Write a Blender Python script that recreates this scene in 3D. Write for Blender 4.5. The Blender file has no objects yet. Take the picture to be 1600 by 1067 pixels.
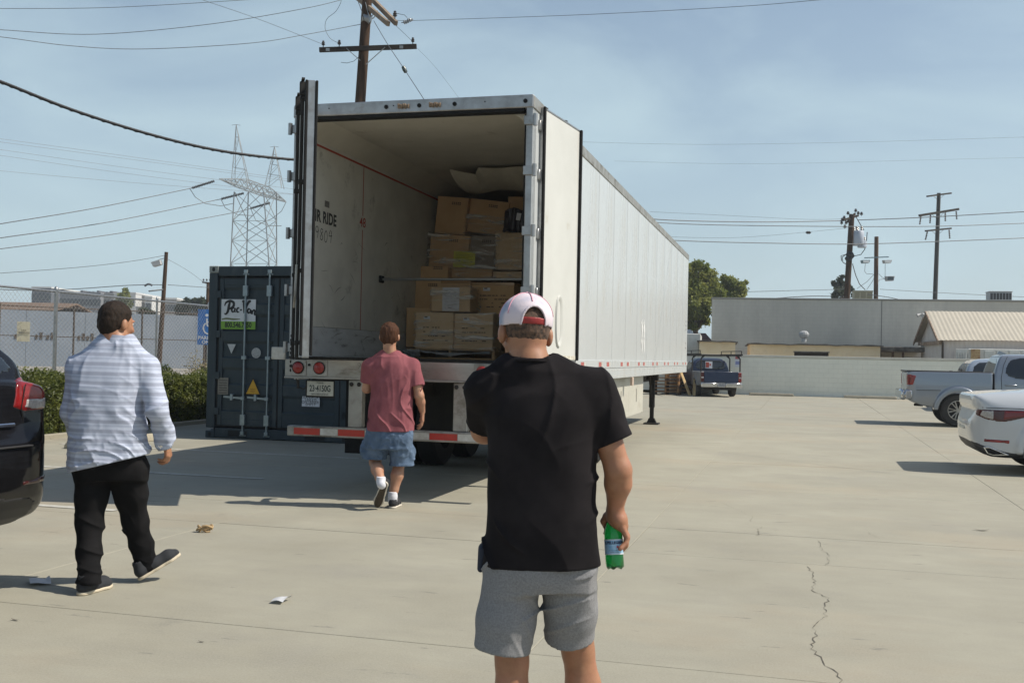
import bpy, bmesh, math, random
import numpy as np
from mathutils import Vector, Matrix, noise as mnoise
random.seed(7); RN = np.random.RandomState(11)
R = math.radians
scene = bpy.context.scene
COL = scene.collection

# ------------------------------------------------------------------ camera, light, exposure
CAM_H = 1.47; FPX = 1650.0; PITCH = R(0.82); ROLL = R(1.18)
cd = bpy.data.cameras.new('camera'); cam = bpy.data.objects.new('camera', cd); COL.objects.link(cam)
cd.sensor_fit = 'HORIZONTAL'; cd.sensor_width = 36.0; cd.lens = FPX / 1600 * 36.0
cd.clip_start = 0.1; cd.clip_end = 20000
cam.rotation_mode = 'QUATERNION'
cam.matrix_world = Matrix.Translation((0, 0, CAM_H)) @ Matrix.Rotation(R(90) + PITCH, 4, 'X') @ Matrix.Rotation(ROLL, 4, 'Z')
scene.camera = cam

SUN_EL = R(49); SUN_AZ = R(95.5)          # azimuth clockwise from +Y: the sun stands to the right, a little behind the camera
sunv = Vector((math.sin(SUN_AZ) * math.cos(SUN_EL), math.cos(SUN_AZ) * math.cos(SUN_EL), math.sin(SUN_EL)))
sl = bpy.data.lights.new('sun', 'SUN'); sl.energy = 4.9; sl.angle = R(0.53); sl.color = (1.0, 0.93, 0.82)
so = bpy.data.objects.new('sun', sl); COL.objects.link(so)
so.rotation_mode = 'QUATERNION'; so.rotation_quaternion = sunv.to_track_quat('Z', 'Y'); so.location = (60, -10, 80)

world = bpy.data.worlds.new('World'); scene.world = world; world.use_nodes = True
wn = world.node_tree.nodes; wl = world.node_tree.links; wn.clear()
w_out = wn.new('ShaderNodeOutputWorld'); w_bg = wn.new('ShaderNodeBackground'); w_sky = wn.new('ShaderNodeTexSky')
w_sky.sky_type = 'NISHITA'; w_sky.sun_disc = False; w_sky.sun_elevation = SUN_EL; w_sky.sun_rotation = SUN_AZ
w_sky.air_density = 1.0; w_sky.dust_density = 1.3; w_sky.ozone_density = 1.2; w_sky.altitude = 30
w_bg.inputs['Strength'].default_value = 0.104
# thin smoke haze: veil that is thicker towards the horizon and wispy above
w_tc = wn.new('ShaderNodeTexCoord'); w_sep = wn.new('ShaderNodeSeparateXYZ'); wl.new(w_tc.outputs['Generated'], w_sep.inputs[0])
w_map = wn.new('ShaderNodeMapping'); w_map.inputs['Scale'].default_value = (1.4, 1.4, 3.6); w_map.inputs['Rotation'].default_value = (0, R(24), R(10))
wl.new(w_tc.outputs['Generated'], w_map.inputs[0])
w_n = wn.new('ShaderNodeTexNoise'); w_n.inputs['Scale'].default_value = 1.9; w_n.inputs['Detail'].default_value = 6; w_n.inputs['Roughness'].default_value = 0.52; w_n.inputs['Distortion'].default_value = 0.5
wl.new(w_map.outputs[0], w_n.inputs['Vector'])
w_r = wn.new('ShaderNodeMapRange'); w_r.inputs['From Min'].default_value = 0.40; w_r.inputs['From Max'].default_value = 0.68; w_r.inputs['To Min'].default_value = 0.0; w_r.inputs['To Max'].default_value = 0.5
wl.new(w_n.outputs['Fac'], w_r.inputs['Value'])
w_h = wn.new('ShaderNodeMapRange'); w_h.inputs['From Min'].default_value = 0.0; w_h.inputs['From Max'].default_value = 0.52; w_h.inputs['To Min'].default_value = 0.70; w_h.inputs['To Max'].default_value = 0.0
wl.new(w_sep.outputs['Z'], w_h.inputs['Value'])
w_a = wn.new('ShaderNodeMath'); w_a.operation = 'ADD'; w_a.use_clamp = True
w_m = wn.new('ShaderNodeMath'); w_m.operation = 'MULTIPLY'; w_f = wn.new('ShaderNodeMapRange'); w_f.inputs['From Min'].default_value = 0.3; w_f.inputs['From Max'].default_value = 0.6; w_f.inputs['To Min'].default_value = 1.0; w_f.inputs['To Max'].default_value = 0.25
wl.new(w_sep.outputs['Z'], w_f.inputs['Value']); wl.new(w_r.outputs[0], w_m.inputs[0]); wl.new(w_f.outputs[0], w_m.inputs[1])
wl.new(w_m.outputs[0], w_a.inputs[0]); wl.new(w_h.outputs[0], w_a.inputs[1])
w_mix = wn.new('ShaderNodeMix'); w_mix.data_type = 'RGBA'
wl.new(w_a.outputs[0], w_mix.inputs['Factor']); wl.new(w_sky.outputs[0], w_mix.inputs[6])
w_mix.inputs[7].default_value = (4.9, 6.35, 6.95, 1)
wl.new(w_mix.outputs[2], w_bg.inputs['Color']); wl.new(w_bg.outputs[0], w_out.inputs['Surface'])

scene.view_settings.view_transform = 'Standard'
scene.view_settings.look = 'None'
scene.view_settings.exposure = 0.13
scene.view_settings.gamma = 1.0
scene.view_settings.use_curve_mapping = False
scene.render.engine = 'CYCLES'
scene.cycles.max_bounces = 8; scene.cycles.transparent_max_bounces = 24

# ------------------------------------------------------------------ photo-plane helpers (used to survey the place)
def _ray(u, v):
    x = u - 800.0; y = v - 533.5
    a = x * math.cos(ROLL) + y * math.sin(ROLL); b = -x * math.sin(ROLL) + y * math.cos(ROLL)
    dx, dy, dz = a / FPX, 1.0, -b / FPX
    return Vector((dx, dy * math.cos(PITCH) - dz * math.sin(PITCH), dy * math.sin(PITCH) + dz * math.cos(PITCH)))
def G(u, v, z=0.0):
    d = _ray(u, v); t = (z - CAM_H) / d.z; return Vector((d.x * t, d.y * t, z))
def A(u, v, Y):
    d = _ray(u, v); t = Y / d.y; return Vector((d.x * t, Y, CAM_H + d.z * t))

# ------------------------------------------------------------------ materials
_M = {}
def lin(c):
    return tuple(c) + (1.0,) if len(c) == 3 else tuple(c)
def mat(name, col, rough=0.6, metal=0.0, col2=None, scale=6.0, detail=5.0, lo=0.35, hi=0.65, bump=0.0, bscale=None,
        bdist=0.004, stretch=(1, 1, 1), spec=None, coat=0.0, trans=0.0, ior=1.45, world_space=False, alpha=1.0,
        dirt=None, dirt_scale=1.2, dirt_lo=0.5, dirt_hi=0.75, rvar=0.0, sub=0.0, sheen=0.0):
    """a procedural principled material: two colours mixed by noise, optional second wide stain layer, noise bump"""
    if name in _M: return _M[name]
    m = bpy.data.materials.new(name); m.use_nodes = True; nt = m.node_tree; N = nt.nodes; L = nt.links
    b = N['Principled BSDF']
    b.inputs['Base Color'].default_value = lin(col); b.inputs['Roughness'].default_value = rough; b.inputs['Metallic'].default_value = metal
    if spec is not None: b.inputs['Specular IOR Level'].default_value = spec
    if coat: b.inputs['Coat Weight'].default_value = coat; b.inputs['Coat Roughness'].default_value = 0.04
    if trans: b.inputs['Transmission Weight'].default_value = trans; b.inputs['IOR'].default_value = ior
    if alpha < 1: b.inputs['Alpha'].default_value = alpha
    if sub: b.inputs['Subsurface Weight'].default_value = sub; b.inputs['Subsurface Radius'].default_value = (0.02, 0.008, 0.004); b.inputs['Subsurface Scale'].default_value = 0.5
    if sheen: b.inputs['Sheen Weight'].default_value = sheen; b.inputs['Sheen Roughness'].default_value = 0.6
    if world_space:
        g = N.new('ShaderNodeNewGeometry'); vec = g.outputs['Position']
    else:
        g = N.new('ShaderNodeTexCoord'); vec = g.outputs['Object']
    mp = N.new('ShaderNodeMapping'); mp.inputs['Scale'].default_value = stretch; L.new(vec, mp.inputs[0])
    out = None
    if col2 is not None:
        n = N.new('ShaderNodeTexNoise'); n.inputs['Scale'].default_value = scale; n.inputs['Detail'].default_value = detail; n.inputs['Roughness'].default_value = 0.62
        L.new(mp.outputs[0], n.inputs['Vector'])
        r = N.new('ShaderNodeMapRange'); r.inputs['From Min'].default_value = lo; r.inputs['From Max'].default_value = hi
        L.new(n.outputs['Fac'], r.inputs['Value'])
        x = N.new('ShaderNodeMix'); x.data_type = 'RGBA'; x.inputs[6].default_value = lin(col); x.inputs[7].default_value = lin(col2)
        L.new(r.outputs[0], x.inputs['Factor']); out = x.outputs[2]
        if rvar:
            rr = N.new('ShaderNodeMapRange'); rr.inputs['To Min'].default_value = max(0, rough - rvar); rr.inputs['To Max'].default_value = min(1, rough + rvar)
            L.new(n.outputs['Fac'], rr.inputs['Value']); L.new(rr.outputs[0], b.inputs['Roughness'])
    if dirt is not None:
        n2 = N.new('ShaderNodeTexNoise'); n2.inputs['Scale'].default_value = dirt_scale; n2.inputs['Detail'].default_value = 8; n2.inputs['Roughness'].default_value = 0.7
        L.new(mp.outputs[0], n2.inputs['Vector'])
        r2 = N.new('ShaderNodeMapRange'); r2.inputs['From Min'].default_value = dirt_lo; r2.inputs['From Max'].default_value = dirt_hi
        L.new(n2.outputs['Fac'], r2.inputs['Value'])
        x2 = N.new('ShaderNodeMix'); x2.data_type = 'RGBA'; x2.inputs[7].default_value = lin(dirt)
        if out is not None: L.new(out, x2.inputs[6])
        else: x2.inputs[6].default_value = lin(col)
        L.new(r2.outputs[0], x2.inputs['Factor']); out = x2.outputs[2]
    if out is not None: L.new(out, b.inputs['Base Color'])
    if bump:
        n3 = N.new('ShaderNodeTexNoise'); n3.inputs['Scale'].default_value = bscale or scale * 4; n3.inputs['Detail'].default_value = 4
        L.new(mp.outputs[0], n3.inputs['Vector'])
        bp = N.new('ShaderNodeBump'); bp.inputs['Strength'].default_value = bump; bp.inputs['Distance'].default_value = bdist
        L.new(n3.outputs['Fac'], bp.inputs['Height']); L.new(bp.outputs[0], b.inputs['Normal'])
    _M[name] = m
    return m
def nodes_of(m):
    return m.node_tree.nodes, m.node_tree.links, m.node_tree.nodes['Principled BSDF']

# ------------------------------------------------------------------ tagging
def tag(o, label=None, cat=None, group=None, kind=None):
    if label: o['label'] = label
    if cat: o['category'] = cat
    if group: o['group'] = group
    if kind: o['kind'] = kind
    return o
def empty(name, loc=(0, 0, 0), rz=0.0, label=None, cat=None, group=None, rot=None):
    o = bpy.data.objects.new(name, None); COL.objects.link(o); o.empty_display_size = 0.2
    o.location = loc; o.rotation_euler = rot if rot else (0, 0, rz)
    return tag(o, label, cat, group)
def link(name, me, parent=None, loc=None, rot=None, mt=None):
    o = bpy.data.objects.new(name, me); COL.objects.link(o)
    if mt is not None: me.materials.append(mt)
    if parent is not None: o.parent = parent
    if loc is not None: o.location = loc
    if rot is not None: o.rotation_euler = rot
    return o

# ------------------------------------------------------------------ mesh builder
class MB:
    def __init__(s): s.v = []; s.f = []; s.M = Matrix.Identity(4)
    def _add(s, vs, fs):
        n = len(s.v); s.v += [tuple(s.M @ Vector(p)) for p in vs]; s.f += [tuple(i + n for i in f) for f in fs]; return s
    def box(s, x0, x1, y0, y1, z0, z1):
        if x0 > x1: x0, x1 = x1, x0
        if y0 > y1: y0, y1 = y1, y0
        if z0 > z1: z0, z1 = z1, z0
        return s._add([(x0, y0, z0), (x1, y0, z0), (x1, y1, z0), (x0, y1, z0), (x0, y0, z1), (x1, y0, z1), (x1, y1, z1), (x0, y1, z1)],
                      [(0, 3, 2, 1), (4, 5, 6, 7), (0, 1, 5, 4), (1, 2, 6, 5), (2, 3, 7, 6), (3, 0, 4, 7)])
    def cbox(s, x0, x1, y0, y1, z0, z1, c=0.01):
        """box with chamfered edges along all 12 edges (26 faces)"""
        X = (min(x0, x1), max(x0, x1)); Y = (min(y0, y1), max(y0, y1)); Z = (min(z0, z1), max(z0, z1))
        vs = []; idx = {}
        for i in (0, 1):
            for j in (0, 1):
                for k in (0, 1):
                    p = (X[i], Y[j], Z[k]); sg = (1 if i == 0 else -1, 1 if j == 0 else -1, 1 if k == 0 else -1)
                    for a in range(3):
                        q = [p[0] + sg[0] * c, p[1] + sg[1] * c, p[2] + sg[2] * c]; q[a] = p[a]
                        idx[(i, j, k, a)] = len(vs); vs.append(tuple(q))
        fs = []
        def F(*ks): fs.append(tuple(idx[k] for k in ks))
        for s_, o in ((0, 0), (1, 1)):
            a = [(s_, 0, 0, 0), (s_, 1, 0, 0), (s_, 1, 1, 0), (s_, 0, 1, 0)]; F(*(a if s_ else a[::-1]))
            a = [(0, s_, 0, 1), (1, s_, 0, 1), (1, s_, 1, 1), (0, s_, 1, 1)]; F(*(a[::-1] if s_ else a))
            a = [(0, 0, s_, 2), (1, 0, s_, 2), (1, 1, s_, 2), (0, 1, s_, 2)]; F(*(a if s_ else a[::-1]))
        for i in (0, 1):
            for j in (0, 1):
                F((i, j, 0, 0), (i, j, 1, 0), (i, j, 1, 1), (i, j, 0, 1)) if (i + j) % 2 == 1 else F((i, j, 0, 1), (i, j, 1, 1), (i, j, 1, 0), (i, j, 0, 0))
                F((i, 0, j, 0), (i, 1, j, 0), (i, 1, j, 2), (i, 0, j, 2)) if (i + j) % 2 == 0 else F((i, 0, j, 2), (i, 1, j, 2), (i, 1, j, 0), (i, 0, j, 0))
                F((0, i, j, 1), (1, i, j, 1), (1, i, j, 2), (0, i, j, 2)) if (i + j) % 2 == 1 else F((0, i, j, 2), (1, i, j, 2), (1, i, j, 1), (0, i, j, 1))
        for i in (0, 1):
            for j in (0, 1):
                for k in (0, 1):
                    t = [(i, j, k, 0), (i, j, k, 1), (i, j, k, 2)]
                    F(*(t if (i + j + k) % 2 == 1 else t[::-1]))
        return s._add(vs, fs)
    def rings(s, rs, caps=True, closed=False):
        """skin a list of equal-length rings"""
        n = len(rs[0]); vs = [p for r in rs for p in r]; fs = []
        m = len(rs)
        for i in range(m if closed else m - 1):
            a = i * n; b = ((i + 1) % m) * n
            for j in range(n):
                k = (j + 1) % n; fs.append((a + j, a + k, b + k, b + j))
        if caps and not closed:
            fs.append(tuple(range(n))[::-1]); fs.append(tuple(range((m - 1) * n, m * n)))
        return s._add(vs, fs)
    def tube(s, pts, r, n=8, caps=True):
        P = [Vector(p) for p in pts]; rr = r if isinstance(r, (list, tuple)) else [r] * len(P)
        rs = []; prev = None
        for i, p in enumerate(P):
            t = (P[min(i + 1, len(P) - 1)] - P[max(i - 1, 0)])
            if t.length < 1e-9: t = Vector((0, 0, 1))
            t.normalize()
            if prev is None:
                a = Vector((0, 0, 1)) if abs(t.z) < 0.9 else Vector((1, 0, 0)); u = t.cross(a).normalized()
            else: u = (prev - t * prev.dot(t)).normalized()
            prev = u; w = t.cross(u)
            rs.append([p + (u * math.cos(2 * math.pi * k / n) + w * math.sin(2 * math.pi * k / n)) * rr[i] for k in range(n)])
        return s.rings(rs, caps)
    def cyl(s, a, b, r, n=12, r2=None):
        return s.tube([a, b], [r, r if r2 is None else r2], n)
    def bar(s, a, b, w, h, up=(0, 0, 1)):
        a = Vector(a); b = Vector(b); t = (b - a).normalized(); up = Vector(up)
        if abs(t.dot(up)) > 0.98: up = Vector((0, 1, 0))
        x = t.cross(up).normalized(); y = x.cross(t)
        def ring(p): return [p - x * w / 2 - y * h / 2, p + x * w / 2 - y * h / 2, p + x * w / 2 + y * h / 2, p - x * w / 2 + y * h / 2]
        return s.rings([ring(a), ring(b)])
    def prism(s, poly, axis, d0, d1):
        """poly of 2-D points extruded along axis ('x': poly=(y,z); 'y': (x,z); 'z': (x,y))"""
        def P(q, d): return {'x': (d, q[0], q[1]), 'y': (q[0], d, q[1]), 'z': (q[0], q[1], d)}[axis]
        return s.rings([[P(q, d0) for q in poly], [P(q, d1) for q in poly]])
    def lathe(s, prof, n=20, c=(0, 0, 0), axis='z', caps=True):
        """prof: (r, h) pairs"""
        rs = []
        for r, h in prof:
            ring = []
            for k in range(n):
                a = 2 * math.pi * k / n; x, y = r * math.cos(a), r * math.sin(a)
                q = {'z': (x, y, h), 'x': (h, x, y), 'y': (x, h, y)}[axis]
                ring.append((q[0] + c[0], q[1] + c[1], q[2] + c[2]))
            rs.append(ring)
        return s.rings(rs, caps)
    def quad(s, a, b, c, d): return s._add([a, b, c, d], [(0, 1, 2, 3)])
    def grid(s, fn, nu, nv, closed=False):
        vs = [fn(i / nu, j / nv) for j in range(nv + 1) for i in range(nu + 1)]
        fs = [(j * (nu + 1) + i, j * (nu + 1) + i + 1, (j + 1) * (nu + 1) + i + 1, (j + 1) * (nu + 1) + i) for j in range(nv) for i in range(nu)]
        return s._add(vs, fs)
    def build(s, name, m=None, parent=None, smooth=None, bevel=0.0, seg=2, loc=None, rot=None, recalc=False, solid=0.0):
        me = bpy.data.meshes.new(name); me.from_pydata(s.v, [], s.f); me.validate()
        if recalc or True:
            bm = bmesh.new(); bm.from_mesh(me); bmesh.ops.recalc_face_normals(bm, faces=bm.faces); bm.to_mesh(me); bm.free()
        o = link(name, me, parent, loc, rot, m)
        if smooth is not None:
            me.shade_smooth(); me.set_sharp_from_angle(angle=R(smooth))
        if solid:
            q = o.modifiers.new('solid', 'SOLIDIFY'); q.thickness = solid; q.offset = 0
        if bevel:
            q = o.modifiers.new('bevel', 'BEVEL'); q.width = bevel; q.segments = seg; q.limit_method = 'ANGLE'; q.angle_limit = R(35); q.harden_normals = False
            if smooth is None: me.shade_smooth(); me.set_sharp_from_angle(angle=R(50))
        return o
def copy_tree(o, parent=None):
    c = o.copy(); COL.objects.link(c); c.parent = parent
    for ch in list(o.children): copy_tree(ch, c)
    return c
def copy_part(o, loc=None, rot=None, parent=None):
    c = o.copy(); COL.objects.link(c); c.parent = parent if parent is not None else o.parent
    if loc is not None: c.location = loc
    if rot is not None: c.rotation_euler = rot
    return c
def text_part(name, body, size, m, parent, loc, rot, ext=0.001, shear=0.0, offset=0.0, align='CENTER', xs=1.0, spacing=1.0, kind=None, line=0.9):
    cu = bpy.data.curves.new(name, 'FONT'); cu.body = body; cu.size = size; cu.extrude = ext; cu.shear = shear; cu.offset = offset
    cu.align_x = align; cu.align_y = 'CENTER'; cu.space_character = spacing; cu.resolution_u = 3; cu.space_line = line
    t = bpy.data.objects.new('tmp', cu); COL.objects.link(t)
    dg = bpy.context.evaluated_depsgraph_get(); me = bpy.data.meshes.new_from_object(t.evaluated_get(dg))
    bpy.data.objects.remove(t); bpy.data.curves.remove(cu)
    if xs != 1.0: me.transform(Matrix.Diagonal((xs, 1, 1, 1)))
    me.materials.clear()
    o = link(name, me, parent, loc, rot, m)
    return o
def stroke(mb, pts, w, y=0.0, plane='xz', smooth_n=6, t=0.001):
    """a flat brush stroke along a Catmull-Rom path; w is a width or a list"""
    P = [Vector((p[0], p[1])) for p in pts]; W = w if isinstance(w, (list, tuple)) else [w] * len(P)
    Q = []; WW = []
    for i in range(len(P) - 1):
        p0 = P[max(i - 1, 0)]; p1 = P[i]; p2 = P[i + 1]; p3 = P[min(i + 2, len(P) - 1)]
        for k in range(smooth_n):
            s = k / smooth_n
            Q.append(0.5 * ((2 * p1) + (p2 - p0) * s + (2 * p0 - 5 * p1 + 4 * p2 - p3) * s * s + (3 * p1 - p0 - 3 * p2 + p3) * s ** 3)); WW.append(W[i] + (W[i + 1] - W[i]) * s)
    Q.append(P[-1]); WW.append(W[-1])
    vs = []
    for i, q in enumerate(Q):
        tg = Q[min(i + 1, len(Q) - 1)] - Q[max(i - 1, 0)]; tg = tg.normalized() if tg.length > 1e-9 else Vector((1, 0))
        nn = Vector((-tg.y, tg.x)) * WW[i] / 2
        for e in (q + nn, q - nn):
            vs.append({'xz': (e.x, y, e.y), 'yz': (y, e.x, e.y), 'xy': (e.x, e.y, y)}[plane])
    mb._add(vs, [(2 * i, 2 * i + 1, 2 * i + 3, 2 * i + 2) for i in range(len(Q) - 1)])

# ------------------------------------------------------------------ signed distance modelling (vehicles, people)
def surf_nets(F, org, h):
    """naive surface nets on a scalar grid; returns verts (n,3), quads (m,4)"""
    S = F < 0
    nx, ny, nz = F.shape
    c = np.zeros((nx - 1, ny - 1, nz - 1), np.int8)
    for i in (0, 1):
        for j in (0, 1):
            for k in (0, 1):
                c += S[i:nx - 1 + i, j:ny - 1 + j, k:nz - 1 + k]
    act = (c > 0) & (c < 8)
    idx = np.full(act.shape, -1, np.int64); I, J, K = np.nonzero(act); idx[I, J, K] = np.arange(len(I))
    acc = np.zeros((len(I), 3)); cnt = np.zeros(len(I))
    cor = [(0, 0, 0), (1, 0, 0), (0, 1, 0), (1, 1, 0), (0, 0, 1), (1, 0, 1), (0, 1, 1), (1, 1, 1)]
    val = [F[I + a, J + b, K + d] for a, b, d in cor]
    for a in range(8):
        for b in range(a + 1, 8):
            if sum(abs(cor[a][q] - cor[b][q]) for q in range(3)) != 1: continue
            va, vb = val[a], val[b]; m = (va < 0) != (vb < 0)
            t = np.where(m, va / np.where(m, va - vb, 1), 0)
            for q in range(3):
                acc[:, q] += np.where(m, cor[a][q] + t * (cor[b][q] - cor[a][q]), 0)
            cnt += m
    V = (np.stack([I, J, K], 1) + acc / cnt[:, None]) * h + np.array(org)
    Q = []
    for ax in range(3):
        sh = [slice(None)] * 3; sh2 = [slice(None)] * 3; sh[ax] = slice(0, -1); sh2[ax] = slice(1, None)
        A0 = S[tuple(sh)]; A1 = S[tuple(sh2)]; cr = A0 != A1
        b, c2 = (ax + 1) % 3, (ax + 2) % 3
        cut = [slice(None)] * 3; cut[b] = slice(1, -1); cut[c2] = slice(1, -1)
        m = cr[tuple(cut)]; W = list(np.nonzero(m)); W[b] = W[b] + 1; W[c2] = W[c2] + 1
        def at(db, dc):
            q = [W[0].copy(), W[1].copy(), W[2].copy()]; q[b] -= db; q[c2] -= dc
            return idx[q[0], q[1], q[2]]
        q = np.stack([at(0, 0), at(1, 0), at(1, 1), at(0, 1)], 1)
        fl = ~A0[tuple(cut)][m]
        q[fl] = q[fl][:, ::-1]
        Q.append(q)
    Q = np.concatenate(Q); Q = Q[(Q >= 0).all(1)]
    return V, Q
def mesh_np(name, V, Q, m, parent=None, smooth=True, angle=None):
    me = bpy.data.meshes.new(name); n = len(V)
    me.vertices.add(n); me.vertices.foreach_set('co', np.asarray(V, np.float32).ravel())
    me.loops.add(len(Q) * 4); me.loops.foreach_set('vertex_index', np.asarray(Q, np.int32).ravel())
    me.polygons.add(len(Q)); me.polygons.foreach_set('loop_start', np.arange(0, len(Q) * 4, 4, dtype=np.int32))
    me.update(calc_edges=True); me.validate()
    if smooth: me.shade_smooth()
    if angle: me.set_sharp_from_angle(angle=R(angle))
    return link(name, me, parent, mt=m)
def chaikin(P, it=2):
    P = np.array(P, float)
    for _ in range(it):
        Qn = np.roll(P, -1, 0); P = np.stack([P * .75 + Qn * .25, P * .25 + Qn * .75], 1).reshape(-1, 2)
    return P
def poly_sd(P, X, Y):
    """signed distance from grid points to a closed polygon (negative inside)"""
    P = np.asarray(P, float); d = np.full(X.shape, 1e9); ins = np.zeros(X.shape, bool)
    for i in range(len(P)):
        a = P[i]; b = P[(i + 1) % len(P)]; e = b - a; L2 = e @ e
        if L2 < 1e-12: continue
        t = np.clip(((X - a[0]) * e[0] + (Y - a[1]) * e[1]) / L2, 0, 1)
        d = np.minimum(d, (X - a[0] - t * e[0]) ** 2 + (Y - a[1] - t * e[1]) ** 2)
        c = ((a[1] > Y) != (b[1] > Y))
        ins ^= c & (X < (b[0] - a[0]) * (Y - a[1]) / (b[1] - a[1] + 1e-12) + a[0])
    d = np.sqrt(d); return np.where(ins, -d, d)
def smin(a, b, k):
    h = np.clip(0.5 + 0.5 * (b - a) / k, 0, 1); return b * (1 - h) + a * h - k * h * (1 - h)
def smax(a, b, k): return -smin(-a, -b, k)
def vnoise(X, Y, Z, seed=0):
    """smooth value noise on numpy arrays"""
    def hsh(i, j, k):
        n = (i * 374761393 + j * 668265263 + k * 2147483647 + seed * 974711) & 0xffffffff
        n = ((n ^ (n >> 13)) * 1274126177) & 0xffffffff
        return ((n ^ (n >> 16)) & 0xffff) / 65535.0
    xi = np.floor(X).astype(np.int64); yi = np.floor(Y).astype(np.int64); zi = np.floor(Z).astype(np.int64)
    fx = X - xi; fy = Y - yi; fz = Z - zi
    fx = fx * fx * (3 - 2 * fx); fy = fy * fy * (3 - 2 * fy); fz = fz * fz * (3 - 2 * fz)
    r = 0
    for a in (0, 1):
        for b in (0, 1):
            for c in (0, 1):
                r = r + hsh(xi + a, yi + b, zi + c) * (fx if a else 1 - fx) * (fy if b else 1 - fy) * (fz if c else 1 - fz)
    return r
class Sdf:
    """dense grid with local, bounding-box limited blending of primitives"""
    def __init__(s, lo, hi, h):
        s.lo = np.array(lo, float); s.h = h
        s.n = np.ceil((np.array(hi, float) - s.lo) / h).astype(int) + 1
        s.ax = [s.lo[i] + np.arange(s.n[i]) * h for i in range(3)]
        s.F = np.full(s.n, 0.5, np.float32)
    def win(s, lo, hi):
        a = np.clip(np.floor((np.array(lo) - s.lo) / s.h).astype(int), 0, s.n); b = np.clip(np.ceil((np.array(hi) - s.lo) / s.h).astype(int) + 1, 0, s.n)
        sl = tuple(slice(a[i], b[i]) for i in range(3))
        X = s.ax[0][sl[0]][:, None, None]; Y = s.ax[1][sl[1]][None, :, None]; Z = s.ax[2][sl[2]][None, None, :]
        return sl, X, Y, Z
    def put(s, sl, d, k, op='u'):
        if d.size == 0: return
        f = s.F[sl]
        if op == 'u': s.F[sl] = smin(f, d, k) if k > 0 else np.minimum(f, d)
        elif op == 'cut': s.F[sl] = smax(f, -d, k) if k > 0 else np.maximum(f, -d)
        elif op == 'and': s.F[sl] = np.maximum(f, d)
    def cap(s, a, b, ra, rb, k=0.02, op='u', flat=None):
        """tapered capsule; flat=(dirvector, ratio) squashes it along a direction"""
        a = np.array(a, float); b = np.array(b, float); m = max(ra, rb) * 1.35 + k * 1.5 + 3 * s.h
        sl, X, Y, Z = s.win(np.minimum(a, b) - m, np.maximum(a, b) + m)
        e = b - a; L2 = max(e @ e, 1e-9)
        px = X - a[0]; py = Y - a[1]; pz = Z - a[2]
        t = np.clip((px * e[0] + py * e[1] + pz * e[2]) / L2, 0, 1)
        qx = px - t * e[0]; qy = py - t * e[1]; qz = pz - t * e[2]
        if flat is not None:
            dv = np.array(flat[0], float); dv /= np.linalg.norm(dv); c = qx * dv[0] + qy * dv[1] + qz * dv[2]
            q2 = qx * qx + qy * qy + qz * qz; d = np.sqrt(np.maximum(q2 - c * c, 0) + (c / flat[1]) ** 2) - (ra + (rb - ra) * t)
            d = d * min(1, flat[1] ** 0.5)
        else: d = np.sqrt(qx * qx + qy * qy + qz * qz) - (ra + (rb - ra) * t)
        s.put(sl, d, k, op)
    def chain(s, pts, rs, k=0.02, op='u', flat=None):
        for i in range(len(pts) - 1): s.cap(pts[i], pts[i + 1], rs[i], rs[i + 1], k, op, flat)
    def ell(s, c, r, k=0.02, op='u', rot=None):
        c = np.array(c, float); r = np.array(r, float); m = max(r) + k * 1.5 + 3 * s.h
        sl, X, Y, Z = s.win(c - m, c + m); px, py, pz = X - c[0], Y - c[1], Z - c[2]
        if rot is not None:
            Mx = np.array(rot); px, py, pz = (Mx[0, 0] * px + Mx[1, 0] * py + Mx[2, 0] * pz, Mx[0, 1] * px + Mx[1, 1] * py + Mx[2, 1] * pz, Mx[0, 2] * px + Mx[1, 2] * py + Mx[2, 2] * pz)
        k0 = np.sqrt((px / r[0]) ** 2 + (py / r[1]) ** 2 + (pz / r[2]) ** 2)
        k1 = np.sqrt((px / r[0] ** 2) ** 2 + (py / r[1] ** 2) ** 2 + (pz / r[2] ** 2) ** 2) + 1e-9
        s.put(sl, k0 * (k0 - 1) / k1, k, op)
    def stack(s, keys, k=0.02, op='u', n=2.3, yaw=0.0):
        """vertical loft: keys (z, cx, cy, halfwidth, halfdepth[, yaw]); superellipse sections"""
        K = np.array([tuple(q) + ((0.0,) if len(q) == 5 else ()) for q in sorted(keys)], float)
        zz = s.ax[2]; m = K[:, 3:5].max() * 1.15 + k * 1.5 + 3 * s.h
        lo = [K[:, 1].min() - m, K[:, 2].min() - m, K[0, 0] - m * 0.4]; hi = [K[:, 1].max() + m, K[:, 2].max() + m, K[-1, 0] + m * 0.4]
        sl, X, Y, Z = s.win(lo, hi); z = Z.ravel()
        def itp(c):
            zc = np.clip(z, K[0, 0], K[-1, 0]); x = K[:, 0]; y = K[:, c]
            i = np.clip(np.searchsorted(x, zc) - 1, 0, len(x) - 2)
            g = np.gradient(y, x) if len(x) > 2 else np.full(len(x), (y[1] - y[0]) / (x[1] - x[0]))
            hh = x[i + 1] - x[i]; t = (zc - x[i]) / hh
            return ((2 * t ** 3 - 3 * t ** 2 + 1) * y[i] + (t ** 3 - 2 * t ** 2 + t) * hh * g[i] + (-2 * t ** 3 + 3 * t ** 2) * y[i + 1] + (t ** 3 - t ** 2) * hh * g[i + 1])[None, None, :]
        cx, cy, a, b, yw = itp(1), itp(2), np.maximum(itp(3), 0.005), np.maximum(itp(4), 0.005), itp(5)
        px, py = X - cx, Y - cy; c_, s_ = np.cos(yw), np.sin(yw)
        px, py = px * c_ + py * s_, -px * s_ + py * c_
        rr = (np.abs(px / a) ** n + np.abs(py / b) ** n) ** (1 / n)
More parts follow.
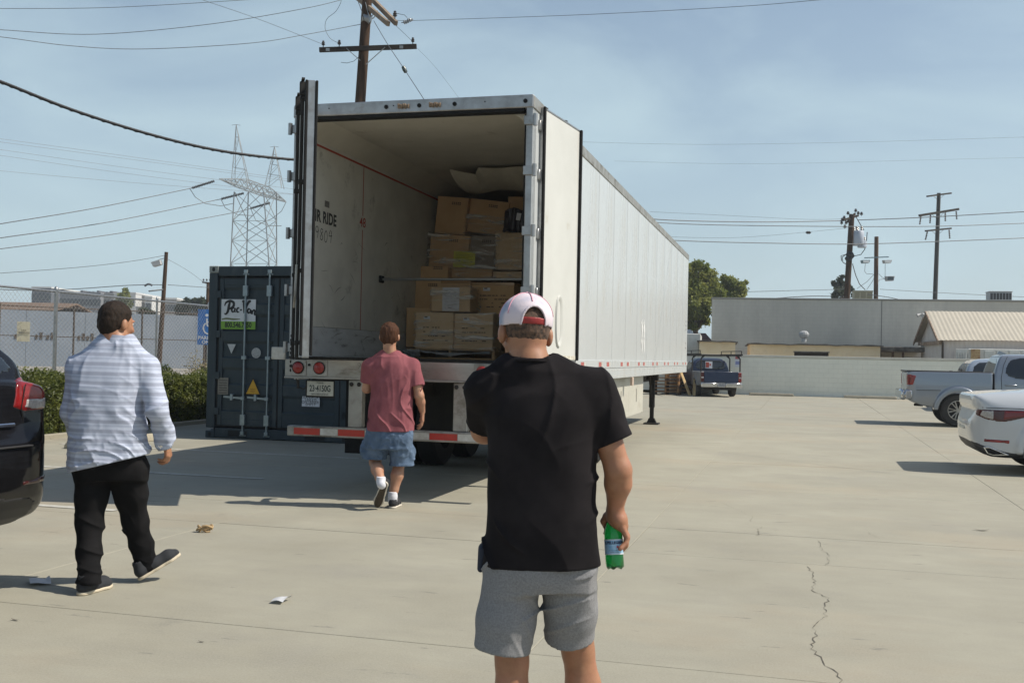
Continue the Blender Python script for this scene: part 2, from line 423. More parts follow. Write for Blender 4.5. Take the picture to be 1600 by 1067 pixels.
        gr = np.sqrt((px / a ** 2) ** 2 + (py / b ** 2) ** 2) / np.maximum(np.sqrt((px / a) ** 2 + (py / b) ** 2), 1e-6) + 1e-6
        d = (rr - 1) / gr
        dz = np.maximum(K[0, 0] - Z, Z - K[-1, 0])
        d = np.where(dz > 0, np.sqrt(np.maximum(d, 0) ** 2 + dz ** 2), np.maximum(d, dz))
        s.put(sl, d, k, op)
    def disp(s, fn, band=0.05):
        I, J, K = np.nonzero(np.abs(s.F) < band)
        s.F[I, J, K] += fn(s.ax[0][I], s.ax[1][J], s.ax[2][K]).astype(np.float32)
    def build(s, name, m, parent=None):
        V, Q = surf_nets(s.F, s.lo, s.h)
        return mesh_np(name, V, Q, m, parent)
# ================================================================== SETTING
GY = R(15.5); gv = Vector((math.sin(GY), math.cos(GY), 0)); cv = Vector((math.cos(GY), -math.sin(GY), 0))
def W(c, g, z=0.0): return cv * c + gv * g + Vector((0, 0, z))

m_dirt = mat('dry_dirt', (0.25, 0.22, 0.17), 0.95, col2=(0.33, 0.29, 0.23), scale=0.35, detail=8, world_space=True, bump=0.4, bscale=6, bdist=0.03)
m_gravel = mat('rail_gravel', (0.20, 0.19, 0.17), 0.95, col2=(0.34, 0.32, 0.28), scale=5, detail=8, world_space=True, bump=0.7, bscale=18, bdist=0.03)
# concrete: mottled, rust-toned patches, fine broom lines across, dark specks
m_conc = mat('concrete_slab', (0.245, 0.230, 0.176), 0.82, col2=(0.325, 0.311, 0.243), scale=0.9, detail=9, lo=0.3, hi=0.72, world_space=True)
n_, l_, b_ = nodes_of(m_conc)
def concrete_extra(n_, l_, b_):
    src = b_.inputs['Base Color'].links[0].from_socket
    geo = n_.new('ShaderNodeNewGeometry')
    def rot_map(sc, rz=-GY):
        mp = n_.new('ShaderNodeMapping'); mp.vector_type = 'TEXTURE'; mp.inputs['Rotation'].default_value = (0, 0, rz); mp.inputs['Scale'].default_value = sc; l_.new(geo.outputs['Position'], mp.inputs[0]); return mp
    def layer(prev, mp, scale, detail, lo, hi, col, amt, kind='noise'):
        t = n_.new('ShaderNodeTexNoise'); t.inputs['Scale'].default_value = scale; t.inputs['Detail'].default_value = detail; t.inputs['Roughness'].default_value = 0.65
        l_.new(mp.outputs[0], t.inputs['Vector'])
        r = n_.new('ShaderNodeMapRange'); r.inputs['From Min'].default_value = lo; r.inputs['From Max'].default_value = hi; r.inputs['To Max'].default_value = amt
        l_.new(t.outputs['Fac'], r.inputs['Value'])
        x = n_.new('ShaderNodeMix'); x.data_type = 'RGBA'; l_.new(prev, x.inputs[6]); x.inputs[7].default_value = lin(col); l_.new(r.outputs[0], x.inputs['Factor'])
        return x.outputs[2]
    o = layer(src, rot_map((3.2, 1, 1)), 5.0, 9, 0.42, 0.78, (0.22, 0.21, 0.17), 0.5)       # streaks along the broom direction
    o = layer(o, rot_map((1.6, 1, 1)), 0.30, 5, 0.52, 0.72, (0.33, 0.25, 0.16), 0.5)      # rusty patches
    o = layer(o, rot_map((1, 1, 1)), 0.55, 6, 0.56, 0.70, (0.21, 0.20, 0.175), 0.45)       # grey tyre grime
    o = layer(o, rot_map((4, 1, 1)), 7.5, 4, 0.655, 0.70, (0.10, 0.095, 0.085), 0.6)     # small pits and scuffs
    o = layer(o, rot_map((1.3, 1, 1)), 1.7, 7, 0.64, 0.74, (0.15, 0.145, 0.125), 0.45)      # old drips
    o = layer(o, rot_map((1, 1, 1)), 90.0, 2, 0.35, 0.7, (0.41, 0.39, 0.325), 0.3)         # sand grain
    l_.new(o, b_.inputs['Base Color'])
    t = n_.new('ShaderNodeTexNoise'); t.inputs['Scale'].default_value = 60; t.inputs['Detail'].default_value = 5; l_.new(rot_map((3, 1, 1)).outputs[0], t.inputs['Vector'])
    bp = n_.new('ShaderNodeBump'); bp.inputs['Strength'].default_value = 0.35; bp.inputs['Distance'].default_value = 0.004
    l_.new(t.outputs['Fac'], bp.inputs['Height']); l_.new(bp.outputs[0], b_.inputs['Normal'])
concrete_extra(n_, l_, b_)
m_joint = mat('joint_sealant', (0.11, 0.10, 0.085), 0.95, col2=(0.17, 0.155, 0.13), scale=3, world_space=True)

g = MB(); g.box(-700, 700, -120, 900, -0.6, -0.14); tag(g.build('ground', m_dirt), kind='structure')
# paved yard: sub-base sheet with separate slabs over it
pav = MB()
pav.box(-11.6, 30, -8, 58, -0.12, -0.013)
pv = pav.build('pavement', m_joint); pv.rotation_euler = (0, 0, -GY); tag(pv, kind='structure')
cols = [-11.6, -8.3, -4.8, -1.3, 2.2, 5.7, 9.2, 12.7, 16.2, 19.7, 23.2, 26.7, 30]
rows = [-8, -3, 1.0, 5.1, 8.05, 9.28, 12.4, 15.6, 19.2, 22.8, 26.4, 30, 33.6]
slab_cache = {}
for j in range(len(rows) - 1):
    for i in range(len(cols) - 1):
        w, d = cols[i + 1] - cols[i], rows[j + 1] - rows[j]; k = (round(w, 3), round(d, 3)); jn = 0.0046; jx = 0.0014
        if k not in slab_cache:
            mb = MB(); mb.cbox(-w / 2 + jx, w / 2 - jx, -d / 2 + jn, d / 2 - jn, -0.010, 0.0, 0.003)
            slab_cache[k] = mb.build('slab', m_conc, pv); o = slab_cache[k]
        else: o = copy_part(slab_cache[k])
        o.location = ((cols[i] + cols[i + 1]) / 2, (rows[j] + rows[j + 1]) / 2, random.uniform(-0.0012, 0.0012))
mb = MB(); y = 33.6
while y < 57.5:
    for i in range(len(cols) - 1): mb.box(cols[i] + 0.006, cols[i + 1] - 0.006, y + 0.006, min(y + 3.6, 58) - 0.006, -0.010, 0.0)
    y += 3.6
tag(mb.build('slab_far', m_conc, pv), kind='stuff')
# cracks: thin jagged grooves filled with dirt
m_crack = mat('crack_dirt', (0.10, 0.09, 0.072), 1.0)
def crack(pts, w0, name='crack'):
    mb = MB(); P = [G(u, v) for u, v in pts]; Q = []
    for a, b in zip(P[:-1], P[1:]):
        n = max(2, int((b - a).length / 0.045)); s = (b - a).cross(Vector((0, 0, 1))).normalized()
        for k in range(n): Q.append(a + (b - a) * k / n + s * random.uniform(-0.013, 0.013))
    Q.append(P[-1]); vs = []; nrm = Vector((1, 0, 0))
    for i, q in enumerate(Q):
        t = (Q[min(i + 1, len(Q) - 1)] - Q[max(i - 1, 0)]).normalized(); s = t.cross(Vector((0, 0, 1))) * w0 * 0.38 * random.choice((0.3, 0.5, 0.8, 1.0, 1.7)) * (0.3 if i in (0, len(Q) - 1) else 1)
        vs += [q + s, q - s]
    mb._add([(p.x, p.y, 0.0025) for p in vs], [(2 * i, 2 * i + 1, 2 * i + 3, 2 * i + 2) for i in range(len(Q) - 1)])
    o = mb.build(name, m_crack); o.parent = pv; o.rotation_euler = (0, 0, GY); return o
crack([(1279, 845), (1283, 858), (1294, 866), (1295, 876), (1290, 884)], 0.0035)
crack([(1263, 885), (1268, 893), (1274, 912), (1267, 922), (1295, 934), (1288, 950), (1290, 962), (1272, 978), (1274, 993), (1268, 1010), (1282, 1030), (1291, 1040), (1310, 1052), (1314, 1067), (1318, 1080)], 0.0052)
crack([(1124, 784), (1140, 791), (1160, 800), (1176, 807), (1171, 815)], 0.0025)
crack([(1190, 823), (1183, 828), (1187, 832), (1182, 838)], 0.006)
crack([(1350, 825), (1358, 834), (1375, 842)], 0.002)
crack([(158, 905), (200, 890), (250, 868)], 0.0016)
crack([(0, 842), (60, 838), (120, 822), (128, 806)], 0.0018)
# faded parking lines
m_line = mat('worn_white_paint', (0.52, 0.51, 0.46), 0.8, col2=(0.36, 0.345, 0.29), scale=7, detail=9, lo=0.38, hi=0.62, world_space=True)
def paint(a, b, w=0.1):
    mb = MB(); a = Vector(a); b = Vector(b); s = (b - a).cross(Vector((0, 0, 1))).normalized() * w / 2
    mb._add([(p.x, p.y, 0.0045) for p in (a + s, b + s, b - s, a - s)], [(0, 1, 2, 3)])
    o = mb.build('painted_line', m_line); o.parent = pv; o.rotation_euler = (0, 0, GY)
for c0 in (-10.9,):
    for g0 in (5.6, 8.3, 11.0, 13.7):
        paint(W(c0, g0), W(c0 + 4.9, g0))
# dirt strip and rail bed past the fence
mb = MB(); mb.box(-60, -13.95, -10, 75, -0.135, -0.03); o = mb.build('rail_bed', m_gravel); o.rotation_euler = (0, 0, -GY); tag(o, kind='structure')
mb = MB(); mb.box(-13.6, -11.62, -8, 58, -0.11, 0.02); o = mb.build('planting_bed', m_dirt); o.rotation_euler = (0, 0, -GY); tag(o, kind='structure')
mb = MB(); mb.cbox(-11.72, -11.58, -8, 58, -0.11, 0.075, 0.01); o = mb.build('kerb', m_conc); o.rotation_euler = (0, 0, -GY); tag(o, kind='structure')

# ---------------- low wall with chain link fence on the left
m_cream = mat('cream_paint', (0.50, 0.44, 0.32), 0.85, col2=(0.42, 0.365, 0.27), scale=2, world_space=True, dirt=(0.34, 0.30, 0.23), dirt_scale=1.0, dirt_lo=0.55, dirt_hi=0.8, bump=0.3, bscale=40)
FC = -13.75
e = empty('low_wall', W(FC, 10), -GY, 'low cream painted wall running under the chain link fence behind the hedge', 'wall')
mb = MB(); mb.box(-0.1, 0.1, 0, 36, -0.12, 0.80); mb.build('wall_body', m_cream, e)
mb = MB(); mb.cbox(-0.14, 0.14, -0.02, 36.02, 0.803, 0.89, 0.01); mb.build('wall_cap', m_cream, e)
m_galv = mat('galvanised_steel', (0.36, 0.37, 0.37), 0.42, 0.85, col2=(0.27, 0.28, 0.28), scale=8, rvar=0.1)
m_wire = mat('fence_wire', (0.42, 0.42, 0.40), 0.5, 0.6)
def chainlink(name, base, rz, Ln, z0, z1, posts, big, label, pitch=0.075, wr=0.0028, top=True, mid=None, mm=None, mw=None, pr=0.024):
    e = empty(name, base, rz, label, 'fence'); mm = mm or m_galv; mw = mw or m_wire
    mb = MB(); hgt = z1 - z0; x = -hgt
    while x < Ln:
        a0, a1 = max(x, 0), min(x + hgt, Ln)
        if a1 > a0:
            mb.bar((0.03, a0, z0 + (a0 - x)), (0.03, a1, z0 + (a1 - x)), wr, wr)
            mb.bar((0.034, a0, z1 - (a0 - x)), (0.034, a1, z1 - (a1 - x)), wr, wr)
        x += pitch * 1.414
    tag(mb.build('chain_link', mw, e), kind='stuff')
    for y in posts:
        r = pr * 1.5 if y in big else pr
        mb = MB(); mb.cyl((0, y, z0 - 0.1), (0, y, z1 + 0.03), r, 10); mb.lathe([(r * 1.15, z1 + 0.02), (r * 1.15, z1 + 0.06), (r * 0.6, z1 + 0.09), (0.002, z1 + 0.1)], 10, (0, y, 0)); mb.build('post', mm, e, smooth=40)
        if y in big:
            for zz in (z0 + 0.15, (z0 + z1) / 2, z1 - 0.2): mb = MB(); mb.lathe([(r + 0.004, zz), (r + 0.004, zz + 0.03)], 10, (0, y, 0)); mb.build('clamp', mm, e, smooth=40)
    mb = MB(); mb.cyl((0, 0, z1), (0, Ln, z1), 0.021, 8); mb.build('top_rail', mm, e, smooth=40)
    mb = MB(); mb.cyl((0, 0, z0 + 0.04), (0, Ln, z0 + 0.04), 0.004, 5); mb.build('tension_wire', mw, e)
    if mid:
        mb = MB(); mb.cyl((0, 0, mid), (0, Ln, mid), 0.016, 8); mb.build('mid_rail', mm, e, smooth=40)
    return e
def gy_at(u, c=FC):                     # distance along the fence line seen at column u
    lo, hi = 5.0, 80.0
    for _ in range(40):
        md = (lo + hi) / 2; p = W(c, md); uu = 800 + p.x / p.y * FPX
        if uu < u: lo = md
        else: hi = md
    return lo
posts = [gy_at(u) - 10 for u in (-150, -30, 86, 244)] + [gy_at(325) - 10, gy_at(325) - 7, gy_at(325) - 4, 34]
chainlink('chain_link_fence', W(FC, 10), -GY, 35.9, 0.90, 2.53, posts, [posts[2]], 'near galvanised chain link fence standing on the low cream wall')
# small pale notice on the fence
e = empty('fence_notice', W(FC + 0.06, gy_at(32), 1.74), -GY, 'small cream notice plate wired to the chain link fence above the black car', 'sign')
m_cr2 = mat('notice_cream', (0.62, 0.57, 0.42), 0.6, col2=(0.52, 0.47, 0.34), scale=30)
m_print = mat('dark_print', (0.06, 0.055, 0.05), 0.7)
mb = MB(); mb.cbox(0, 0.004, -0.11, 0.11, -0.18, 0.18, 0.001); o = mb.build('plate', m_cr2, e, rot=(0, 0, R(-62)))
text_part('lettering', 'NO\nTRESPASS', 0.05, m_print, e, (0.012, -0.01, 0.0), (R(90), 0, R(28)), 0.0005)

# far fence across the rail bed, then the long pale blue wall
m_dark = mat('dark_rusty_steel', (0.05, 0.045, 0.04), 0.7, 0.3, col2=(0.10, 0.07, 0.05), scale=12)
A1 = A(-60, 520, 36); A2 = A(520, 540, 46); dirv = Vector((A2.x - A1.x, A2.y - A1.y, 0)); LL = dirv.length
e2 = chainlink('far_chain_link_fence', (A1.x, A1.y, -0.1), math.atan2(-dirv.x, dirv.y), LL, 0.7, 3.0, [1.2 + k * 2.55 for k in range(int(LL / 2.55))], [], 'further dark chain link fence with rails beyond the tracks', pitch=0.11, wr=0.004, mid=1.95, mm=m_dark, mw=m_dark, pr=0.035)
m_bluew = mat('pale_blue_wall_paint', (0.21, 0.25, 0.30), 0.8, col2=(0.25, 0.285, 0.33), scale=0.4, world_space=True, dirt=(0.18, 0.20, 0.22), dirt_scale=0.3, dirt_lo=0.5, dirt_hi=0.8)
B1 = A(-260, 500, 76); B2 = A(560, 500, 92); dv = Vector((B2.x - B1.x, B2.y - B1.y, 0)); LW = dv.length
e = empty('long_wall', (B1.x, B1.y, -0.1), math.atan2(-dv.x, dv.y) , 'long pale blue grey wall beyond the fences and tracks', 'wall')
hN, hF = 4.35, 4.30
k = 0; y = 0.0
while y < LW:
    mb = MB(); mb.box(-0.1 + random.uniform(-0.006, 0.006), 0.12, y + 0.012, min(y + 4.2, LW) - 0.012, 0, hN + random.uniform(-0.015, 0.015)); mb.build('panel', m_bluew, e); y += 4.2
mb = MB(); mb.box(-0.06, 0.05, 0, LW, 0, hN - 0.1); mb.build('wall_core', m_bluew, e)
for uu in (20, 47, 62, 104, 116):  # small dark marks on the wall, built as pairs of blocks
    t = (A(uu, 525, 80).x - B1.x) / dv.x * LW
    mb = MB(); mb.box(0.122, 0.16, t - 0.3, t - 0.12, 2.15, 2.5); mb.build('bracket', m_dark, e); mb = MB(); mb.box(0.122, 0.16, t + 0.02, t + 0.22, 2.15, 2.7); mb.build('bracket', m_dark, e)

# ---------------- hedges (one in the sun, one with the container's shade painted into its leaves)
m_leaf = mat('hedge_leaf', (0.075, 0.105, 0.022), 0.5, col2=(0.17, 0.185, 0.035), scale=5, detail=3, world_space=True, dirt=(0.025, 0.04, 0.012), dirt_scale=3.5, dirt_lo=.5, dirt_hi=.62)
m_leaf_shaded = mat('hedge_leaf_shaded', (0.034, 0.05, 0.016), 0.6, col2=(0.06, 0.08, 0.022), scale=5, detail=3, world_space=True)  # darker leaf copy: shade from the container put into the colour
def leafy(m, amt=0.45):
    nt = m.node_tree; N, L = nt.nodes, nt.links; b = N['Principled BSDF']; o = [n for n in N if n.type == 'OUTPUT_MATERIAL'][0]
    t = N.new('ShaderNodeBsdfTranslucent'); x = N.new('ShaderNodeMixShader'); x.inputs[0].default_value = amt
    if b.inputs['Base Color'].links: L.new(b.inputs['Base Color'].links[0].from_socket, t.inputs['Color'])
    L.new(b.outputs[0], x.inputs[1]); L.new(t.outputs[0], x.inputs[2]); L.new(x.outputs[0], o.inputs['Surface'])
leafy(m_leaf); leafy(m_leaf_shaded)
m_twig = mat('twig', (0.05, 0.035, 0.022), 0.9)
def leaf_cloud(rs, pts, sz, jit=0.5, up=0.3):
    """numpy: leaf-shaped quads at points; returns V,Q"""
    n = len(pts); d = rs.normal(size=(n, 3)); d[:, 2] += up; d /= np.linalg.norm(d, axis=1)[:, None]
    t = np.cross(d, rs.normal(size=(n, 3))); t /= np.linalg.norm(t, axis=1)[:, None]; b = np.cross(d, t)
    s = sz * rs.uniform(1 - jit, 1 + jit, (n, 1)); fold = d * s * 0.18
    V = np.stack([pts - t * s, pts - b * s * 0.5 + fold, pts + t * s, pts + b * s * 0.5 + fold], 1).reshape(-1, 3)
    return V, np.arange(4 * n).reshape(-1, 4)
def hedge(c0, c1, g0, g1, h, label, m, n, seed):
    rs = np.random.RandomState(seed); Ln = g1 - g0; Wd = c1 - c0
    e = empty('hedge', W(c0, g0), -GY, label, 'hedge', None)
    P = rs.uniform(0, 1, (n, 3)); face = rs.uniform(0, 1, n)
    dep = np.abs(rs.normal(0, 0.05, n))
    X = P[:, 0] * Wd; Y = P[:, 1] * Ln; Z = P[:, 2] * h
    lump = 0.20 * (vnoise(X * 2.2, Y * 2.2, Z * 2.2, seed) - 0.5) * 2 + 0.09 * (vnoise(X * 6, Y * 6, Z * 6, seed + 3) - 0.5) * 2
    a = face < 0.45; b_ = (face >= 0.45) & (face < 0.8); c = (face >= 0.8) & (face < 0.9); d = face >= 0.9
    X[a] = Wd - dep[a] + lump[a]; Z[b_] = h - dep[b_] + lump[b_]; Y[c] = dep[c] + lump[c]; Y[d] = Ln - dep[d] + lump[d]
    V, Q = leaf_cloud(rs, np.stack([X, Y, Z], 1), 0.026, 0.45)
    mesh_np('foliage', V, Q, m, e, smooth=False)
    mb = MB()
    for k in range(14):
        y = Ln * (k + 0.5) / 14; x = Wd * rs.uniform(0.3, 0.7)
        for q in range(3): mb.tube([(x, y, 0), (x + rs.uniform(-.15, .15), y + rs.uniform(-.15, .15), h * .4), (x + rs.uniform(-.4, .4), y + rs.uniform(-.3, .3), h * .85)], [0.014, 0.01, 0.004], 5)
    mb.build('stem', m_twig, e)
    mb = MB(); mb.cbox(0.12, Wd - 0.12, 0.12, Ln - 0.12, 0.05, h - 0.12, 0.05); mb.build('shade_core', mat('hedge_inner', (0.018, 0.022, 0.01), 1.0), e)  # solid dark core painted as the shade between the leaves
    return e
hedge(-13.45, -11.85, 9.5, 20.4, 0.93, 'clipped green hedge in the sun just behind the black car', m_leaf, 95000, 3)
hedge(-12.95, -11.35, 21.0, 30.0, 1.02, 'darker shaded hedge between the striped shirt man and the shipping container', m_leaf_shaded, 60000, 4)
# dried seed-head plant poking over the wall, and dry grass on the rail bed
rs = np.random.RandomState(9); e = empty('dry_shrub', W(-13.3, 21.2, 0.02), 0, 'dry straw coloured shrub poking up behind the striped shirt man', 'plant')
pts = rs.normal(0, 1, (900, 3)) * np.array([0.16, 0.16, 0.2]) + np.array([0, 0, 0.95]); V, Q = leaf_cloud(rs, pts, 0.02)
mesh_np('foliage', V, Q, mat('dry_leaf', (0.30, 0.24, 0.13), 0.8, col2=(0.16, 0.15, 0.06), scale=20), e, smooth=False)
mb = MB()
for k in range(14): mb.tube([(0, 0, 0), (rs.normal() * .06, rs.normal() * .06, .5), (rs.normal() * .2, rs.normal() * .2, 1.1)], [0.008, 0.006, 0.002], 4)
mb.build('stem', m_twig, e)
pts = []
rs = np.random.RandomState(5); V = []; Q = []
for k in range(5200):
    t = rs.uniform(0, 1); q = A(236 + 92 * t, 560, rs.uniform(30, 33)); x, y = q.x, q.y
    hh = rs.uniform(0.12, 0.5) * (1 - abs(t - 0.5)); a = rs.uniform(0, 6.28); w = 0.012; l = rs.normal(0, 0.12, 2)
    n = len(V); V += [(x - w * math.cos(a), y - w * math.sin(a), 0.15), (x + w * math.cos(a), y + w * math.sin(a), 0.15), (x + l[0] + .003, y + l[1], 0.15 + hh), (x + l[0] - .003, y + l[1], 0.15 + hh)]; Q.append((n, n + 1, n + 2, n + 3))
o = mesh_np('dry_grass', np.array(V), np.array(Q), mat('dry_grass_blade', (0.40, 0.36, 0.14), 0.9, col2=(0.22, 0.24, 0.08), scale=2, world_space=True), None, smooth=False)
tag(o, 'yellow dry grass growing beside the tracks behind the low wall', 'grass', kind='stuff')
mb = MB(); q = A(282, 560, 31.5); mb.grid(lambda a, b: (q.x - 3.4 + 6.8 * a, q.y - 3 + 6 * b, -0.1 + 0.32 * math.sin(math.pi * a) * math.sin(math.pi * b)), 16, 10)
tag(mb.build('earth_mound', m_dirt, None, smooth=60), kind='structure')
# rails
for k, off in enumerate((0, 1.435)):
    mb = MB(); mb.box(-17.2 - off - 0.035, -17.2 - off + 0.035, -10, 75, -0.03, 0.12); o = mb.build('rail', m_dark); o.rotation_euler = (0, 0, -GY)
    tag(o, ('nearer' if k == 0 else 'further') + ' dark steel rail lying along the gravel behind the low wall', 'rail', 'railway rails')

# accessible parking sign
p = W(FC + 0.10, gy_at(320) , 0)
e = empty('parking_sign', (p.x, p.y, 0.0), R(6), 'blue and white wheelchair parking sign on a post beside the shipping container', 'sign')
m_sblue = mat('sign_blue', (0.03, 0.16, 0.48), 0.45, col2=(0.05, 0.2, 0.52), scale=12); m_swhite = mat('sign_white', (0.72, 0.73, 0.72), 0.5)
sz = 2.02
mb = MB(); mb.cbox(-0.26, 0.26, -0.006, 0, sz - 0.42, sz + 0.42, 0.002); mb.build('plate', m_sblue, e)
mb = MB(); mb.cyl((0, 0.03, 0.0), (0, 0.03, sz + 0.3), 0.028, 10); mb.build('post', m_galv, e, smooth=40)
mb = MB(); Y0 = -0.0085
ring = [(0.02 + 0.145 * math.cos(R(a)), sz - 0.02 + 0.145 * math.sin(R(a))) for a in range(130, 372, 14)]
stroke(mb, ring, 0.034, Y0); stroke(mb, [(-0.045, sz + 0.21), (-0.03, sz + 0.03), (0.09, sz + 0.02), (0.14, sz - 0.13), (0.19, sz - 0.11)], 0.036, Y0 - 0.001, smooth_n=3)
stroke(mb, [(-0.035, sz + 0.12), (0.075, sz + 0.12)], 0.03, Y0 - 0.002); mb.lathe([(0.002, Y0 - .0005), (0.036, Y0), (0.036, Y0 + 0.001)], 12, (-0.05, 0, sz + 0.28), 'y')
mb.build('wheelchair_symbol', m_swhite, e)
text_part('lettering', 'PARKING\nONLY', 0.115, m_swhite, e, (0, -0.0085, sz - 0.31), (R(90), 0, 0), 0.0005, offset=0.003)

# ---------------- far low buildings on the left
m_win = mat('far_window_glass', (0.05, 0.06, 0.07), 0.15, 0.0)
m_trimw = mat('far_white_trim', (0.62, 0.62, 0.60), 0.7)
def far_block(u0, u1, vtop, Y, dep, label, m, wins=None, wrows=3, cat='building', parap=True, blocks=()):
    a = A(u0, vtop, Y); b = A(u1, vtop, Y); w = b.x - a.x; h = a.z
    e = empty('far_building', ((a.x + b.x) / 2, Y, -0.14), 0, label, cat)
    mb = MB(); mb.box(-w / 2, w / 2, 0, dep, 0, h); mb.build('wall', m, e)
    if parap:
        mb = MB(); mb.box(-w / 2 - 0.1, w / 2 + 0.1, -0.1, dep, h + 0.003, h + 0.35); mb.build('parapet', m_trimw if random.random() < 0.4 else m, e)
    if wins:
        mbg = MB(); mbg.box(-0.6, 0.6, -0.06, 0.05, -0.75, 0.75); src = None
        for r_ in range(wrows):
            for c_ in range(wins):
                x = -w / 2 + w * (c_ + 0.5) / wins; z = h - 2.0 - r_ * 3.1
                if z < 1: continue
                if src is None: src = mbg.build('window', m_win, e, loc=(x, 0, z))
                else: copy_part(src, (x, 0, z))
    for (x0, x1, hh) in blocks:
        mb = MB(); mb.box(-w / 2 + w * x0, -w / 2 + w * x1, dep * .3, dep * .6, h, h + hh); mb.build('roof_unit', mat('far_roof_unit', (0.10, 0.10, 0.11), 0.8), e)
    return e
m_fg = mat('far_grey_render', (0.19, 0.20, 0.22), 0.85, col2=(0.22, 0.23, 0.25), scale=0.1, world_space=True)
m_fg2 = mat('far_taupe_render', (0.30, 0.29, 0.28), 0.85); m_fw = mat('far_white_render', (0.55, 0.55, 0.54), 0.8); m_fd = mat('far_dark_render', (0.11, 0.12, 0.14), 0.85)
far_block(50, 80, 449, 250, 20, 'small dark grey block with flat top, leftmost on the far skyline', m_fd, 4, 2)
far_block(94, 157, 457, 240, 30, 'wide dark grey flat roofed apartment block on the far skyline', m_fg, 9, 4, blocks=((.1, .16, 1.2), (.3, .36, 1), (.4, .44, 1), (.52, .58, 1.2), (.75, .8, 1), (.85, .93, 1.2)))
far_block(157.5, 178, 459, 242, 30, 'taupe apartment block just right of the dark grey one', m_fg2, 3, 4)
far_block(178.5, 187, 459, 238, 26, 'narrow white stair tower of the apartments left of the far tree', m_fw, 1, 4)
far_block(200, 212, 458, 236, 26, 'narrow white apartment front just right of the far tree', m_fw, 1, 5)
far_block(212.5, 226, 463, 240, 26, 'grey apartment block between the two white fronts', m_fg2, 2, 4)
far_block(226.5, 237.5, 464, 236, 26, 'white apartment front left of the dark lamp pole', m_fw, 1, 5)
far_block(238, 276, 466, 242, 26, 'light grey apartment block behind the dark lamp pole', m_fg2, 5, 4)
far_block(286, 330, 471, 190, 20, 'low pale house roofline beside the shipping container', mat('far_tan', (0.33, 0.31, 0.27), 0.85), 4, 1)
# brown shed roof over the wall
p0 = A(-80, 470, 100); p1 = A(82, 470, 100)
e = empty('brown_roofed_shed', ((p0.x + p1.x) / 2, 100, -0.14), 0, 'long low shed with rusty brown roof behind the blue wall', 'shed'); w = p1.x - p0.x
mb = MB(); mb.box(-w / 2, w / 2, 0.4, 9, 0, 5.0); mb.build('wall', m_fd, e)
m_brn = mat('rusty_roof', (0.12, 0.075, 0.05), 0.9, col2=(0.17, 0.12, 0.085), scale=1.2, world_space=True)
mb = MB(); mb.prism([(-0.4, 4.95), (-0.4, 5.1), (5, 6.0), (10, 5.1), (10, 4.95), (5, 5.85)], 'x', -w / 2 - .3, w / 2 + .3)
mb.build('roof', m_brn, e)
for k in range(9):
    mb = MB(); x = -w / 2 + w * (k + .5) / 9; mb.box(x - .08, x + .08, -0.3, -0.14, 0, 4.95); mb.build('post', m_dark, e)

# ---------------- trees
m_bark = mat('bark', (0.10, 0.075, 0.05), 0.95, col2=(0.06, 0.045, 0.03), scale=4, bump=0.5)
def tree(name, loc, trunk_h, clumps, leaf, nleaf, m, label, seed, trunk_r=0.22, cat='tree', group=None, sig=0.36):
    """clumps: (x,z,y,r) balls of foliage relative to the base"""
    rs = np.random.RandomState(seed); e = empty(name, loc, 0, label, cat, group)
    mb = MB(); top = np.array([0, 0, trunk_h])
    mb.tube([(0, 0, -0.1), (0.05, 0, trunk_h * .5), tuple(top)], [trunk_r, trunk_r * .75, trunk_r * .55], 9)
    P = []
    for (x, z, y, r) in clumps:
        c = np.array([x, y, z]); md = (top + c) / 2 + np.array([0, 0, -0.1 * r])
        mb.tube([tuple(top * 0.95), tuple(md), tuple(c)], [trunk_r * .45, trunk_r * .25, trunk_r * .08], 6)
        n = int(nleaf * r ** 2 / sum(q[3] ** 2 for q in clumps)); sub = rs.normal(size=(max(5, int(11 * r)), 3)); sub /= np.linalg.norm(sub, axis=1)[:, None]; sub *= r * rs.uniform(0.45, 0.95, (len(sub), 1))
        k = rs.randint(0, len(sub), n); P.append(c + sub[k] + rs.normal(size=(n, 3)) * r * sig * 0.55)
    mb.build('trunk', m_bark, e, smooth=60)
    P = np.concatenate(P); V, Q = leaf_cloud(rs, P, leaf, 0.5, 0.2); mesh_np('crown', V, Q, m, e, smooth=False); return e
m_tl = mat('tree_leaf', (0.15, 0.185, 0.04), 0.6, col2=(0.29, 0.30, 0.075), scale=0.9, detail=5, world_space=True)
m_tl2 = mat('tree_leaf_dark', (0.03, 0.045, 0.02), 0.6, col2=(0.055, 0.075, 0.03), scale=0.9, detail=5, world_space=True)
leafy(m_tl); leafy(m_tl2)
def px_tree(name, Y, balls, leaf, n, m, label, seed, tr=0.25, sig=0.36, trunk_h=None):
    cs = [(A(u, v, Y), r * Y / FPX) for u, v, r in balls]; x0 = sum(c.x for c, r in cs) / len(cs); zmin = min(c.z for c, r in cs); rs = random.Random(seed)
    return tree(name, (x0, Y, -0.1), trunk_h or max(1.5, zmin - 0.6), [(c.x - x0, c.z + .1, rs.uniform(-1, 1) * r, r) for c, r in cs], leaf, n, m, label, seed, tr, sig=sig)
px_tree('broadleaf_tree', 78, [(1090, 425, 15), (1105, 440, 18), (1078, 450, 22), (1100, 465, 20), (1085, 480, 20), (1075, 500, 18), (1094, 497, 14), (1070, 430, 18), (1060, 460, 30), (1120, 452, 14)], 0.105, 60000, m_tl, 'large bushy green tree rising beside the front end of the trailer', 21, 0.35)
px_tree('broadleaf_tree', 84, [(1138, 445, 13), (1150, 452, 13), (1158, 446, 7), (1128, 458, 13), (1145, 464, 14), (1160, 462, 7), (1130, 440, 8)], 0.105, 30000, m_tl, 'smaller rounded green tree just right of the large one, over the grey building', 22, 0.25)
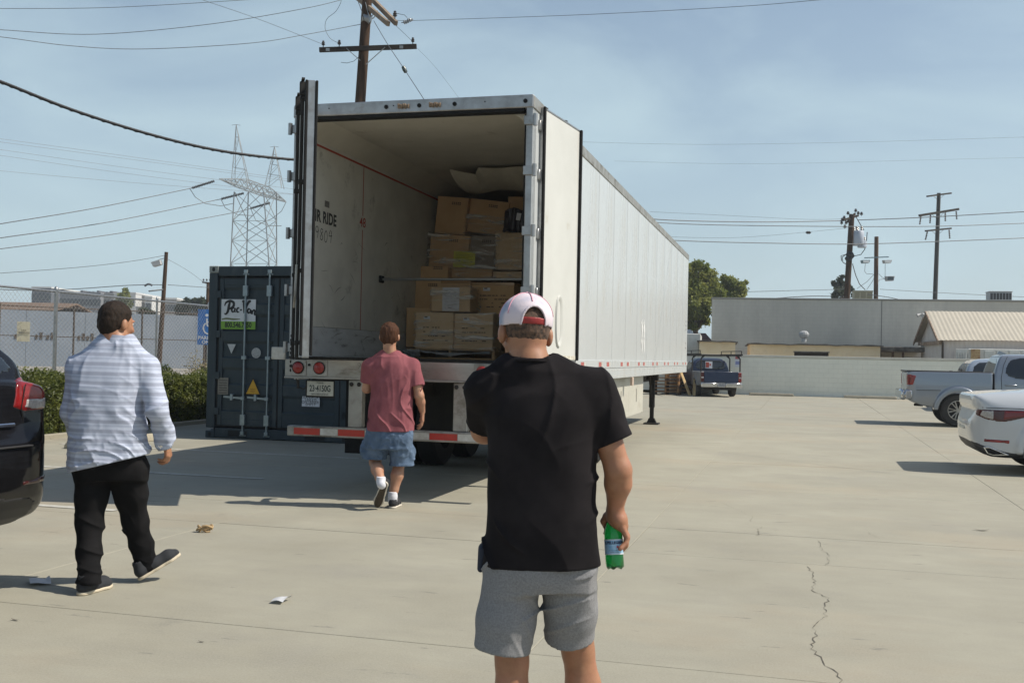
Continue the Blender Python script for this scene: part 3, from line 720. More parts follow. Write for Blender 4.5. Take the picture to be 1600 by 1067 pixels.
px_tree('thin_tree', 110, [(1312, 436, 5), (1308, 446, 6), (1318, 445, 5), (1313, 455, 7), (1305, 462, 6), (1322, 458, 6), (1330, 450, 5), (1334, 460, 5), (1316, 432, 3)], 0.20, 2200, m_tl2, 'sparse dark tree behind the transformer pole on the roofline', 23, 0.2, 0.5)
px_tree('small_tree', 200, [(193, 458, 6), (190, 468, 7), (198, 466, 6), (193, 476, 8)], 0.45, 2500, m_tl, 'small light green tree between the far white apartment fronts', 24, 0.3)
px_tree('round_tree', 150, [(290, 478, 9), (303, 475, 8), (315, 478, 9), (325, 482, 9), (278, 484, 7)], 0.4, 5000, m_tl2, 'low dark green trees over the blue wall beside the container', 25, 0.3)
px_tree('round_tree', 130, [(222, 492, 7), (232, 488, 6), (240, 494, 7), (216, 498, 6)], 0.3, 3000, m_tl2, 'dark bushy tree over the blue wall below the white apartments', 26, 0.3)
# ================================================================== RIGHT SIDE: block wall, buildings, poles
BW = Vector((13.6, 46.0, 0))
m_blk = mat('painted_block', (0.80, 0.79, 0.69), 0.85, col2=(0.73, 0.73, 0.64), scale=0.7, world_space=True, dirt=(0.62, 0.61, 0.52), dirt_scale=0.5, dirt_lo=0.55, dirt_hi=0.85, bump=0.3, bscale=30)
m_mort = mat('mortar', (0.62, 0.62, 0.54), 0.95)
e = empty('block_wall', BW, -GY, 'long pale grey painted block wall closing off the far side of the yard', 'wall')
mb = MB(); mb.box(-14, 24, 0.012, 0.19, -0.1, 1.66); mb.build('wall_core', m_mort, e)
mb = MB()
for r_ in range(8):
    x = -14 + (0.2 if r_ % 2 else 0)
    while x < 24:
        q = random.uniform(0, 0.004); mb.box(x + 0.004, min(x + 0.4, 24) - 0.004, q, 0.2 - q, r_ * 0.205 + 0.004, r_ * 0.205 + 0.201); x += 0.4
tag(mb.build('block_courses', m_blk, e), kind='stuff')
mb = MB(); mb.cbox(-14, 24, -0.02, 0.22, 1.665, 1.765, 0.008); mb.build('wall_cap', mat('cap_paint', (0.62, 0.60, 0.52), 0.8, col2=(0.5, 0.48, 0.42), scale=1, world_space=True), e)
# concrete wheel stops
m_stop = mat('wheel_stop_concrete', (0.38, 0.345, 0.26), 0.9, col2=(0.30, 0.27, 0.21), scale=5, bump=0.3)
def wheel_stop(loc, rz, label, Ln=1.85):
    mb = MB(); mb.prism([(-0.08, 0), (0.08, 0), (0.075, 0.06), (0.05, 0.115), (-0.05, 0.115), (-0.075, 0.06)], 'y', -Ln / 2, Ln / 2)
    mb.prism([(-0.08, 0), (0.08, 0), (0.07, 0.05), (0.04, 0.09), (-0.04, 0.09), (-0.07, 0.05)], 'y', -Ln / 2 - 0.03, -Ln / 2 - 0.001)
    o = mb.build('wheel_stop', m_stop, None, bevel=0.01); o.location = loc; o.rotation_euler = (0, 0, rz)
    tag(o, label, 'wheel stop', 'concrete wheel stops'); return o
wheel_stop((11.3, 45.9, 0), R(90) - GY, 'concrete wheel stop at the wall foot just right of the blue pickup')
wheel_stop((15.25, 44.9, 0), R(90) - GY, 'concrete wheel stop at the wall foot behind the silver pickup tail', 2.1)
q0 = G(110, 700); wheel_stop((q0.x + 0.35, q0.y + 0.75, 0), -GY - R(6), 'concrete wheel stop at the hedge foot behind the striped shirt man', 1.8)

# big grey block building
m_gb = mat('grey_block_building', (0.49, 0.475, 0.42), 0.9, col2=(0.60, 0.58, 0.51), scale=0.35, detail=7, world_space=True, dirt=(0.40, 0.39, 0.35), dirt_scale=0.4, dirt_lo=0.45, dirt_hi=0.75, stretch=(1, 1, 0.22))
n_, l_, b_ = nodes_of(m_gb)
BYAW = R(10.8)
br = n_.new('ShaderNodeTexBrick'); br.inputs['Scale'].default_value = 1.0; br.inputs['Brick Width'].default_value = 0.4; br.inputs['Row Height'].default_value = 0.2; br.inputs['Mortar Size'].default_value = 0.012
br.inputs['Color1'].default_value = (1, 1, 1, 1); br.inputs['Color2'].default_value = (0.9, 0.9, 0.9, 1); br.inputs['Mortar'].default_value = (0.78, 0.78, 0.78, 1)
tc = n_.new('ShaderNodeTexCoord'); sp = n_.new('ShaderNodeSeparateXYZ'); cb = n_.new('ShaderNodeCombineXYZ'); l_.new(tc.outputs['Object'], sp.inputs[0]); l_.new(sp.outputs['X'], cb.inputs['X']); l_.new(sp.outputs['Z'], cb.inputs['Y']); l_.new(cb.outputs[0], br.inputs['Vector'])
mx = n_.new('ShaderNodeMix'); mx.data_type = 'RGBA'; mx.blend_type = 'MULTIPLY'; mx.inputs['Factor'].default_value = 0.4; l_.new(b_.inputs['Base Color'].links[0].from_socket, mx.inputs[6]); l_.new(br.outputs['Color'], mx.inputs[7]); l_.new(mx.outputs[2], b_.inputs['Base Color'])
e = empty('grey_building', A(1112, 500, 60).xy.to_3d(), -BYAW, 'large windowless grey block building behind the sheds', 'building')
mb = MB(); mb.box(0, 46, 0, 18, -0.14, 4.98); mb.build('wall', m_gb, e)
mb = MB(); mb.cbox(-0.04, 46, -0.05, 18, 4.983, 5.07, 0.01); mb.build('parapet_cap', mat('cap_grey', (0.24, 0.24, 0.22), 0.85), e)
for x in (9.2, 18.6, 28):
    mb = MB(); mb.box(x, x + 0.03, -0.012, 0.02, 0, 4.97); mb.build('control_joint', mat('joint_dark', (0.15, 0.15, 0.14), 0.9), e)
# rooftop units
m_actan = mat('tan_metal', (0.42, 0.38, 0.26), 0.6, col2=(0.36, 0.32, 0.22), scale=4); m_acg = mat('grey_metal', (0.42, 0.43, 0.43), 0.55, col2=(0.34, 0.35, 0.35), scale=4)
def rooftop(u0, u1, v0, v1, Y, label, m, n=5, rows=1):
    a = A(u0, v0, Y); b = A(u1, v1, Y); w = b.x - a.x; h = a.z - b.z
    e = empty('rooftop_unit', ((a.x + b.x) / 2, Y, b.z), -BYAW, label, 'air conditioner')
    mb = MB(); mb.cbox(-w / 2, w / 2, 0, w * .8, 0, h, 0.02); mb.build('cabinet', m, e)
    mb = MB(); mb.cbox(-w / 2 - .03, w / 2 + .03, -.03, w * .8 + .03, h + .003, h + .05, 0.01); mb.build('lid', m, e)
    dk = mat('louvre_dark', (0.06, 0.06, 0.06), 0.8) if m is m_acg else mat('louvre_tan', (0.27, 0.24, 0.16), 0.8)
    for k in range(n):
        x = -w / 2 + w * (k + 0.12) / n
        mb = MB(); mb.box(x, x + w / n * 0.76, -0.012, -0.002, h * .18, h * .88); mb.build('grille', dk, e)
rooftop(1335, 1363, 455, 468.5, 63, 'tan rooftop cooler between the transformer pole and the floodlight pole', m_actan, 3)
rooftop(1548, 1580, 456, 471, 61, 'grey louvred rooftop unit at the right end of the grey building', m_acg, 7)

# tan sheds
m_tan = mat('tan_stucco', (0.68, 0.54, 0.35), 0.9, col2=(0.74, 0.62, 0.44), scale=1.2, world_space=True, dirt=(0.48, 0.39, 0.27), dirt_scale=0.8, dirt_lo=0.55, dirt_hi=0.8)
m_tar = mat('tar_roof_edge', (0.055, 0.05, 0.045), 0.9, col2=(0.19, 0.18, 0.165), scale=3, world_space=True)
m_shade_black = mat('painted_interior_shade', (0.03, 0.025, 0.02), 0.95)  # near-black colour standing in for shade inside shed and carport
def shed(u0, u1, vt, Y, label, dep=4.5, wins=()):
    a = A(u0, vt, Y); b = A(u1, vt, Y); w = (b.x - a.x) / math.cos(BYAW); h = a.z
    e = empty('tan_shed', (a.x, Y, -0.12), -BYAW, label, 'shed')
    xs = [0] + [q for wv in wins for q in (wv[0] * w, wv[1] * w)] + [w]
    mb = MB()
    for i in range(0, len(xs) - 1, 1):
        if i % 2 == 0: mb.box(xs[i], xs[i + 1], 0, 0.15, 0, h)
        else: mb.box(xs[i], xs[i + 1], 0, 0.15, h - 0.35, h); mb.box(xs[i], xs[i + 1], 0, 0.15, 0, 1.2)
    mb.box(0, 0.15, 0.152, dep, 0, h); mb.box(w - 0.15, w, 0.152, dep, 0, h); mb.box(0.152, w - 0.152, dep - .15, dep, 0, h); mb.build('wall', m_tan, e)
    mb = MB(); n = 26
    def f(i, j): 
        x = -0.12 + (w + 0.24) * i; return (x, -0.25 + (dep + .4) * j, h + 0.03 - 0.05 * j + 0.012 * math.sin(x * 2.3 + 1) + 0.016 * math.sin(x * 5.7))
    mb.grid(f, n, 3); o = mb.build('roof', m_tar, e, solid=0.05)
    for wv in wins:
        mb = MB(); mb.box(wv[0] * w, wv[1] * w, 0.3, 0.33, 1.2, h - 0.35); mb.build('window', m_shade_black, e)  # dark sheet painted as the shade within the opening
        mb = MB(); mb.box(wv[0] * w - .04, wv[1] * w + .04, -0.02, 0.03, h - 0.36, h - 0.31); mb.build('lintel', m_tar, e)
    return e, w, h
shed(1172, 1363, 534, 53, 'wide tan stucco shed with a dark slot window and a round roof vent', wins=((0.345, 0.61),))
shed(1093, 1147, 530, 52.5, 'narrow tan stucco shed just above the blue pickup')
# turbine vent
q = A(1256, 532, 53.6); e = empty('turbine_vent', (q.x, q.y, q.z - 0.02), 0, 'round metal turbine vent on the wide tan shed roof', 'vent')
mb = MB(); mb.cyl((0, 0, -0.05), (0, 0, 0.12), 0.13, 14); mb.build('collar', m_acg, e, smooth=40)
v0 = None
for k in range(16):
    a0 = 2 * math.pi * k / 16; mb = MB(); rsn = []
    for t in range(7):
        th = math.pi * t / 6; rr = 0.24 * math.sin(th) * 1.0 + 0.015; zz = 0.12 + 0.2 - 0.2 * math.cos(th)
        rsn.append([(rr * math.cos(a0 + s), rr * math.sin(a0 + s), zz) for s in (0, 0.30)])
    vs = [p for r_ in rsn for p in r_]; mb._add(vs, [(2 * i, 2 * i + 1, 2 * i + 3, 2 * i + 2) for i in range(6)])
    mb.build('blade', m_acg, e, solid=0.01)
# small white container, white roof and dark red roof glimpsed past the trailer nose
m_wht = mat('weathered_white_metal', (0.55, 0.55, 0.52), 0.6, col2=(0.46, 0.46, 0.43), scale=3, dirt=(0.28, 0.22, 0.17), dirt_scale=2.0, dirt_lo=0.6, dirt_hi=0.8)
a = A(1070, 521, 54.5); b = A(1095, 521, 54.5)
e = empty('storage_container', (b.x, 54.5, -0.1), -BYAW, 'small white storage container between the trailer nose and the narrow tan shed', 'container')
mb = MB(); mb.cbox(-2.4, 0, 0, 5.5, 0, a.z + .1, 0.03); mb.build('box', m_wht, e)
for k in range(8):
    mb = MB(); mb.box(-2.2 + k * .28, -2.08 + k * .28, -0.03, -0.003, 0.2, a.z - 0.1); mb.build('rib', m_wht, e)
for k, (u0, u1, v, Y, m, lb) in enumerate(((1078, 1112, 518, 66, mat('dark_red_roof', (0.11, 0.035, 0.03), 0.8), 'dark red tiled house roof between the trailer nose and the grey building'), (1062, 1088, 512, 60, m_wht, 'pale low roof just over the white storage container'))):
    a = A(u0, v, Y); b = A(u1, v, Y); w = b.x - a.x
    e = empty('far_house', ((a.x + b.x) / 2, Y, -0.1), 0, lb, 'house')
    mb = MB(); mb.box(-w / 2, w / 2, 0.3, 6, 0, a.z - 0.55); mb.build('wall', m_tan if k == 0 else m_wht, e)
    mb = MB(); mb.prism([(0, a.z - 0.6), (3.2, a.z + .1), (6.4, a.z - 0.6), (3.2, a.z - .05)], 'x', -w / 2 - .2, w / 2 + .2); mb.build('roof', m, e)

# carport with dark inside and roller door
a = A(1363, 540, 54); b = A(1452, 540, 54); w = b.x - a.x
e = empty('carport', (a.x, 54, -0.12), -BYAW, 'dark open carport with a white door between the tan shed and the pink building', 'carport')
mb = MB(); mb.cbox(-0.1, w + .1, -0.15, 5.5, a.z - 0.16, a.z + .08, 0.02); mb.build('roof', m_tar, e)
mb = MB(); mb.box(0, w, 4.9, 5, 0, a.z - .17); mb.box(0, 0.12, 0.1, 4.89, 0, a.z - .17); mb.build('wall', m_shade_black, e)  # inner walls coloured near black for the shade inside
for x in (0.02, w * .33, w * .5):
    mb = MB(); mb.box(x, x + .1, 0, .1, 0, a.z - .17); mb.build('post', mat('brown_post', (0.09, 0.05, 0.03), 0.9), e)
for k in range(9):
    mb = MB(); x = w * .52 + k * w * .45 / 9; mb.cbox(x, x + w * .45 / 9 - .012, 0.3, 0.36, 0.1, a.z - .42, 0.006); mb.build('door_panel', m_wht, e)

# pale pink corrugated building
m_pink = mat('pink_corrugated', (0.66, 0.58, 0.53), 0.7, col2=(0.70, 0.63, 0.57), scale=1.5, world_space=True, dirt=(0.42, 0.33, 0.27), dirt_scale=0.8, dirt_lo=0.6, dirt_hi=0.8)
m_roofw = mat('cream_corrugated_roof', (0.46, 0.42, 0.34), 0.7, col2=(0.41, 0.375, 0.305), scale=1.0, world_space=True, dirt=(0.40, 0.33, 0.24), dirt_scale=0.7, dirt_lo=0.6, dirt_hi=0.8)
fc = A(1474.5, 524, 49); ze = fc.z; zr = A(1460, 484, 51.7).z; Dp = 5.4
e = empty('pink_building', (fc.x, 49, -0.12), -BYAW, 'pale pink corrugated building with a cream gabled roof behind the silver pickup', 'building')
L_ = 17.0
def corr(f, n, amp, wav):    # corrugated sheet sampled across x
    pass
mb = MB(); vs = []; nx = int(L_ / 0.05)
for i in range(nx + 1):
    x = L_ * i / nx; y = 0.012 * math.sin(x * 2 * math.pi / 0.2); vs += [(x, y, 0), (x, y, ze)]
mb._add(vs, [(2 * i, 2 * i + 2, 2 * i + 3, 2 * i + 1) for i in range(nx)]); mb.build('front_wall', m_pink, e, smooth=60)
mb = MB(); yy = [Dp * i / 108 for i in range(109)]; vs = []
for y in yy: vs += [(0.012 * math.sin(y * 2 * math.pi / 0.2), y, 0), (0.012 * math.sin(y * 2 * math.pi / 0.2), y, ze + (zr - ze) * (1 - abs(2 * y / Dp - 1)))]
mb._add(vs, [(2 * i, 2 * i + 2, 2 * i + 3, 2 * i + 1) for i in range(108)]); mb.build('gable_wall', mat('white_gable_sheet', (0.58, 0.56, 0.53), 0.7, col2=(0.5, 0.47, 0.44), scale=2, world_space=True), e, smooth=60)
for sgn in (0, 1):
    mb = MB(); vs = []
    for i in range(nx + 1):
        x = -0.3 + (L_ + .3) * i / nx; dz = 0.012 * math.sin(x * 2 * math.pi / 0.2) + 0.05; sag = 0.03 * math.sin(x * 0.7) 
        y0 = -0.35 if sgn == 0 else Dp + .35
        vs += [(x, y0, ze - 0.16 + dz + sag), (x, Dp / 2, zr + dz)]
    mb._add(vs, [(2 * i, 2 * i + 2, 2 * i + 3, 2 * i + 1) for i in range(nx)]); mb.build('roof_sheet', m_roofw, e, smooth=60)
m_beam = mat('weathered_board', (0.40, 0.32, 0.24), 0.9, col2=(0.16, 0.10, 0.07), scale=5)
mb = MB(); mb.bar((-0.31, -0.36, ze - .2), (-0.31, Dp / 2, zr - .03), 0.05, 0.16); mb.bar((-0.31, Dp + .36, ze - .2), (-0.31, Dp / 2, zr - .03), 0.05, 0.16); mb.build('barge_board', m_beam, e)
mb = MB(); mb.box(-0.16, -0.03, 0, Dp, ze - 0.28, ze - .12); mb.build('tie_beam', m_beam, e)
mb = MB(); mb.cyl((-0.05, -0.06, 0), (-0.05, -0.06, ze - .2), 0.05, 8); mb.build('downpipe', m_dark, e, smooth=40)
mb = MB(); mb.box(L_ - 0.1, L_, 0.03, Dp, 0, ze); mb.box(0.03, L_, Dp - .1, Dp, 0, ze); mb.build('rear_wall', m_pink, e)
e2 = empty('security_light', e.location + Vector((-0.32 * math.cos(BYAW) + Dp / 2 * math.sin(BYAW), Dp / 2 * math.cos(BYAW), zr - .1)), R(20), 'small twin security light under the gable peak of the pink building', 'light')
mb = MB(); mb.cyl((0, 0, 0), (-0.3, -0.1, 0), 0.03, 8); mb.build('arm', m_acg, e2)
for k in (-1, 1):
    mb = MB(); mb.tube([(-0.3, -0.1 + k * .06, 0), (-0.42, -0.14 + k * .14, -.06), (-0.5, -0.16 + k * .18, -.1)], [0.03, 0.07, 0.1], 10); mb.build('lamp', m_acg, e2, smooth=40)
# parked trailer-box and open frame in front of the pink building
a = A(1495, 540, 47.6); m_rust = mat('rust_tan_metal', (0.45, 0.33, 0.17), 0.8, col2=(0.28, 0.15, 0.07), scale=6)
e = empty('box_container', (a.x, 47.6, -0.1), -BYAW, 'old white and rust streaked box container in front of the pink building', 'container')
mb = MB(); mb.cbox(0.5, 9, 0.1, 2.4, 0, a.z - .02, 0.03); mb.build('box', m_wht, e)
mb = MB(); mb.box(0.62, 1.0, 0.04, 0.098, 0, a.z - .04); mb.build('rusty_post', m_rust, e)
for k in range(14):
    mb = MB(); mb.cbox(1.2 + k * .52, 1.62 + k * .52, 0.04, 0.097, 0.1, a.z - .12, 0.01); mb.build('side_panel', m_wht, e)
for k in range(4):
    mb = MB(); mb.cyl((0.05 + k * .11, 0, 0), (0.05 + k * .11, 0, a.z - .2), 0.02, 6); mb.build('locking_bar', m_acg, e, smooth=40)
mb = MB(); mb.cbox(-0.02, 0.46, 0.03, 0.1, 0, a.z - 0.05, 0.01); mb.build('open_door', m_wht, e)

# ---------------- poles
m_pole = mat('creosoted_backlit_pole', (0.036, 0.024, 0.016), 0.95, spec=0.15, col2=(0.078, 0.048, 0.031), scale=3, stretch=(6, 6, 0.6), bump=0.5, bscale=10)  # creosote brown, darkened further to look backlit
m_arm = mat('weathered_backlit_crossarm', (0.03, 0.025, 0.021), 0.9, spec=0.15, col2=(0.055, 0.046, 0.038), scale=3, bump=0.4)  # weathered wood with the backlit darkness put into its colour
m_arm2 = mat('sun_painted_crossarm', (0.27, 0.21, 0.15), 0.9, col2=(0.16, 0.12, 0.085), scale=3, bump=0.4)  # paler copy of the crossarm wood, sunlight painted into the colour
m_porc = mat('grey_porcelain', (0.22, 0.24, 0.26), 0.25); m_porcb = mat('brown_porcelain', (0.05, 0.045, 0.045), 0.3)
def insulator(parent, loc, m, h=0.22, r=0.07, hang=False, rot=None):
    mb = MB(); s = -1 if hang else 1
    mb.lathe([(0.015, 0), (0.015, s * h * .25), (r * .6, s * h * .28), (r, s * h * .42), (r * .55, s * h * .52), (r * .9, s * h * .64), (r * .5, s * h * .78), (r * .62, s * h * .9), (0.01, s * h)], 10)
    return mb.build('insulator', m, parent, smooth=50, loc=loc, rot=rot)
def string_ins(parent, a, b, m, n=9, r=0.12):
    a = Vector(a); b = Vector(b); d = b - a; mb = MB(); pr = []
    mb.tube([a + d * (i / (2 * n)) for i in range(2 * n + 1)], [r if i % 2 else r * .35 for i in range(2 * n + 1)], 8)
    return mb.build('insulator_string', m, parent, smooth=50)
def pole_obj(name, top, bot_xy, r0, r1, label, m=None):
    """leaning round pole from the ground to top; returns the Empty at its base"""
    e = empty(name, (bot_xy[0], bot_xy[1], -0.12), 0, label, 'utility pole')
    d = Vector(top) - e.location; mb = MB(); n = 10
    mb.tube([d * (i / n) for i in range(n + 1)], [r0 + (r1 - r0) * i / n for i in range(n + 1)], 14); mb.build('pole', m or m_pole, e, smooth=50)
    return e, d
def pole_px(u0, v0, u1, v1, Y):     # top pixel, lower pixel -> top point and foot on the ground
    t = A(u0, v0, Y); b = A(u1, v1, Y); s = (t.z + .12) / (t.z - b.z); return t, (t.x + (b.x - t.x) * s, Y)
# main pole behind the trailer
Y = 32.0; t, f = pole_px(574, -4, 563, 158, Y); t = t + (t - Vector((f[0], f[1], -0.12))).normalized() * 0.5
e, d = pole_obj('utility_pole', t, f, 0.19, 0.145, 'tall brown wooden power pole with crossarms rising behind the trailer roof')
o_ = e.location
def L2(u, v, dy=0.0): q = A(u, v, Y + dy); return q - o_
mb = MB(); mb.bar(L2(499, 78.5, -.22), L2(651, 73, -.22), 0.10, 0.14); mb.build('crossarm', m_arm, e, bevel=0.008)
for u, v in ((541, 75), (602, 73)):
    mb = MB(); mb.bar(L2(u, v + 1, -.30), L2(563 if u < 570 else 572, 95 if u < 570 else 101, -.2), 0.04, 0.012); mb.build('brace', m_galv, e)
for u, v in ((505, 72), (530, 71), (645, 67)): insulator(e, L2(u, v + 2, -.22), m_porcb, 0.2, 0.06)
for u, v in ((512, 78), (627, 74)):
    mb = MB(); mb.box(-0.055, 0.055, 0, 0.004, -0.045, 0.045); mb.build('tag_plate', m_galv, e, loc=L2(u, v, -.275))
# upper double arm seen from below, running towards the camera on the right
for k, (ua, va, ub, vb) in enumerate(((556, -5, 607, 38), (577, -6, 619, 37))):
    a_ = L2(ua - 6, va - 5, 1.3 if k == 0 else 1.3); b_ = L2(ub, vb, -1.5 if k == 0 else -1.5)
    mb = MB(); mb.bar(a_, b_, 0.10, 0.14); mb.build('crossarm', m_arm2, e, bevel=0.008)
mb = MB(); mb.bar(L2(571, 4, -.2), L2(578, 33, -.25), 0.035, 0.012); mb.bar(L2(579, 27, -.2), L2(590, 17, -.6), 0.03, 0.012); mb.bar(L2(582, 30, -.2), L2(592, 20, -.8), 0.03, 0.012); mb.build('brace', m_galv, e)
mb = MB(); mb.cyl(L2(567.5, 29, -.01), L2(579, 33, -.01), 0.17, 12); mb.build('band', m_galv, e)
for (u, v) in ((617, 27), (627, 33), (633, 30)): insulator(e, L2(u, v + 3, -1.5), m_porcb if u < 620 else m_porc, 0.24, 0.07, rot=(0, R(0 if u < 620 else 80), 0))
m_cable = mat('black_cable', (0.02, 0.02, 0.02), 0.7)
mb = MB(); mb.tube([L2(u, v, -.3) for u, v in ((614, 23), (622, 22), (632, 24), (636, 28))], 0.008, 5); mb.build('jumper_wire', m_cable, e)
mb = MB(); mb.tube([L2(u, v, -.3) for u, v in ((562, 83), (560, 90), (553, 96), (542, 99), (533, 98))], 0.008, 5); mb.build('jumper_wire', m_cable, e)
mb = MB(); mb.tube([L2(u, v, -.3) for u, v in ((560, 4), (566, 20), (569, 33))], 0.010, 5); mb.build('jumper_wire', m_cable, e)

# distant wooden poles on the right
Y = 72.0; t, f = pole_px(1331, 335, 1323, 467, Y); e, d = pole_obj('utility_pole', t, f, 0.24, 0.18, 'leaning wooden pole carrying three grey transformers over the grey building'); o_ = e.location
mb = MB(); mb.bar(L2(1318, 344, -1.2), L2(1341, 337, 1.2), 0.10, 0.13); mb.bar(L2(1324, 347, -.3), L2(1336, 334, .3), 0.1, 0.13); mb.build('crossarm', m_arm, e)
for u, v in ((1316, 347), (1319, 344), (1325, 337), (1337, 333), (1341, 337), (1346, 338), (1322, 352), (1315, 352), (1320, 358)): insulator(e, L2(u, v, random.uniform(-1, 1)), m_porcb, 0.3, 0.12)
for (u, v0, v1, rr, dy) in ((1342, 360, 383, 7.5, -.5), (1337, 361, 384, 6, .5), (1347, 376, 387, 7, -.3)):
    a_ = L2(u, v0, dy); b_ = L2(u, v1, dy); r_ = rr * Y / FPX; hh = a_.z - b_.z
    mb = MB(); mb.lathe([(r_ * .9, 0), (r_, hh * .05), (r_, hh * .9), (r_ * .8, hh * .97), (r_ * .2, hh)], 16, (b_.x, b_.y, b_.z)); o = mb.build('transformer', mat('transformer_grey', (0.42, 0.46, 0.52), 0.45, col2=(0.36, 0.40, 0.46), scale=2), e, smooth=45)
    for q in (-.5, .5):
        mb = MB(); mb.lathe([(0.05, 0), (0.09, 0.06), (0.05, 0.12), (0.09, 0.18), (0.04, 0.25)], 8, (b_.x + q * r_, b_.y, b_.z + hh)); mb.build('bushing', m_porcb, o)
mb = MB(); mb.bar(L2(1330, 364, 0), L2(1344, 364, 0), 0.1, 0.1); mb.bar(L2(1329, 380, 0), L2(1344, 380, 0), 0.1, 0.1); mb.build('bracket', m_galv, e)
for pts in (((1355, 363), (1354, 375), (1351, 390), (1345, 398), (1335, 400)), ((1325, 395), (1316, 402), (1317, 410), (1324, 414)), ((1332, 412), (1337, 430), (1343, 444), (1352, 453)), ((1320, 398), (1314, 400), (1315, 408)), ((1330, 335), (1338, 340), (1345, 352), (1350, 360))):
    mb = MB(); mb.tube([L2(u, v, -.3) for u, v in pts], 0.028, 6); mb.build('drop_cable', m_cable, e, smooth=60)
mb = MB()
for (u, v, r_) in ((1328, 398, .3), (1326, 404, .28), (1331, 400, .2)):
    c = L2(u, v, -.1); mb.lathe([(0.02, -r_), (r_ * .7, -r_ * .5), (r_, 0), (r_ * .7, r_ * .5), (0.02, r_)], 8, c)
mb.build('cable_box', m_cable, e)

Y = 63.0; t, f = pole_px(1369.5, 370, 1368.5, 467, Y); e, d = pole_obj('utility_pole', t, f, 0.15, 0.12, 'shorter bare wooden pole holding three floodlights over the grey building', mat('brown_pole', (0.11, 0.065, 0.04), 0.9, col2=(0.07, 0.045, 0.03), scale=3, stretch=(6, 6, .6))); o_ = e.location
mb = MB(); mb.bar(L2(1350.5, 403, -.2), L2(1388.5, 401.5, -.2), 0.05, 0.06); mb.build('light_bar', mat('bluish_steel', (0.16, 0.23, 0.26), 0.5, 0.4), e)
for (u, v, m, tl) in ((1352, 407, mat('bluish_steel', (0.16, 0.23, 0.26)), 0), (1386, 407, m_acg, 0), (1390, 432, m_acg, 1)):
    c = L2(u, v, -.3)
    mb = MB(); s = 0.25 if not tl else 0.26
    mb.prism([(-s, 0.0), (s, 0.02), (s * .75, -0.16 - .1 * tl), (-s * .8, -0.18 - .1 * tl)], 'y', -.16, .16); o = mb.build('floodlight', m, e, loc=c, bevel=0.01)
    mb = MB(); mb.box(-s * .7, s * .7, -.17, -.163, -.15 - .08 * tl, -.03); mb.build('lens', m_swhite if not tl else m_win, o)
mb = MB(); mb.tube([L2(u, v, -.2) for u, v in ((1373, 440), (1374, 437), (1380, 436), (1388, 436))], 0.015, 6); mb.build('bracket_arm', m_galv, e)
mb = MB()
for pts in (((1352, 412), (1351, 424), (1354, 428), (1364, 428)), ((1383, 412), (1383, 432)), ((1373, 428), (1378, 433), (1383, 436))): mb.tube([L2(u, v, -.2) for u, v in pts], 0.012, 5)
mb.build('light_cable', m_cable, e)
for pts in (((1339, 451), (1355, 440), (1366, 428)), ((1354, 453), (1363, 440), (1368, 430))):
    mb = MB(); mb.tube([L2(u, v, .3) for u, v in pts], 0.012, 5); mb.build('light_cable', m_cable, e)

Y = 92.0; t, f = pole_px(1467, 302, 1461, 467, Y); e, d = pole_obj('utility_pole', t, f, 0.23, 0.16, 'tall dark pole with three tilted crossarms, rightmost on the skyline', mat('black_pole', (0.035, 0.035, 0.033), 0.9)); o_ = e.location
for (a0, b0, a1, b1, w) in ((1448.5, 307, 1486, 302, .14), (1436.5, 337, 1497.5, 327, .2), (1446, 361, 1486, 357, .14)):
    mb = MB(); mb.bar(L2(a0, b0, -1), L2(a1, b1, 1), w, w); mb.build('crossarm', m_arm, e)
for (u, v, u2, v2) in ((1439, 338, 1437, 351), (1454, 336, 1453, 349), (1477, 332, 1477, 346), (1494, 330, 1495, 343), (1449, 362, 1446, 375), (1483, 359, 1484, 373)):
    string_ins(e, L2(u, v), L2(u2, v2), m_porcb, 5, 0.09)
for (a0, b0, a1, b1) in ((1457, 306, 1465, 312), (1476, 304, 1467, 312), (1455, 334, 1464, 342), (1476, 331, 1466, 342), (1456, 361, 1463, 367), (1475, 359, 1465, 367)):
    mb = MB(); mb.cyl(L2(a0, b0), L2(a1, b1), 0.02, 5); mb.build('brace', m_galv, e)

# lamp pole on the left and the small pole by the container
Y = 60.0; t, f = pole_px(260, 394, 253, 500, Y); e, d = pole_obj('utility_pole', t, f, 0.15, 0.10, 'slim dark wooden pole with a shoebox lamp beyond the chain link fence'); o_ = e.location
mb = MB(); mb.prism([(-.28, -.02), (.2, .14), (.28, -.12), (-.14, -.26)], 'y', -.2, .2); mb.build('lamp_head', m_acg, e, loc=L2(245, 410, -.2))
mb = MB(); mb.cyl(L2(248, 406, -.1), L2(259, 403, 0), 0.02, 6); mb.build('lamp_arm', m_galv, e)
Y = 75.0; t, f = pole_px(325, 441, 324, 480, Y); e, d = pole_obj('utility_pole', t, f, 0.13, 0.10, 'short far pole with a small crossarm beside the container top corner'); o_ = e.location
mb = MB(); mb.bar(L2(316, 441), L2(334, 443), .1, .1); mb.build('crossarm', m_arm, e)
for u in (318, 323, 328): insulator(e, L2(u, 440), m_porcb, .2, .08)

# ---------------- steel transmission tower
Y = 150.0
m_lat = mat('galvanised_lattice', (0.26, 0.28, 0.29), 0.6, 0.1, col2=(0.20, 0.22, 0.23), scale=0.5, world_space=True)
b0 = A(400, 420, Y); e = empty('transmission_tower', (b0.x, Y, -0.14), 0, 'pale steel lattice transmission tower with two peaks above the container', 'transmission tower')
o_ = e.location
def LT(u, v, dy): return A(u, v, Y + dy) - o_
lat = [0]
def strut(pts, w=0.12, name='lattice'):
    mb = MB()
    for a_, b_ in zip(pts[:-1], pts[1:]): mb.bar(a_, b_, w * .68, w * .68)
    return mb.build(name, m_lat, e)
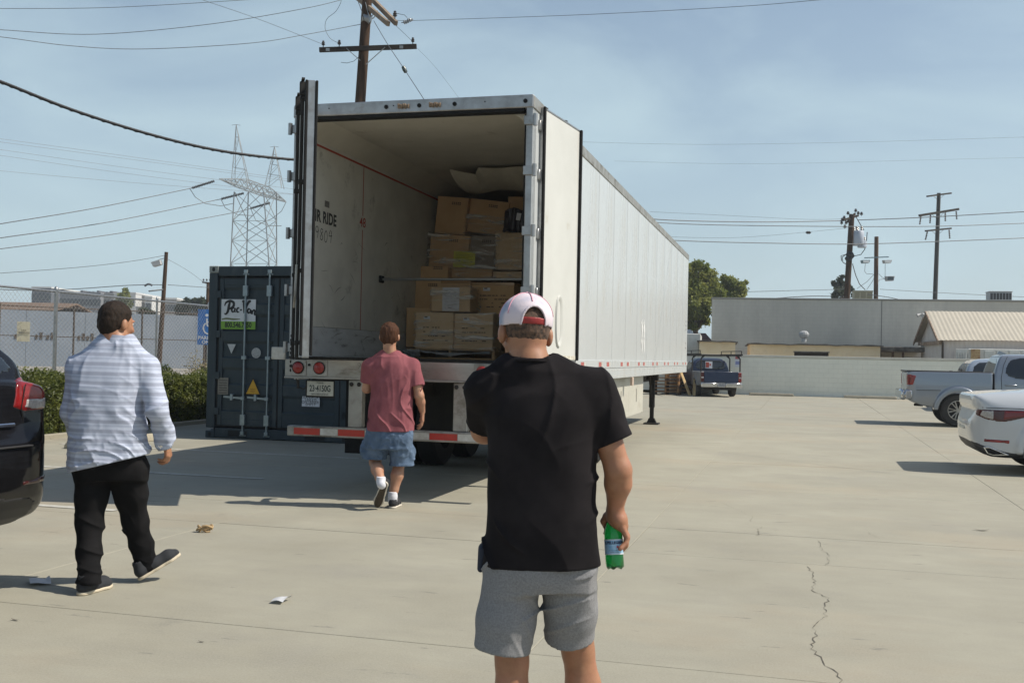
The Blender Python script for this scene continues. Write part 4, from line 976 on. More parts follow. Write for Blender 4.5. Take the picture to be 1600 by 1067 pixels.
# body: four legs; the near face and the far face carry bracing
def legs(v):   # body corners at image height v: left-near, right-near, left-far, right-far
    t = (v - 300) / 230.0
    return (LT(366 - 12 * t, v, -4 - 2 * t), LT(412 + 17 * t, v, -4 - 2 * t), LT(388 - 6 * t, v, 4 + 2 * t), LT(432 + 1 * t, v, 4 + 2 * t))
lv = [300, 345, 376, 412, 470, 545]
for i in range(4): strut([legs(v)[i] for v in lv], 0.20, 'leg')
for a_, b_ in zip(lv[:-1], lv[1:]):
    A_, B_ = legs(a_), legs(b_)
    for i, j in ((0, 1), (2, 3), (0, 2), (1, 3)):
        strut([A_[i], B_[j]], 0.11, 'brace'); strut([A_[j], B_[i]], 0.11, 'brace'); strut([B_[i], B_[j]], 0.09, 'brace')
# bridge beam, a boxed truss from left-near to right-far
bl, br_ = LT(343, 280, -9), LT(447, 316, 9); dB = br_ - bl; side = Vector((0.35, 0.0, 0)) * 0 + Vector((dB.y, -dB.x, 0)).normalized() * 0.65; up = Vector((0, 0, 1.1))
ch = lambda s, k: bl + dB * s + (side if k & 1 else -side) * min(1, 3.2 * min(s, 1 - s)) + (up if k & 2 else -up * 0.1) * min(1, 3.0 * min(s, 1 - s) + 0.05)
N_ = 12
for k in range(4): strut([ch(i / N_, k) for i in range(N_ + 1)], 0.13, 'beam_chord')
for i in range(N_):
    for k, q in ((0, 2), (1, 3), (0, 1), (2, 3)):
        strut([ch(i / N_, k), ch((i + 1) / N_, q)], 0.08, 'brace'); strut([ch(i / N_, q), ch((i + 1) / N_, k)], 0.08, 'brace')
# V legs up to the peaks
for (pu, pv_, x0, dy) in ((369, 195, (361, 388), -3), (429, 229, (414, 440), 3)):
    pk = LT(pu, pv_, dy); base = [LT(x0[0], 290, dy - 1.5), LT(x0[1], 294, dy - 1.5), LT(x0[0] + 6, 292, dy + 1.5), LT(x0[1] + 4, 296, dy + 1.5)]
    for b_ in base: strut([b_, pk], 0.10, 'peak_leg')
    for s0, s1 in ((0, .3), (.3, .55), (.55, .8)):
        q0 = [b_ + (pk - b_) * s0 for b_ in base]; q1 = [b_ + (pk - b_) * s1 for b_ in base]
        for i, j in ((0, 1), (2, 3), (0, 2), (1, 3)): strut([q0[i], q1[j]], 0.06, 'brace'); strut([q1[i], q1[j]], 0.06, 'brace')
    strut([pk + Vector((-.6, 0, -.1)), pk, pk + Vector((.6, 0, -.1))], 0.07, 'peak_arm')
m_dins = mat('dark_glass_insulator', (0.012, 0.015, 0.018), 0.5)
for (a0, b0_, a1, b1, dy) in ((300, 294, 335, 283, -9), (346, 311, 381, 302, -3), (391, 326, 422, 317, 3)):
    string_ins(e, LT(a0, b0_, dy), LT(a1, b1, dy), m_dins, 14, 0.22)
for pts, dy in ((((296, 294), (305, 308), (320, 318), (345, 322), (365, 318)), -9), (((345, 311), (352, 325), (372, 336), (395, 337)), -3), (((392, 327), (400, 345), (420, 353), (440, 353)), 3), (((447, 316), (440, 330), (425, 342), (405, 350)), 5)):
    mb = MB(); mb.tube([LT(u, v, dy) for u, v in pts], 0.05, 5); mb.build('jumper_wire', m_lat, e)
strut([LT(346, 280, -8), LT(447, 286 + 30, 8)], 0.08)

# ---------------- overhead wires
m_wireg = mat('aluminium_conductor', (0.10, 0.11, 0.12), 0.6, 0.3)
def wire(pts, Ys, r, label, m=None, group='overhead power lines', cat='wire', name='overhead_wire'):
    n = len(pts); P = [A(u, v, Ys[0] + (Ys[1] - Ys[0]) * i / (n - 1)) for i, (u, v) in enumerate(pts)]
    if pts[0][0] < -30: P.insert(0, P[0] + (P[0] - P[1]) * 5); n += 1          # spans run on past the frame
    if pts[-1][0] > 1390: P.append(P[-1] + (P[-1] - P[-2]) * 4); n += 1
    Q = []
    for i in range(n - 1):
        p0 = P[max(i - 1, 0)]; p1 = P[i]; p2 = P[i + 1]; p3 = P[min(i + 2, n - 1)]
        for k in range(8):
            s = k / 8; Q.append(0.5 * ((2 * p1) + (p2 - p0) * s + (2 * p0 - 5 * p1 + 4 * p2 - p3) * s * s + (3 * p1 - p0 - 3 * p2 + p3) * s ** 3))
    Q.append(P[-1]); mb = MB(); mb.tube(Q, r, 5); o = mb.build(name, m or m_wireg, None, smooth=60); tag(o, label, cat, group); return o
wire([(-120, 13), (0, 14), (180, 12), (390, 0), (470, -6)], (26, 32), 0.008, 'highest curving power line across the top left corner of the sky')
wire([(-120, 40), (0, 47), (150, 54), (330, 38), (480, 13), (545, -3)], (25, 32), 0.009, 'second curving power line from the top left to the pole top')
wire([(-120, 46), (0, 58), (110, 72), (225, 77), (390, 68), (480, 54), (566, 38)], (24, 32), 0.009, 'third curving power line, lowest of the upper left set, ending on the pole shaft')
wire([(315, 0), (400, 29), (480, 60), (505, 70)], (26, 32), 0.006, 'thin line dropping from the top edge to the left end of the crossarm')
wire([(592, 26), (605, 31), (635, 33)], (31, 31), 0.007, 'short span running right off the double crossarm end')
wire([(636, 33), (900, 24), (1150, 11), (1285, 0), (1400, -10)], (31, 22), 0.007, 'long line sloping up to the top right from the main pole')
wire([(528, -4), (533, 2), (525, 18), (511, 30), (508, 45), (514, 58), (521, 64), (530, 68)], (31.5, 31.8), 0.007, 'loose looping jumper wire hanging left of the main pole', cat='wire')
wire([(584, 33), (606, 70), (632, 109), (662, 155), (690, 200)], (32, 27), 0.010, 'guy wire slanting down from the main pole to behind the trailer roof', group='guy wires')
wire([(651, 75), (680, 105), (718, 155)], (32, 28), 0.003, 'faint slack line dropping from the right crossarm end', group='guy wires')
wire([(618, 40), (634, 55), (645, 66)], (31, 32), 0.006, 'short jumper between double arm and right crossarm end')
mb = MB(); q = A(632, 109, 29.6); mb.lathe([(0.01, -.11), (.05, -.09), (.062, 0), (.05, .09), (.01, .11)], 10); o = mb.build('guy_insulator', mat('dark_green_porcelain', (0.01, 0.03, 0.02), 0.3), None, smooth=50, loc=q, rot=(0, R(-28), 0)); tag(o, 'dark egg shaped insulator halfway down the guy wire', 'insulator')
for i, (v0, v1, v2, lb) in enumerate(((217, 248, 283, 'topmost'), (222, 252, 286, 'second highest'), (234, 266, 297, 'middle'), (243, 275, 305, 'second lowest'), (267, 287, 305, 'lowest'))):
    wire([(-60, v0 - 8), (0, v0), (225, v1), (470, v2)], (150, 190), 0.03, f'{lb} of the five faint distant lines crossing behind the lattice tower', mat('pale_conductor', (0.22, 0.25, 0.28), 0.6), 'faint distant conductors')
wire([(-60, 362), (0, 350), (150, 325), (300, 294)], (95, 141), 0.055, 'upper thick conductor running from the left edge to the tower')
wire([(-60, 383), (0, 372), (170, 347), (346, 311)], (97, 147), 0.055, 'middle thick conductor running from the left edge to the tower')
wire([(-60, 397), (0, 389), (190, 364), (362, 333), (391, 326)], (99, 153), 0.05, 'lower thick conductor running from the left edge to the tower')
wire([(-60, 432), (0, 427), (120, 418), (200, 409), (259, 399)], (55, 60), 0.014, 'single line from the left edge to the slim lamp pole top')
wire([(-60, 441), (0, 452), (90, 453), (200, 446), (258, 445)], (58, 60), 0.022, 'upper thin cable just over the far apartment roofs')
wire([(262, 445), (320, 449), (345, 450)], (60, 62), 0.016, 'short cable between the slim lamp pole and the container')
wire([(262, 405), (295, 424), (330, 450)], (60, 75), 0.010, 'line dropping from the slim lamp pole towards the short pole')
wire([(233, 455), (240, 454), (258, 452)], (59, 60), 0.045, 'thick dark cable splice left of the slim lamp pole')
wire([(226, 447), (232, 444), (238, 446)], (59, 59), 0.06, 'small dark splice box on the cable over the far apartments')
cb = wire([(-90, 97), (0, 128), (115, 173), (240, 212), (350, 237), (462, 250), (600, 258)], (17, 26), 0.032, 'thick black twisted cable sagging across the left sky behind the trailer door', m_cable, group='thick service cables', cat='cable')
# helical wrap on the thick cable
n_, l_, b_ = nodes_of(m_cable)
P = [A(u, v, 17 + 9 * i / 6) for i, (u, v) in enumerate([(-90, 97), (0, 128), (115, 173), (240, 212), (350, 237), (462, 250), (600, 258)])]
Q = []
for i in range(6):
    p0 = P[max(i - 1, 0)]; p1 = P[i]; p2 = P[i + 1]; p3 = P[min(i + 2, 6)]
    for k in range(60):
        s = k / 60; c = 0.5 * ((2 * p1) + (p2 - p0) * s + (2 * p0 - 5 * p1 + 4 * p2 - p3) * s * s + (3 * p1 - p0 - 3 * p2 + p3) * s ** 3)
        a_ = (i * 60 + k) * 2 * math.pi / 8.0; Q.append(c + Vector((0.2 * math.cos(a_), math.cos(a_), math.sin(a_))) * 0.030)
mb = MB(); mb.tube(Q, 0.010, 5); o = mb.build('lashing_wire', m_wireg, cb, smooth=60)
for i, (pts, Ys, r, lb) in enumerate((
    ([(960, 336), (1045, 344), (1190, 347), (1322, 345)], (60, 72), 0.030, 'upper line from behind the trailer to the transformer pole'),
    ([(1340, 344), (1440, 340), (1600, 331), (1700, 324)], (72, 72), 0.030, 'upper line running right from the transformer pole'),
    ([(960, 340), (1045, 349), (1200, 353), (1440, 354), (1600, 349), (1700, 345)], (64, 74), 0.026, 'second long line passing behind the poles'),
    ([(960, 368), (1060, 376), (1200, 380), (1360, 381), (1600, 372), (1700, 367)], (60, 70), 0.026, 'third long line crossing just over the floodlight pole'),
    ([(1015, 331), (1140, 337), (1260, 343), (1325, 342)], (80, 80), 0.010, 'faint line above the upper line left of the transformer pole'),
    ([(1040, 370), (1160, 371), (1330, 356)], (80, 80), 0.010, 'faint rising line left of the transformer pole'),
    ([(1165, 456), (1240, 454), (1320, 452)], (76, 76), 0.018, 'low cable over the grey building left of the transformer pole'),
    ([(1375, 452), (1480, 458), (1600, 464), (1680, 467)], (80, 80), 0.018, 'low cable over the grey building at the right'),
    ([(1200, 467), (1260, 463), (1300, 463)], (74, 74), 0.03, 'short dark service cable resting near the building parapet'),
    ([(1355, 460), (1385, 464), (1410, 469)], (61, 60.5), 0.02, 'short cable from the tan rooftop unit to the parapet'),
    ([(905, 222), (1100, 226), (1350, 222), (1620, 214)], (120, 120), 0.012, 'very faint high line across the right sky'),
    ([(960, 252), (1200, 256), (1620, 246)], (120, 120), 0.010, 'very faint line just under the high one in the right sky'))):
    wire(pts, Ys, r, lb)
q = A(1263, 363.5, 75); mb = MB(); mb.lathe([(0.02, -.2), (.1, -.1), (.1, .1), (.02, .2)], 8); o = mb.build('line_marker', m_cable, None, loc=q, rot=(0, R(90), 0)); tag(o, 'small dark splice on the faint rising line', 'insulator')
# ================================================================== SEMI TRAILER
TY = 0.2603; TO = Vector((0.165, 10.46, 0))
m_twhite = mat('trailer_white', (0.52, 0.54, 0.54), 0.26, col2=(0.465, 0.485, 0.485), scale=1.2, stretch=(1, 1, 0.25), dirt=(0.44, 0.42, 0.37), dirt_scale=1.6, dirt_lo=0.56, dirt_hi=0.8, bump=0.05, bscale=3, bdist=0.01, rvar=0.08)
m_door = mat('door_cream', (0.58, 0.58, 0.545), 0.45, col2=(0.53, 0.53, 0.495), scale=1.5, dirt=(0.42, 0.38, 0.30), dirt_scale=3, dirt_lo=0.62, dirt_hi=0.8, bump=0.08, bscale=8)
m_alu = mat('brushed_aluminium', (0.42, 0.42, 0.42), 0.4, 0.85, col2=(0.30, 0.30, 0.295), scale=6, dirt=(0.20, 0.17, 0.13), dirt_scale=3.5, dirt_lo=0.55, dirt_hi=0.78, rvar=0.12, bump=0.05)
m_alud = mat('dull_aluminium', (0.42, 0.41, 0.38), 0.5, 0.7, col2=(0.30, 0.29, 0.26), scale=5, dirt=(0.14, 0.12, 0.09), dirt_scale=2.5, dirt_lo=0.5, dirt_hi=0.75, rvar=0.12)
m_rub = mat('black_rubber', (0.011, 0.011, 0.011), 0.8, spec=0.25)
m_blk = mat('black_chassis', (0.010, 0.0095, 0.009), 0.8, col2=(0.022, 0.019, 0.015), scale=6)
m_inw = mat('lining_panel', (0.62, 0.60, 0.53), 0.6, col2=(0.52, 0.50, 0.44), scale=2.2, detail=8, dirt=(0.19, 0.175, 0.15), dirt_scale=2.6, dirt_lo=0.60, dirt_hi=0.78, bump=0.1, bscale=14)
m_ceil = mat('ceiling_panel', (0.58, 0.545, 0.46), 0.7, col2=(0.50, 0.47, 0.39), scale=1.8, detail=7, dirt=(0.28, 0.24, 0.17), dirt_scale=3, dirt_lo=0.62, dirt_hi=0.8)
m_fl = mat('trailer_floor', (0.10, 0.085, 0.06), 0.8, col2=(0.16, 0.13, 0.09), scale=6, stretch=(8, 1, 1))
m_kick = mat('scuffed_kick_plate', (0.56, 0.57, 0.56), 0.45, 0.0, col2=(0.46, 0.465, 0.455), scale=5, dirt=(0.12, 0.11, 0.10), dirt_scale=5, dirt_lo=0.57, dirt_hi=0.7, stretch=(1, 0.6, 2))
m_redl = mat('red_stripe', (0.42, 0.055, 0.025), 0.6, col2=(0.30, 0.05, 0.03), scale=8)
m_redtape = mat('red_reflective_tape', (0.50, 0.045, 0.03), 0.35, col2=(0.40, 0.05, 0.035), scale=20)
m_whtape = mat('white_reflective_tape', (0.60, 0.59, 0.55), 0.35, col2=(0.45, 0.43, 0.38), scale=14)
m_redtape2 = mat('faded_red_tape', (0.42, 0.09, 0.075), 0.5, col2=(0.34, 0.10, 0.09), scale=20)
m_redlens = mat('red_lens', (0.24, 0.014, 0.010), 0.3, coat=0.2)
T = empty('semi_trailer', TO, -TY, 'long white box semi trailer with open rear doors and cartons inside', 'trailer')
TW, TL, TZ, SB, FZ = 2.6, 16.15, 4.068, 1.21, 1.42
# shell
mb = MB(); mb.box(-TW + 0.02, -0.02, 0.1, TL - 0.02, TZ - 0.075, TZ - 0.02); mb.build('roof', m_alu, T)
mb = MB(); mb.box(-TW + 0.05, -0.05, 0.1, TL - 0.06, TZ - 0.105, TZ - 0.08); mb.build('ceiling', m_ceil, T)
mb = MB(); mb.prism([(-TW + 0.05, TZ - 0.108), (-TW + 0.28, TZ - 0.108), (-TW + 0.051, TZ - 0.27)], 'y', 0.12, TL - 0.1)
mb.prism([(-0.05, TZ - 0.108), (-0.051, TZ - 0.27), (-0.28, TZ - 0.108)], 'y', 0.12, TL - 0.1); mb.build('ceiling_cove', m_ceil, T)
np_ = 13; pw = TL / np_
src = None
for k in range(np_):
    for sx in (0, 1):
        x0 = -0.022 if sx == 0 else -TW; 
        if src is None:
            mb = MB(); mb.cbox(-0.011, 0.011, 0.003, pw - 0.003, 0, TZ - 0.075 - 1.43, 0.002); src = mb.build('side_panel', m_twhite, T)
            o = src
        else: o = copy_part(src)
        o.location = (x0 + 0.011, k * pw, 1.43)
mb = MB()
for k in range(np_):
    for dy in (0.03, 0.30, 0.60, 0.90):
        y = k * pw + dy
        if y < 1.9: continue
        for q in range(34 if dy == 0.03 else 22):
            z = 1.5 + q * (2.45 / (33 if dy == 0.03 else 21)); s = 0.009
            mb._add([(0.0005, y - s, z), (0.0005, y, z - s), (0.0005, y + s, z), (0.0005, y, z + s), (0.004, y, z)], [(0, 1, 4), (1, 2, 4), (2, 3, 4), (3, 0, 4)])
tag(mb.build('rivets', m_twhite, T), kind='stuff')
for k in range(1, np_):
    mb = MB(); mb.cbox(0.0006, 0.0020, k * pw - 0.011, k * pw + 0.011, 1.44, TZ - 0.13, 0.001); mb.build('seam_strip', m_twhite, T)
mb = MB(); mb.cbox(-0.05, 0.012, 0.0, TL, TZ - 0.125, TZ, 0.006); mb.build('top_rail', m_alud, T)
mb = MB(); mb.cbox(-TW - 0.012, -TW + 0.05, 0.0, TL, TZ - 0.125, TZ, 0.006); mb.build('top_rail', m_alud, T)
for x0, x1 in ((-0.05, 0.014), (-TW - 0.014, -TW + 0.05)):
    mb = MB(); mb.cbox(x0, x1, 0.14, TL, 1.335, 1.445, 0.004); mb.build('bottom_rail', m_twhite, T)
    mb = MB(); mb.cbox(x0 + 0.006 if x0 > -1 else x0 + .006, x1 - 0.006, 0.14, TL - 0.1, SB - 0.03, 1.333, 0.004); mb.build('bottom_rail', m_twhite, T)
mb = MB(); mb.box(-TW + 0.03, -0.03, 0.16, TL - 0.05, 1.30, FZ); mb.build('floor', m_fl, T)
mb = MB(); mb.box(-TW + 0.03, -0.03, TL - 0.05, TL, SB, TZ - 0.08); mb.build('front_wall', m_twhite, T)
# inner lining boards
for k in range(6):
    y0, y1 = 0.13 + k * 2.66, 0.13 + (k + 1) * 2.66 - 0.006
    for x0, x1 in ((-TW + 0.023, -TW + 0.05), (-0.05, -0.024)):
        mb = MB(); mb.cbox(x0, x1, y0, y1, FZ + 0.335, TZ - 0.11, 0.002); mb.build('lining_panel', m_inw, T)
        mb = MB(); mb.cbox(x0, x1 + (0.003 if x0 < -1 else 0) , y0, y1, FZ + 0.02, FZ + 0.33, 0.002); mb.build('kick_plate', m_kick, T)
mb = MB(); mb.box(-TW + 0.06, -0.06, TL - 0.09, TL - 0.055, FZ, TZ - 0.11); mb.build('front_lining', m_inw, T)
# logistic marks on the left lining (facing +x)
XW = -TW + 0.0515
mb = MB(); mb.box(XW, XW + 0.001, 0.14, 15.9, 3.735, 3.76); mb.build('red_stripe', m_redl, T)
mb = MB(); mb.box(XW, XW + 0.001, 1.75, 1.768, 3.14, 3.733); mb.box(XW, XW + 0.001, 1.75, 1.768, FZ + 0.33, 2.97); mb.build('red_stripe', m_redl, T)
WR = (R(90), 0, R(90))
text_part('number_48', '48', 0.165, m_redl, T, (XW + 0.001, 1.76, 3.055), WR, 0.0004, offset=0.0015, xs=1.15)
m_stencil = mat('stencil_black', (0.03, 0.03, 0.03), 0.7, col2=(0.10, 0.10, 0.09), scale=30, lo=0.5, hi=0.75)
text_part('stencil_text', 'AIR RIDE', 0.18, m_stencil, T, (XW + 0.001, 0.66, 2.97), WR, 0.0004, offset=0.006, xs=0.92, spacing=1.05)
mb = MB(); X9 = XW + 0.0015
def sc(pts, o, s=0.125): return [(o[0] + p[0] * s, o[1] + p[1] * s) for p in pts]
o9 = 0.46
stroke(mb, sc([(.55, .75), (.4, 1), (.1, .95), (.05, .65), (.35, .5), (.55, .75), (.5, .4), (.35, 0)], (o9, 2.73)), 0.010, X9, 'yz')
stroke(mb, sc([(.6, .9), (.3, 1), (.15, .75), (.4, .5), (.6, .25), (.4, 0), (.1, .15), (.25, .45), (.6, .8)], (o9 + .11, 2.72)), 0.010, X9, 'yz')
stroke(mb, sc([(.35, 1), (.05, .6), (.15, .1), (.45, 0), (.65, .4), (.55, .9), (.3, 1)], (o9 + .22, 2.71)), 0.010, X9, 'yz')
stroke(mb, sc([(.35, 1.1), (.05, .55), (.7, .6)], (o9 + .34, 2.72)), 0.010, X9, 'yz', 3); stroke(mb, sc([(.6, 1.2), (.45, .1)], (o9 + .34, 2.70)), 0.010, X9, 'yz', 2)
mb.build('scrawled_number', m_stencil, T)
mb = MB(); mb.box(XW, XW + 0.001, 0.68, 0.80, 3.10, 3.17); mb.build('dark_sticker', mat('dark_sticker', (0.12, 0.11, 0.10), 0.6, col2=(0.2, 0.19, 0.17), scale=60), T)
# scuffs
m_scuff = mat('scuff_mark', (0.13, 0.12, 0.105), 0.8, col2=(0.26, 0.245, 0.21), scale=25, lo=0.4, hi=0.6)
rs = random.Random(4); 
for k in range(26):
    y, z = rs.uniform(0.5, 3.2), rs.uniform(1.5, 2.9); a = rs.uniform(-0.5, 0.9); l = rs.uniform(0.05, 0.3); mb = MB()
    X9 = XW + 0.0006 + (0.003 if z < FZ + 0.34 else 0)
    stroke(mb, [(y, z), (y + l * .5 * math.cos(a), z - l * .5 * math.sin(a) + rs.uniform(-.02, .02)), (y + l * math.cos(a), z - l * math.sin(a))], [0.001, rs.uniform(0.004, 0.012), 0.001], X9, 'yz', 4)
    mb.build('scuff', m_scuff, T)
# rear frame
for x0, x1 in ((-TW, -TW + 0.072), (-0.072, 0)):
    mb = MB(); mb.cbox(x0, x1, -0.0, 0.135, SB + 0.01, TZ - 0.005, 0.006); mb.build('rear_post', m_alu, T)
    mb = MB(); mb.cbox(x0 + (0.073 if x0 < -1 else -0.020), x1 + (0.020 if x0 < -1 else -0.073), 0.02, 0.125, FZ, TZ - 0.18, 0.003); mb.build('door_stop', m_rub, T)
mb = MB(); mb.cbox(-TW - 0.002, 0.002, -0.012, 0.13, TZ - 0.120, TZ + 0.01, 0.008); mb.build('rear_header', m_alu, T)
mb = MB(); mb.cbox(-TW + 0.1, -0.1, 0.0, 0.12, TZ - 0.155, TZ - 0.123, 0.004); mb.build('header_seal', m_rub, T)
for x in (-1.56, -1.20, -0.82, -0.08):
    mb = MB(); mb.lathe([(0.022, 0), (0.022, -0.006), (0.010, -0.007), (0.001, -0.007)], 12, axis='y'); mb.build('marker_socket', m_rub, T, loc=(x, -0.013, TZ - 0.055))
m_rustl = mat('rusty_lamp_stub', (0.13, 0.085, 0.05), 0.9, col2=(0.30, 0.22, 0.15), scale=40)
for x in (-1.37, -1.03):
    mb = MB()
    for k in range(7): a = k * .9; mb.cbox(-0.06 + k * 0.018, -0.045 + k * 0.018, -0.02 - 0.004 * math.sin(a), 0, -0.022 + 0.006 * math.sin(a * 3), 0.02 + 0.006 * math.cos(a * 2), 0.002)
    mb.build('broken_lamp', m_rustl, T, loc=(x, -0.013, TZ - 0.055), smooth=60)
for x in (-2.2, -1.48, -0.5):
    mb = MB(); mb.lathe([(0.007, 0), (0.007, -0.004), (0.001, -0.005)], 8, axis='y'); mb.build('bolt', m_blk, T, loc=(x, -0.013, TZ - 0.045))
m_sill = mat('dirty_stainless_sill', (0.46, 0.44, 0.40), 0.38, 0.85, col2=(0.34, 0.32, 0.285), scale=3, dirt=(0.13, 0.105, 0.075), dirt_scale=2.2, dirt_lo=0.54, dirt_hi=0.72, rvar=0.15, bump=0.08, bscale=6, stretch=(1, 1, 3))
mb = MB(); mb.cbox(-TW - 0.02, 0.02, -0.045, 0.16, SB, FZ - 0.018, 0.008); mb.build('rear_sill', m_sill, T)
mb = MB(); mb.cbox(-TW + 0.02, -0.02, -0.05, 0.14, FZ - 0.015, FZ + 0.008, 0.006); mb.build('sill_buffer', m_rub, T)
mb = MB(); mb.cbox(-TW - 0.02, 0.02, -0.060, -0.03, SB - 0.012, SB + 0.006, 0.003); mb.build('sill_lip', m_alud, T)
for x in (-2.46, -2.22):
    mb = MB(); mb.cbox(x - 0.085, x + 0.085, -0.058, -0.046, SB + 0.015, FZ - 0.03, 0.004); h_ = mb.build('lamp_housing', m_alud, T)
    mb = MB(); mb.lathe([(0.066, 0), (0.066, -0.012), (0.060, -0.016)], 20, axis='y'); g_ = mb.build('lamp_ring', m_rub, h_, smooth=40, loc=(x, -0.058, SB + 0.10))
    mb = MB(); mb.lathe([(0.060, 0), (0.058, -0.014), (0.045, -0.022), (0.001, -0.026)], 20, axis='y'); mb.build('red_lens', m_redlens, h_, smooth=60, loc=(x, -0.060, SB + 0.10))
mb = MB(); mb.lathe([(0.014, 0), (0.014, -0.01), (0.001, -0.012)], 10, axis='y'); mb.build('marker_socket', m_rub, T, loc=(-2.34, -0.046, SB + 0.13))
for x in (-0.46, -0.22):
    mb = MB(); mb.cbox(x - 0.085, x + 0.085, -0.058, -0.046, SB + 0.015, FZ - 0.03, 0.004); h_ = mb.build('lamp_housing', m_alud, T)
    mb = MB(); mb.lathe([(0.060, 0), (0.058, -0.014), (0.045, -0.022), (0.001, -0.026)], 20, axis='y'); mb.build('red_lens', m_redlens, h_, smooth=60, loc=(x, -0.060, SB + 0.10))
text_part('faint_number', '96', 0.09, m_scuff, T, (-1.76, -0.0465, SB + 0.13), (R(90), 0, 0), 0.0003)
# licence plate on a bracket under the sill
mb = MB(); mb.cbox(-0.17, 0.16, 0.0, 0.006, -0.095, 0.085, 0.003); pl = mb.build('licence_plate_bracket', m_blk, T, loc=(-2.24, 0.02, SB - 0.115))
mb = MB(); mb.cbox(-0.15, 0.15, -0.004, 0, -0.076, 0.076, 0.002); mb.build('licence_plate', mat('plate_white', (0.50, 0.50, 0.44), 0.5, col2=(0.40, 0.40, 0.35), scale=20), pl, loc=(0.0, -0.003, 0))
m_pt = mat('plate_print', (0.03, 0.04, 0.035), 0.6)
text_part('plate_number', '23·4150G', 0.092, m_pt, pl, (0.0, -0.0085, -0.002), (R(90), 0, 0), 0.0004, offset=0.002, xs=0.66)
text_part('plate_text', 'MAINE', 0.026, m_pt, pl, (0.0, -0.0085, 0.058), (R(90), 0, 0), 0.0004)
text_part('plate_text', 'SEMI PERMANENT', 0.024, m_pt, pl, (0.0, -0.0085, -0.06), (R(90), 0, 0), 0.0004)
# underride guard
for x in (-1.83, -0.69):
    mb = MB(); mb.cbox(x - 0.075, x + 0.075, -0.02, 0.08, 0.704, SB - 0.015, 0.008); o = mb.build('guard_upright', m_alud, T)
    for dx in (-0.042, 0.042):
        mb = MB(); mb.lathe([(0.022, 0), (0.022, -0.01), (0.014, -0.018), (0.001, -0.02)], 8, axis='y'); mb.build('bolt', m_blk, o, loc=(x + dx, -0.02, SB - 0.06))
mb = MB(); mb.cbox(-TW + 0.02, -0.02, -0.045, 0.055, 0.595, 0.702, 0.008); gd = mb.build('underride_guard', m_alud, T)
x = -TW + 0.10; k = 0
while x < -0.15:
    w_ = 0.30 if k % 2 == 0 else 0.20
    mb = MB(); mb.box(x, min(x + w_ - 0.006, -0.03), -0.0475, -0.0455, 0.615, 0.682); mb.build('reflective_tape', m_redtape if k % 2 == 0 else m_whtape, gd); x += w_; k += 1
# chassis, axles, wheels underneath, with a dark plate added for shade
mb = MB(); mb.box(-1.85, -1.75, 0.3, 15.2, 0.95, 1.17); mb.box(-0.85, -0.75, 0.3, 15.2, 0.95, 1.17); mb.build('chassis_rail', m_blk, T)
mb = MB()
for k in range(26): mb.box(-TW + 0.06, -0.06, 0.45 + k * 0.6, 0.50 + k * 0.6, 1.17, 1.295)
mb.build('cross_member', m_blk, T)
def twheel(x, y, r=0.51, w=0.26):
    mb = MB(); mb.lathe([(r * .55, -w / 2), (r * .93, -w / 2), (r, -w * .38), (r, w * .38), (r * .93, w / 2), (r * .55, w / 2)], 28, axis='x', caps=False); o = mb.build('wheel', m_rub, T, smooth=35, loc=(x, y, r))
    mb = MB(); mb.lathe([(r * .55, -w * .3), (r * .5, -w * .1), (r * .25, w * .05), (0.01, w * .05)], 20, axis='x'); mb.build('rim', m_alud, o, smooth=35)
for y in (3.3, 4.55):
    for x in (-0.2, -0.53, -2.4, -2.07): twheel(x, y)
    mb = MB(); mb.cyl((-TW + 0.4, y, 0.51), (-0.4, y, 0.51), 0.07, 10); mb.build('axle', m_blk, T, smooth=40)
mb = MB(); mb.box(-1.95, -0.74, 2.2, 2.24, 0.42, 1.16); mb.build('dark_backing_plate', m_blk, T)  # dark plate added so the gap behind the guard reads black
for x in (-TW + 0.06, -0.72):
    mb = MB(); mb.box(x, x + 0.62, 1.36, 1.372, 0.30, 1.16); mb.build('mud_flap', m_rub, T)
# right side skirt, split in panels
m_skirt = mat('skirt_white', (0.50, 0.485, 0.42), 0.5, col2=(0.45, 0.435, 0.37), scale=2, dirt=(0.33, 0.29, 0.22), dirt_scale=2.5, dirt_lo=0.55, dirt_hi=0.75, stretch=(1, 0.5, 1.5))
for y0, y1 in ((5.2, 5.9), (5.905, 7.6), (7.605, 9.35)):
    mb = MB(); mb.cbox(-0.15, -0.135, y0, y1 - 0.004, 0.50 + (9.35 - y1) * 0.0, SB - 0.035, 0.002); mb.build('side_skirt', m_skirt, T)
    mb = MB(); mb.bar((-0.16, (y0 + y1) / 2, 0.55), (-0.6, (y0 + y1) / 2, 1.15), 0.03, 0.03); mb.build('skirt_stay', m_blk, T)
    mb = MB(); mb.box(-0.134, -0.130, (y0 + y1) / 2 - .02, (y0 + y1) / 2 + .02, 0.72, 0.95); mb.build('skirt_strap', m_alud, T)
mb = MB(); mb.cbox(-0.02, 0.02, 6.95, 7.08, SB - 0.17, SB - 0.035, 0.004); mb.build('side_marker', mat('amber_marker', (0.55, 0.42, 0.33), 0.4), T)
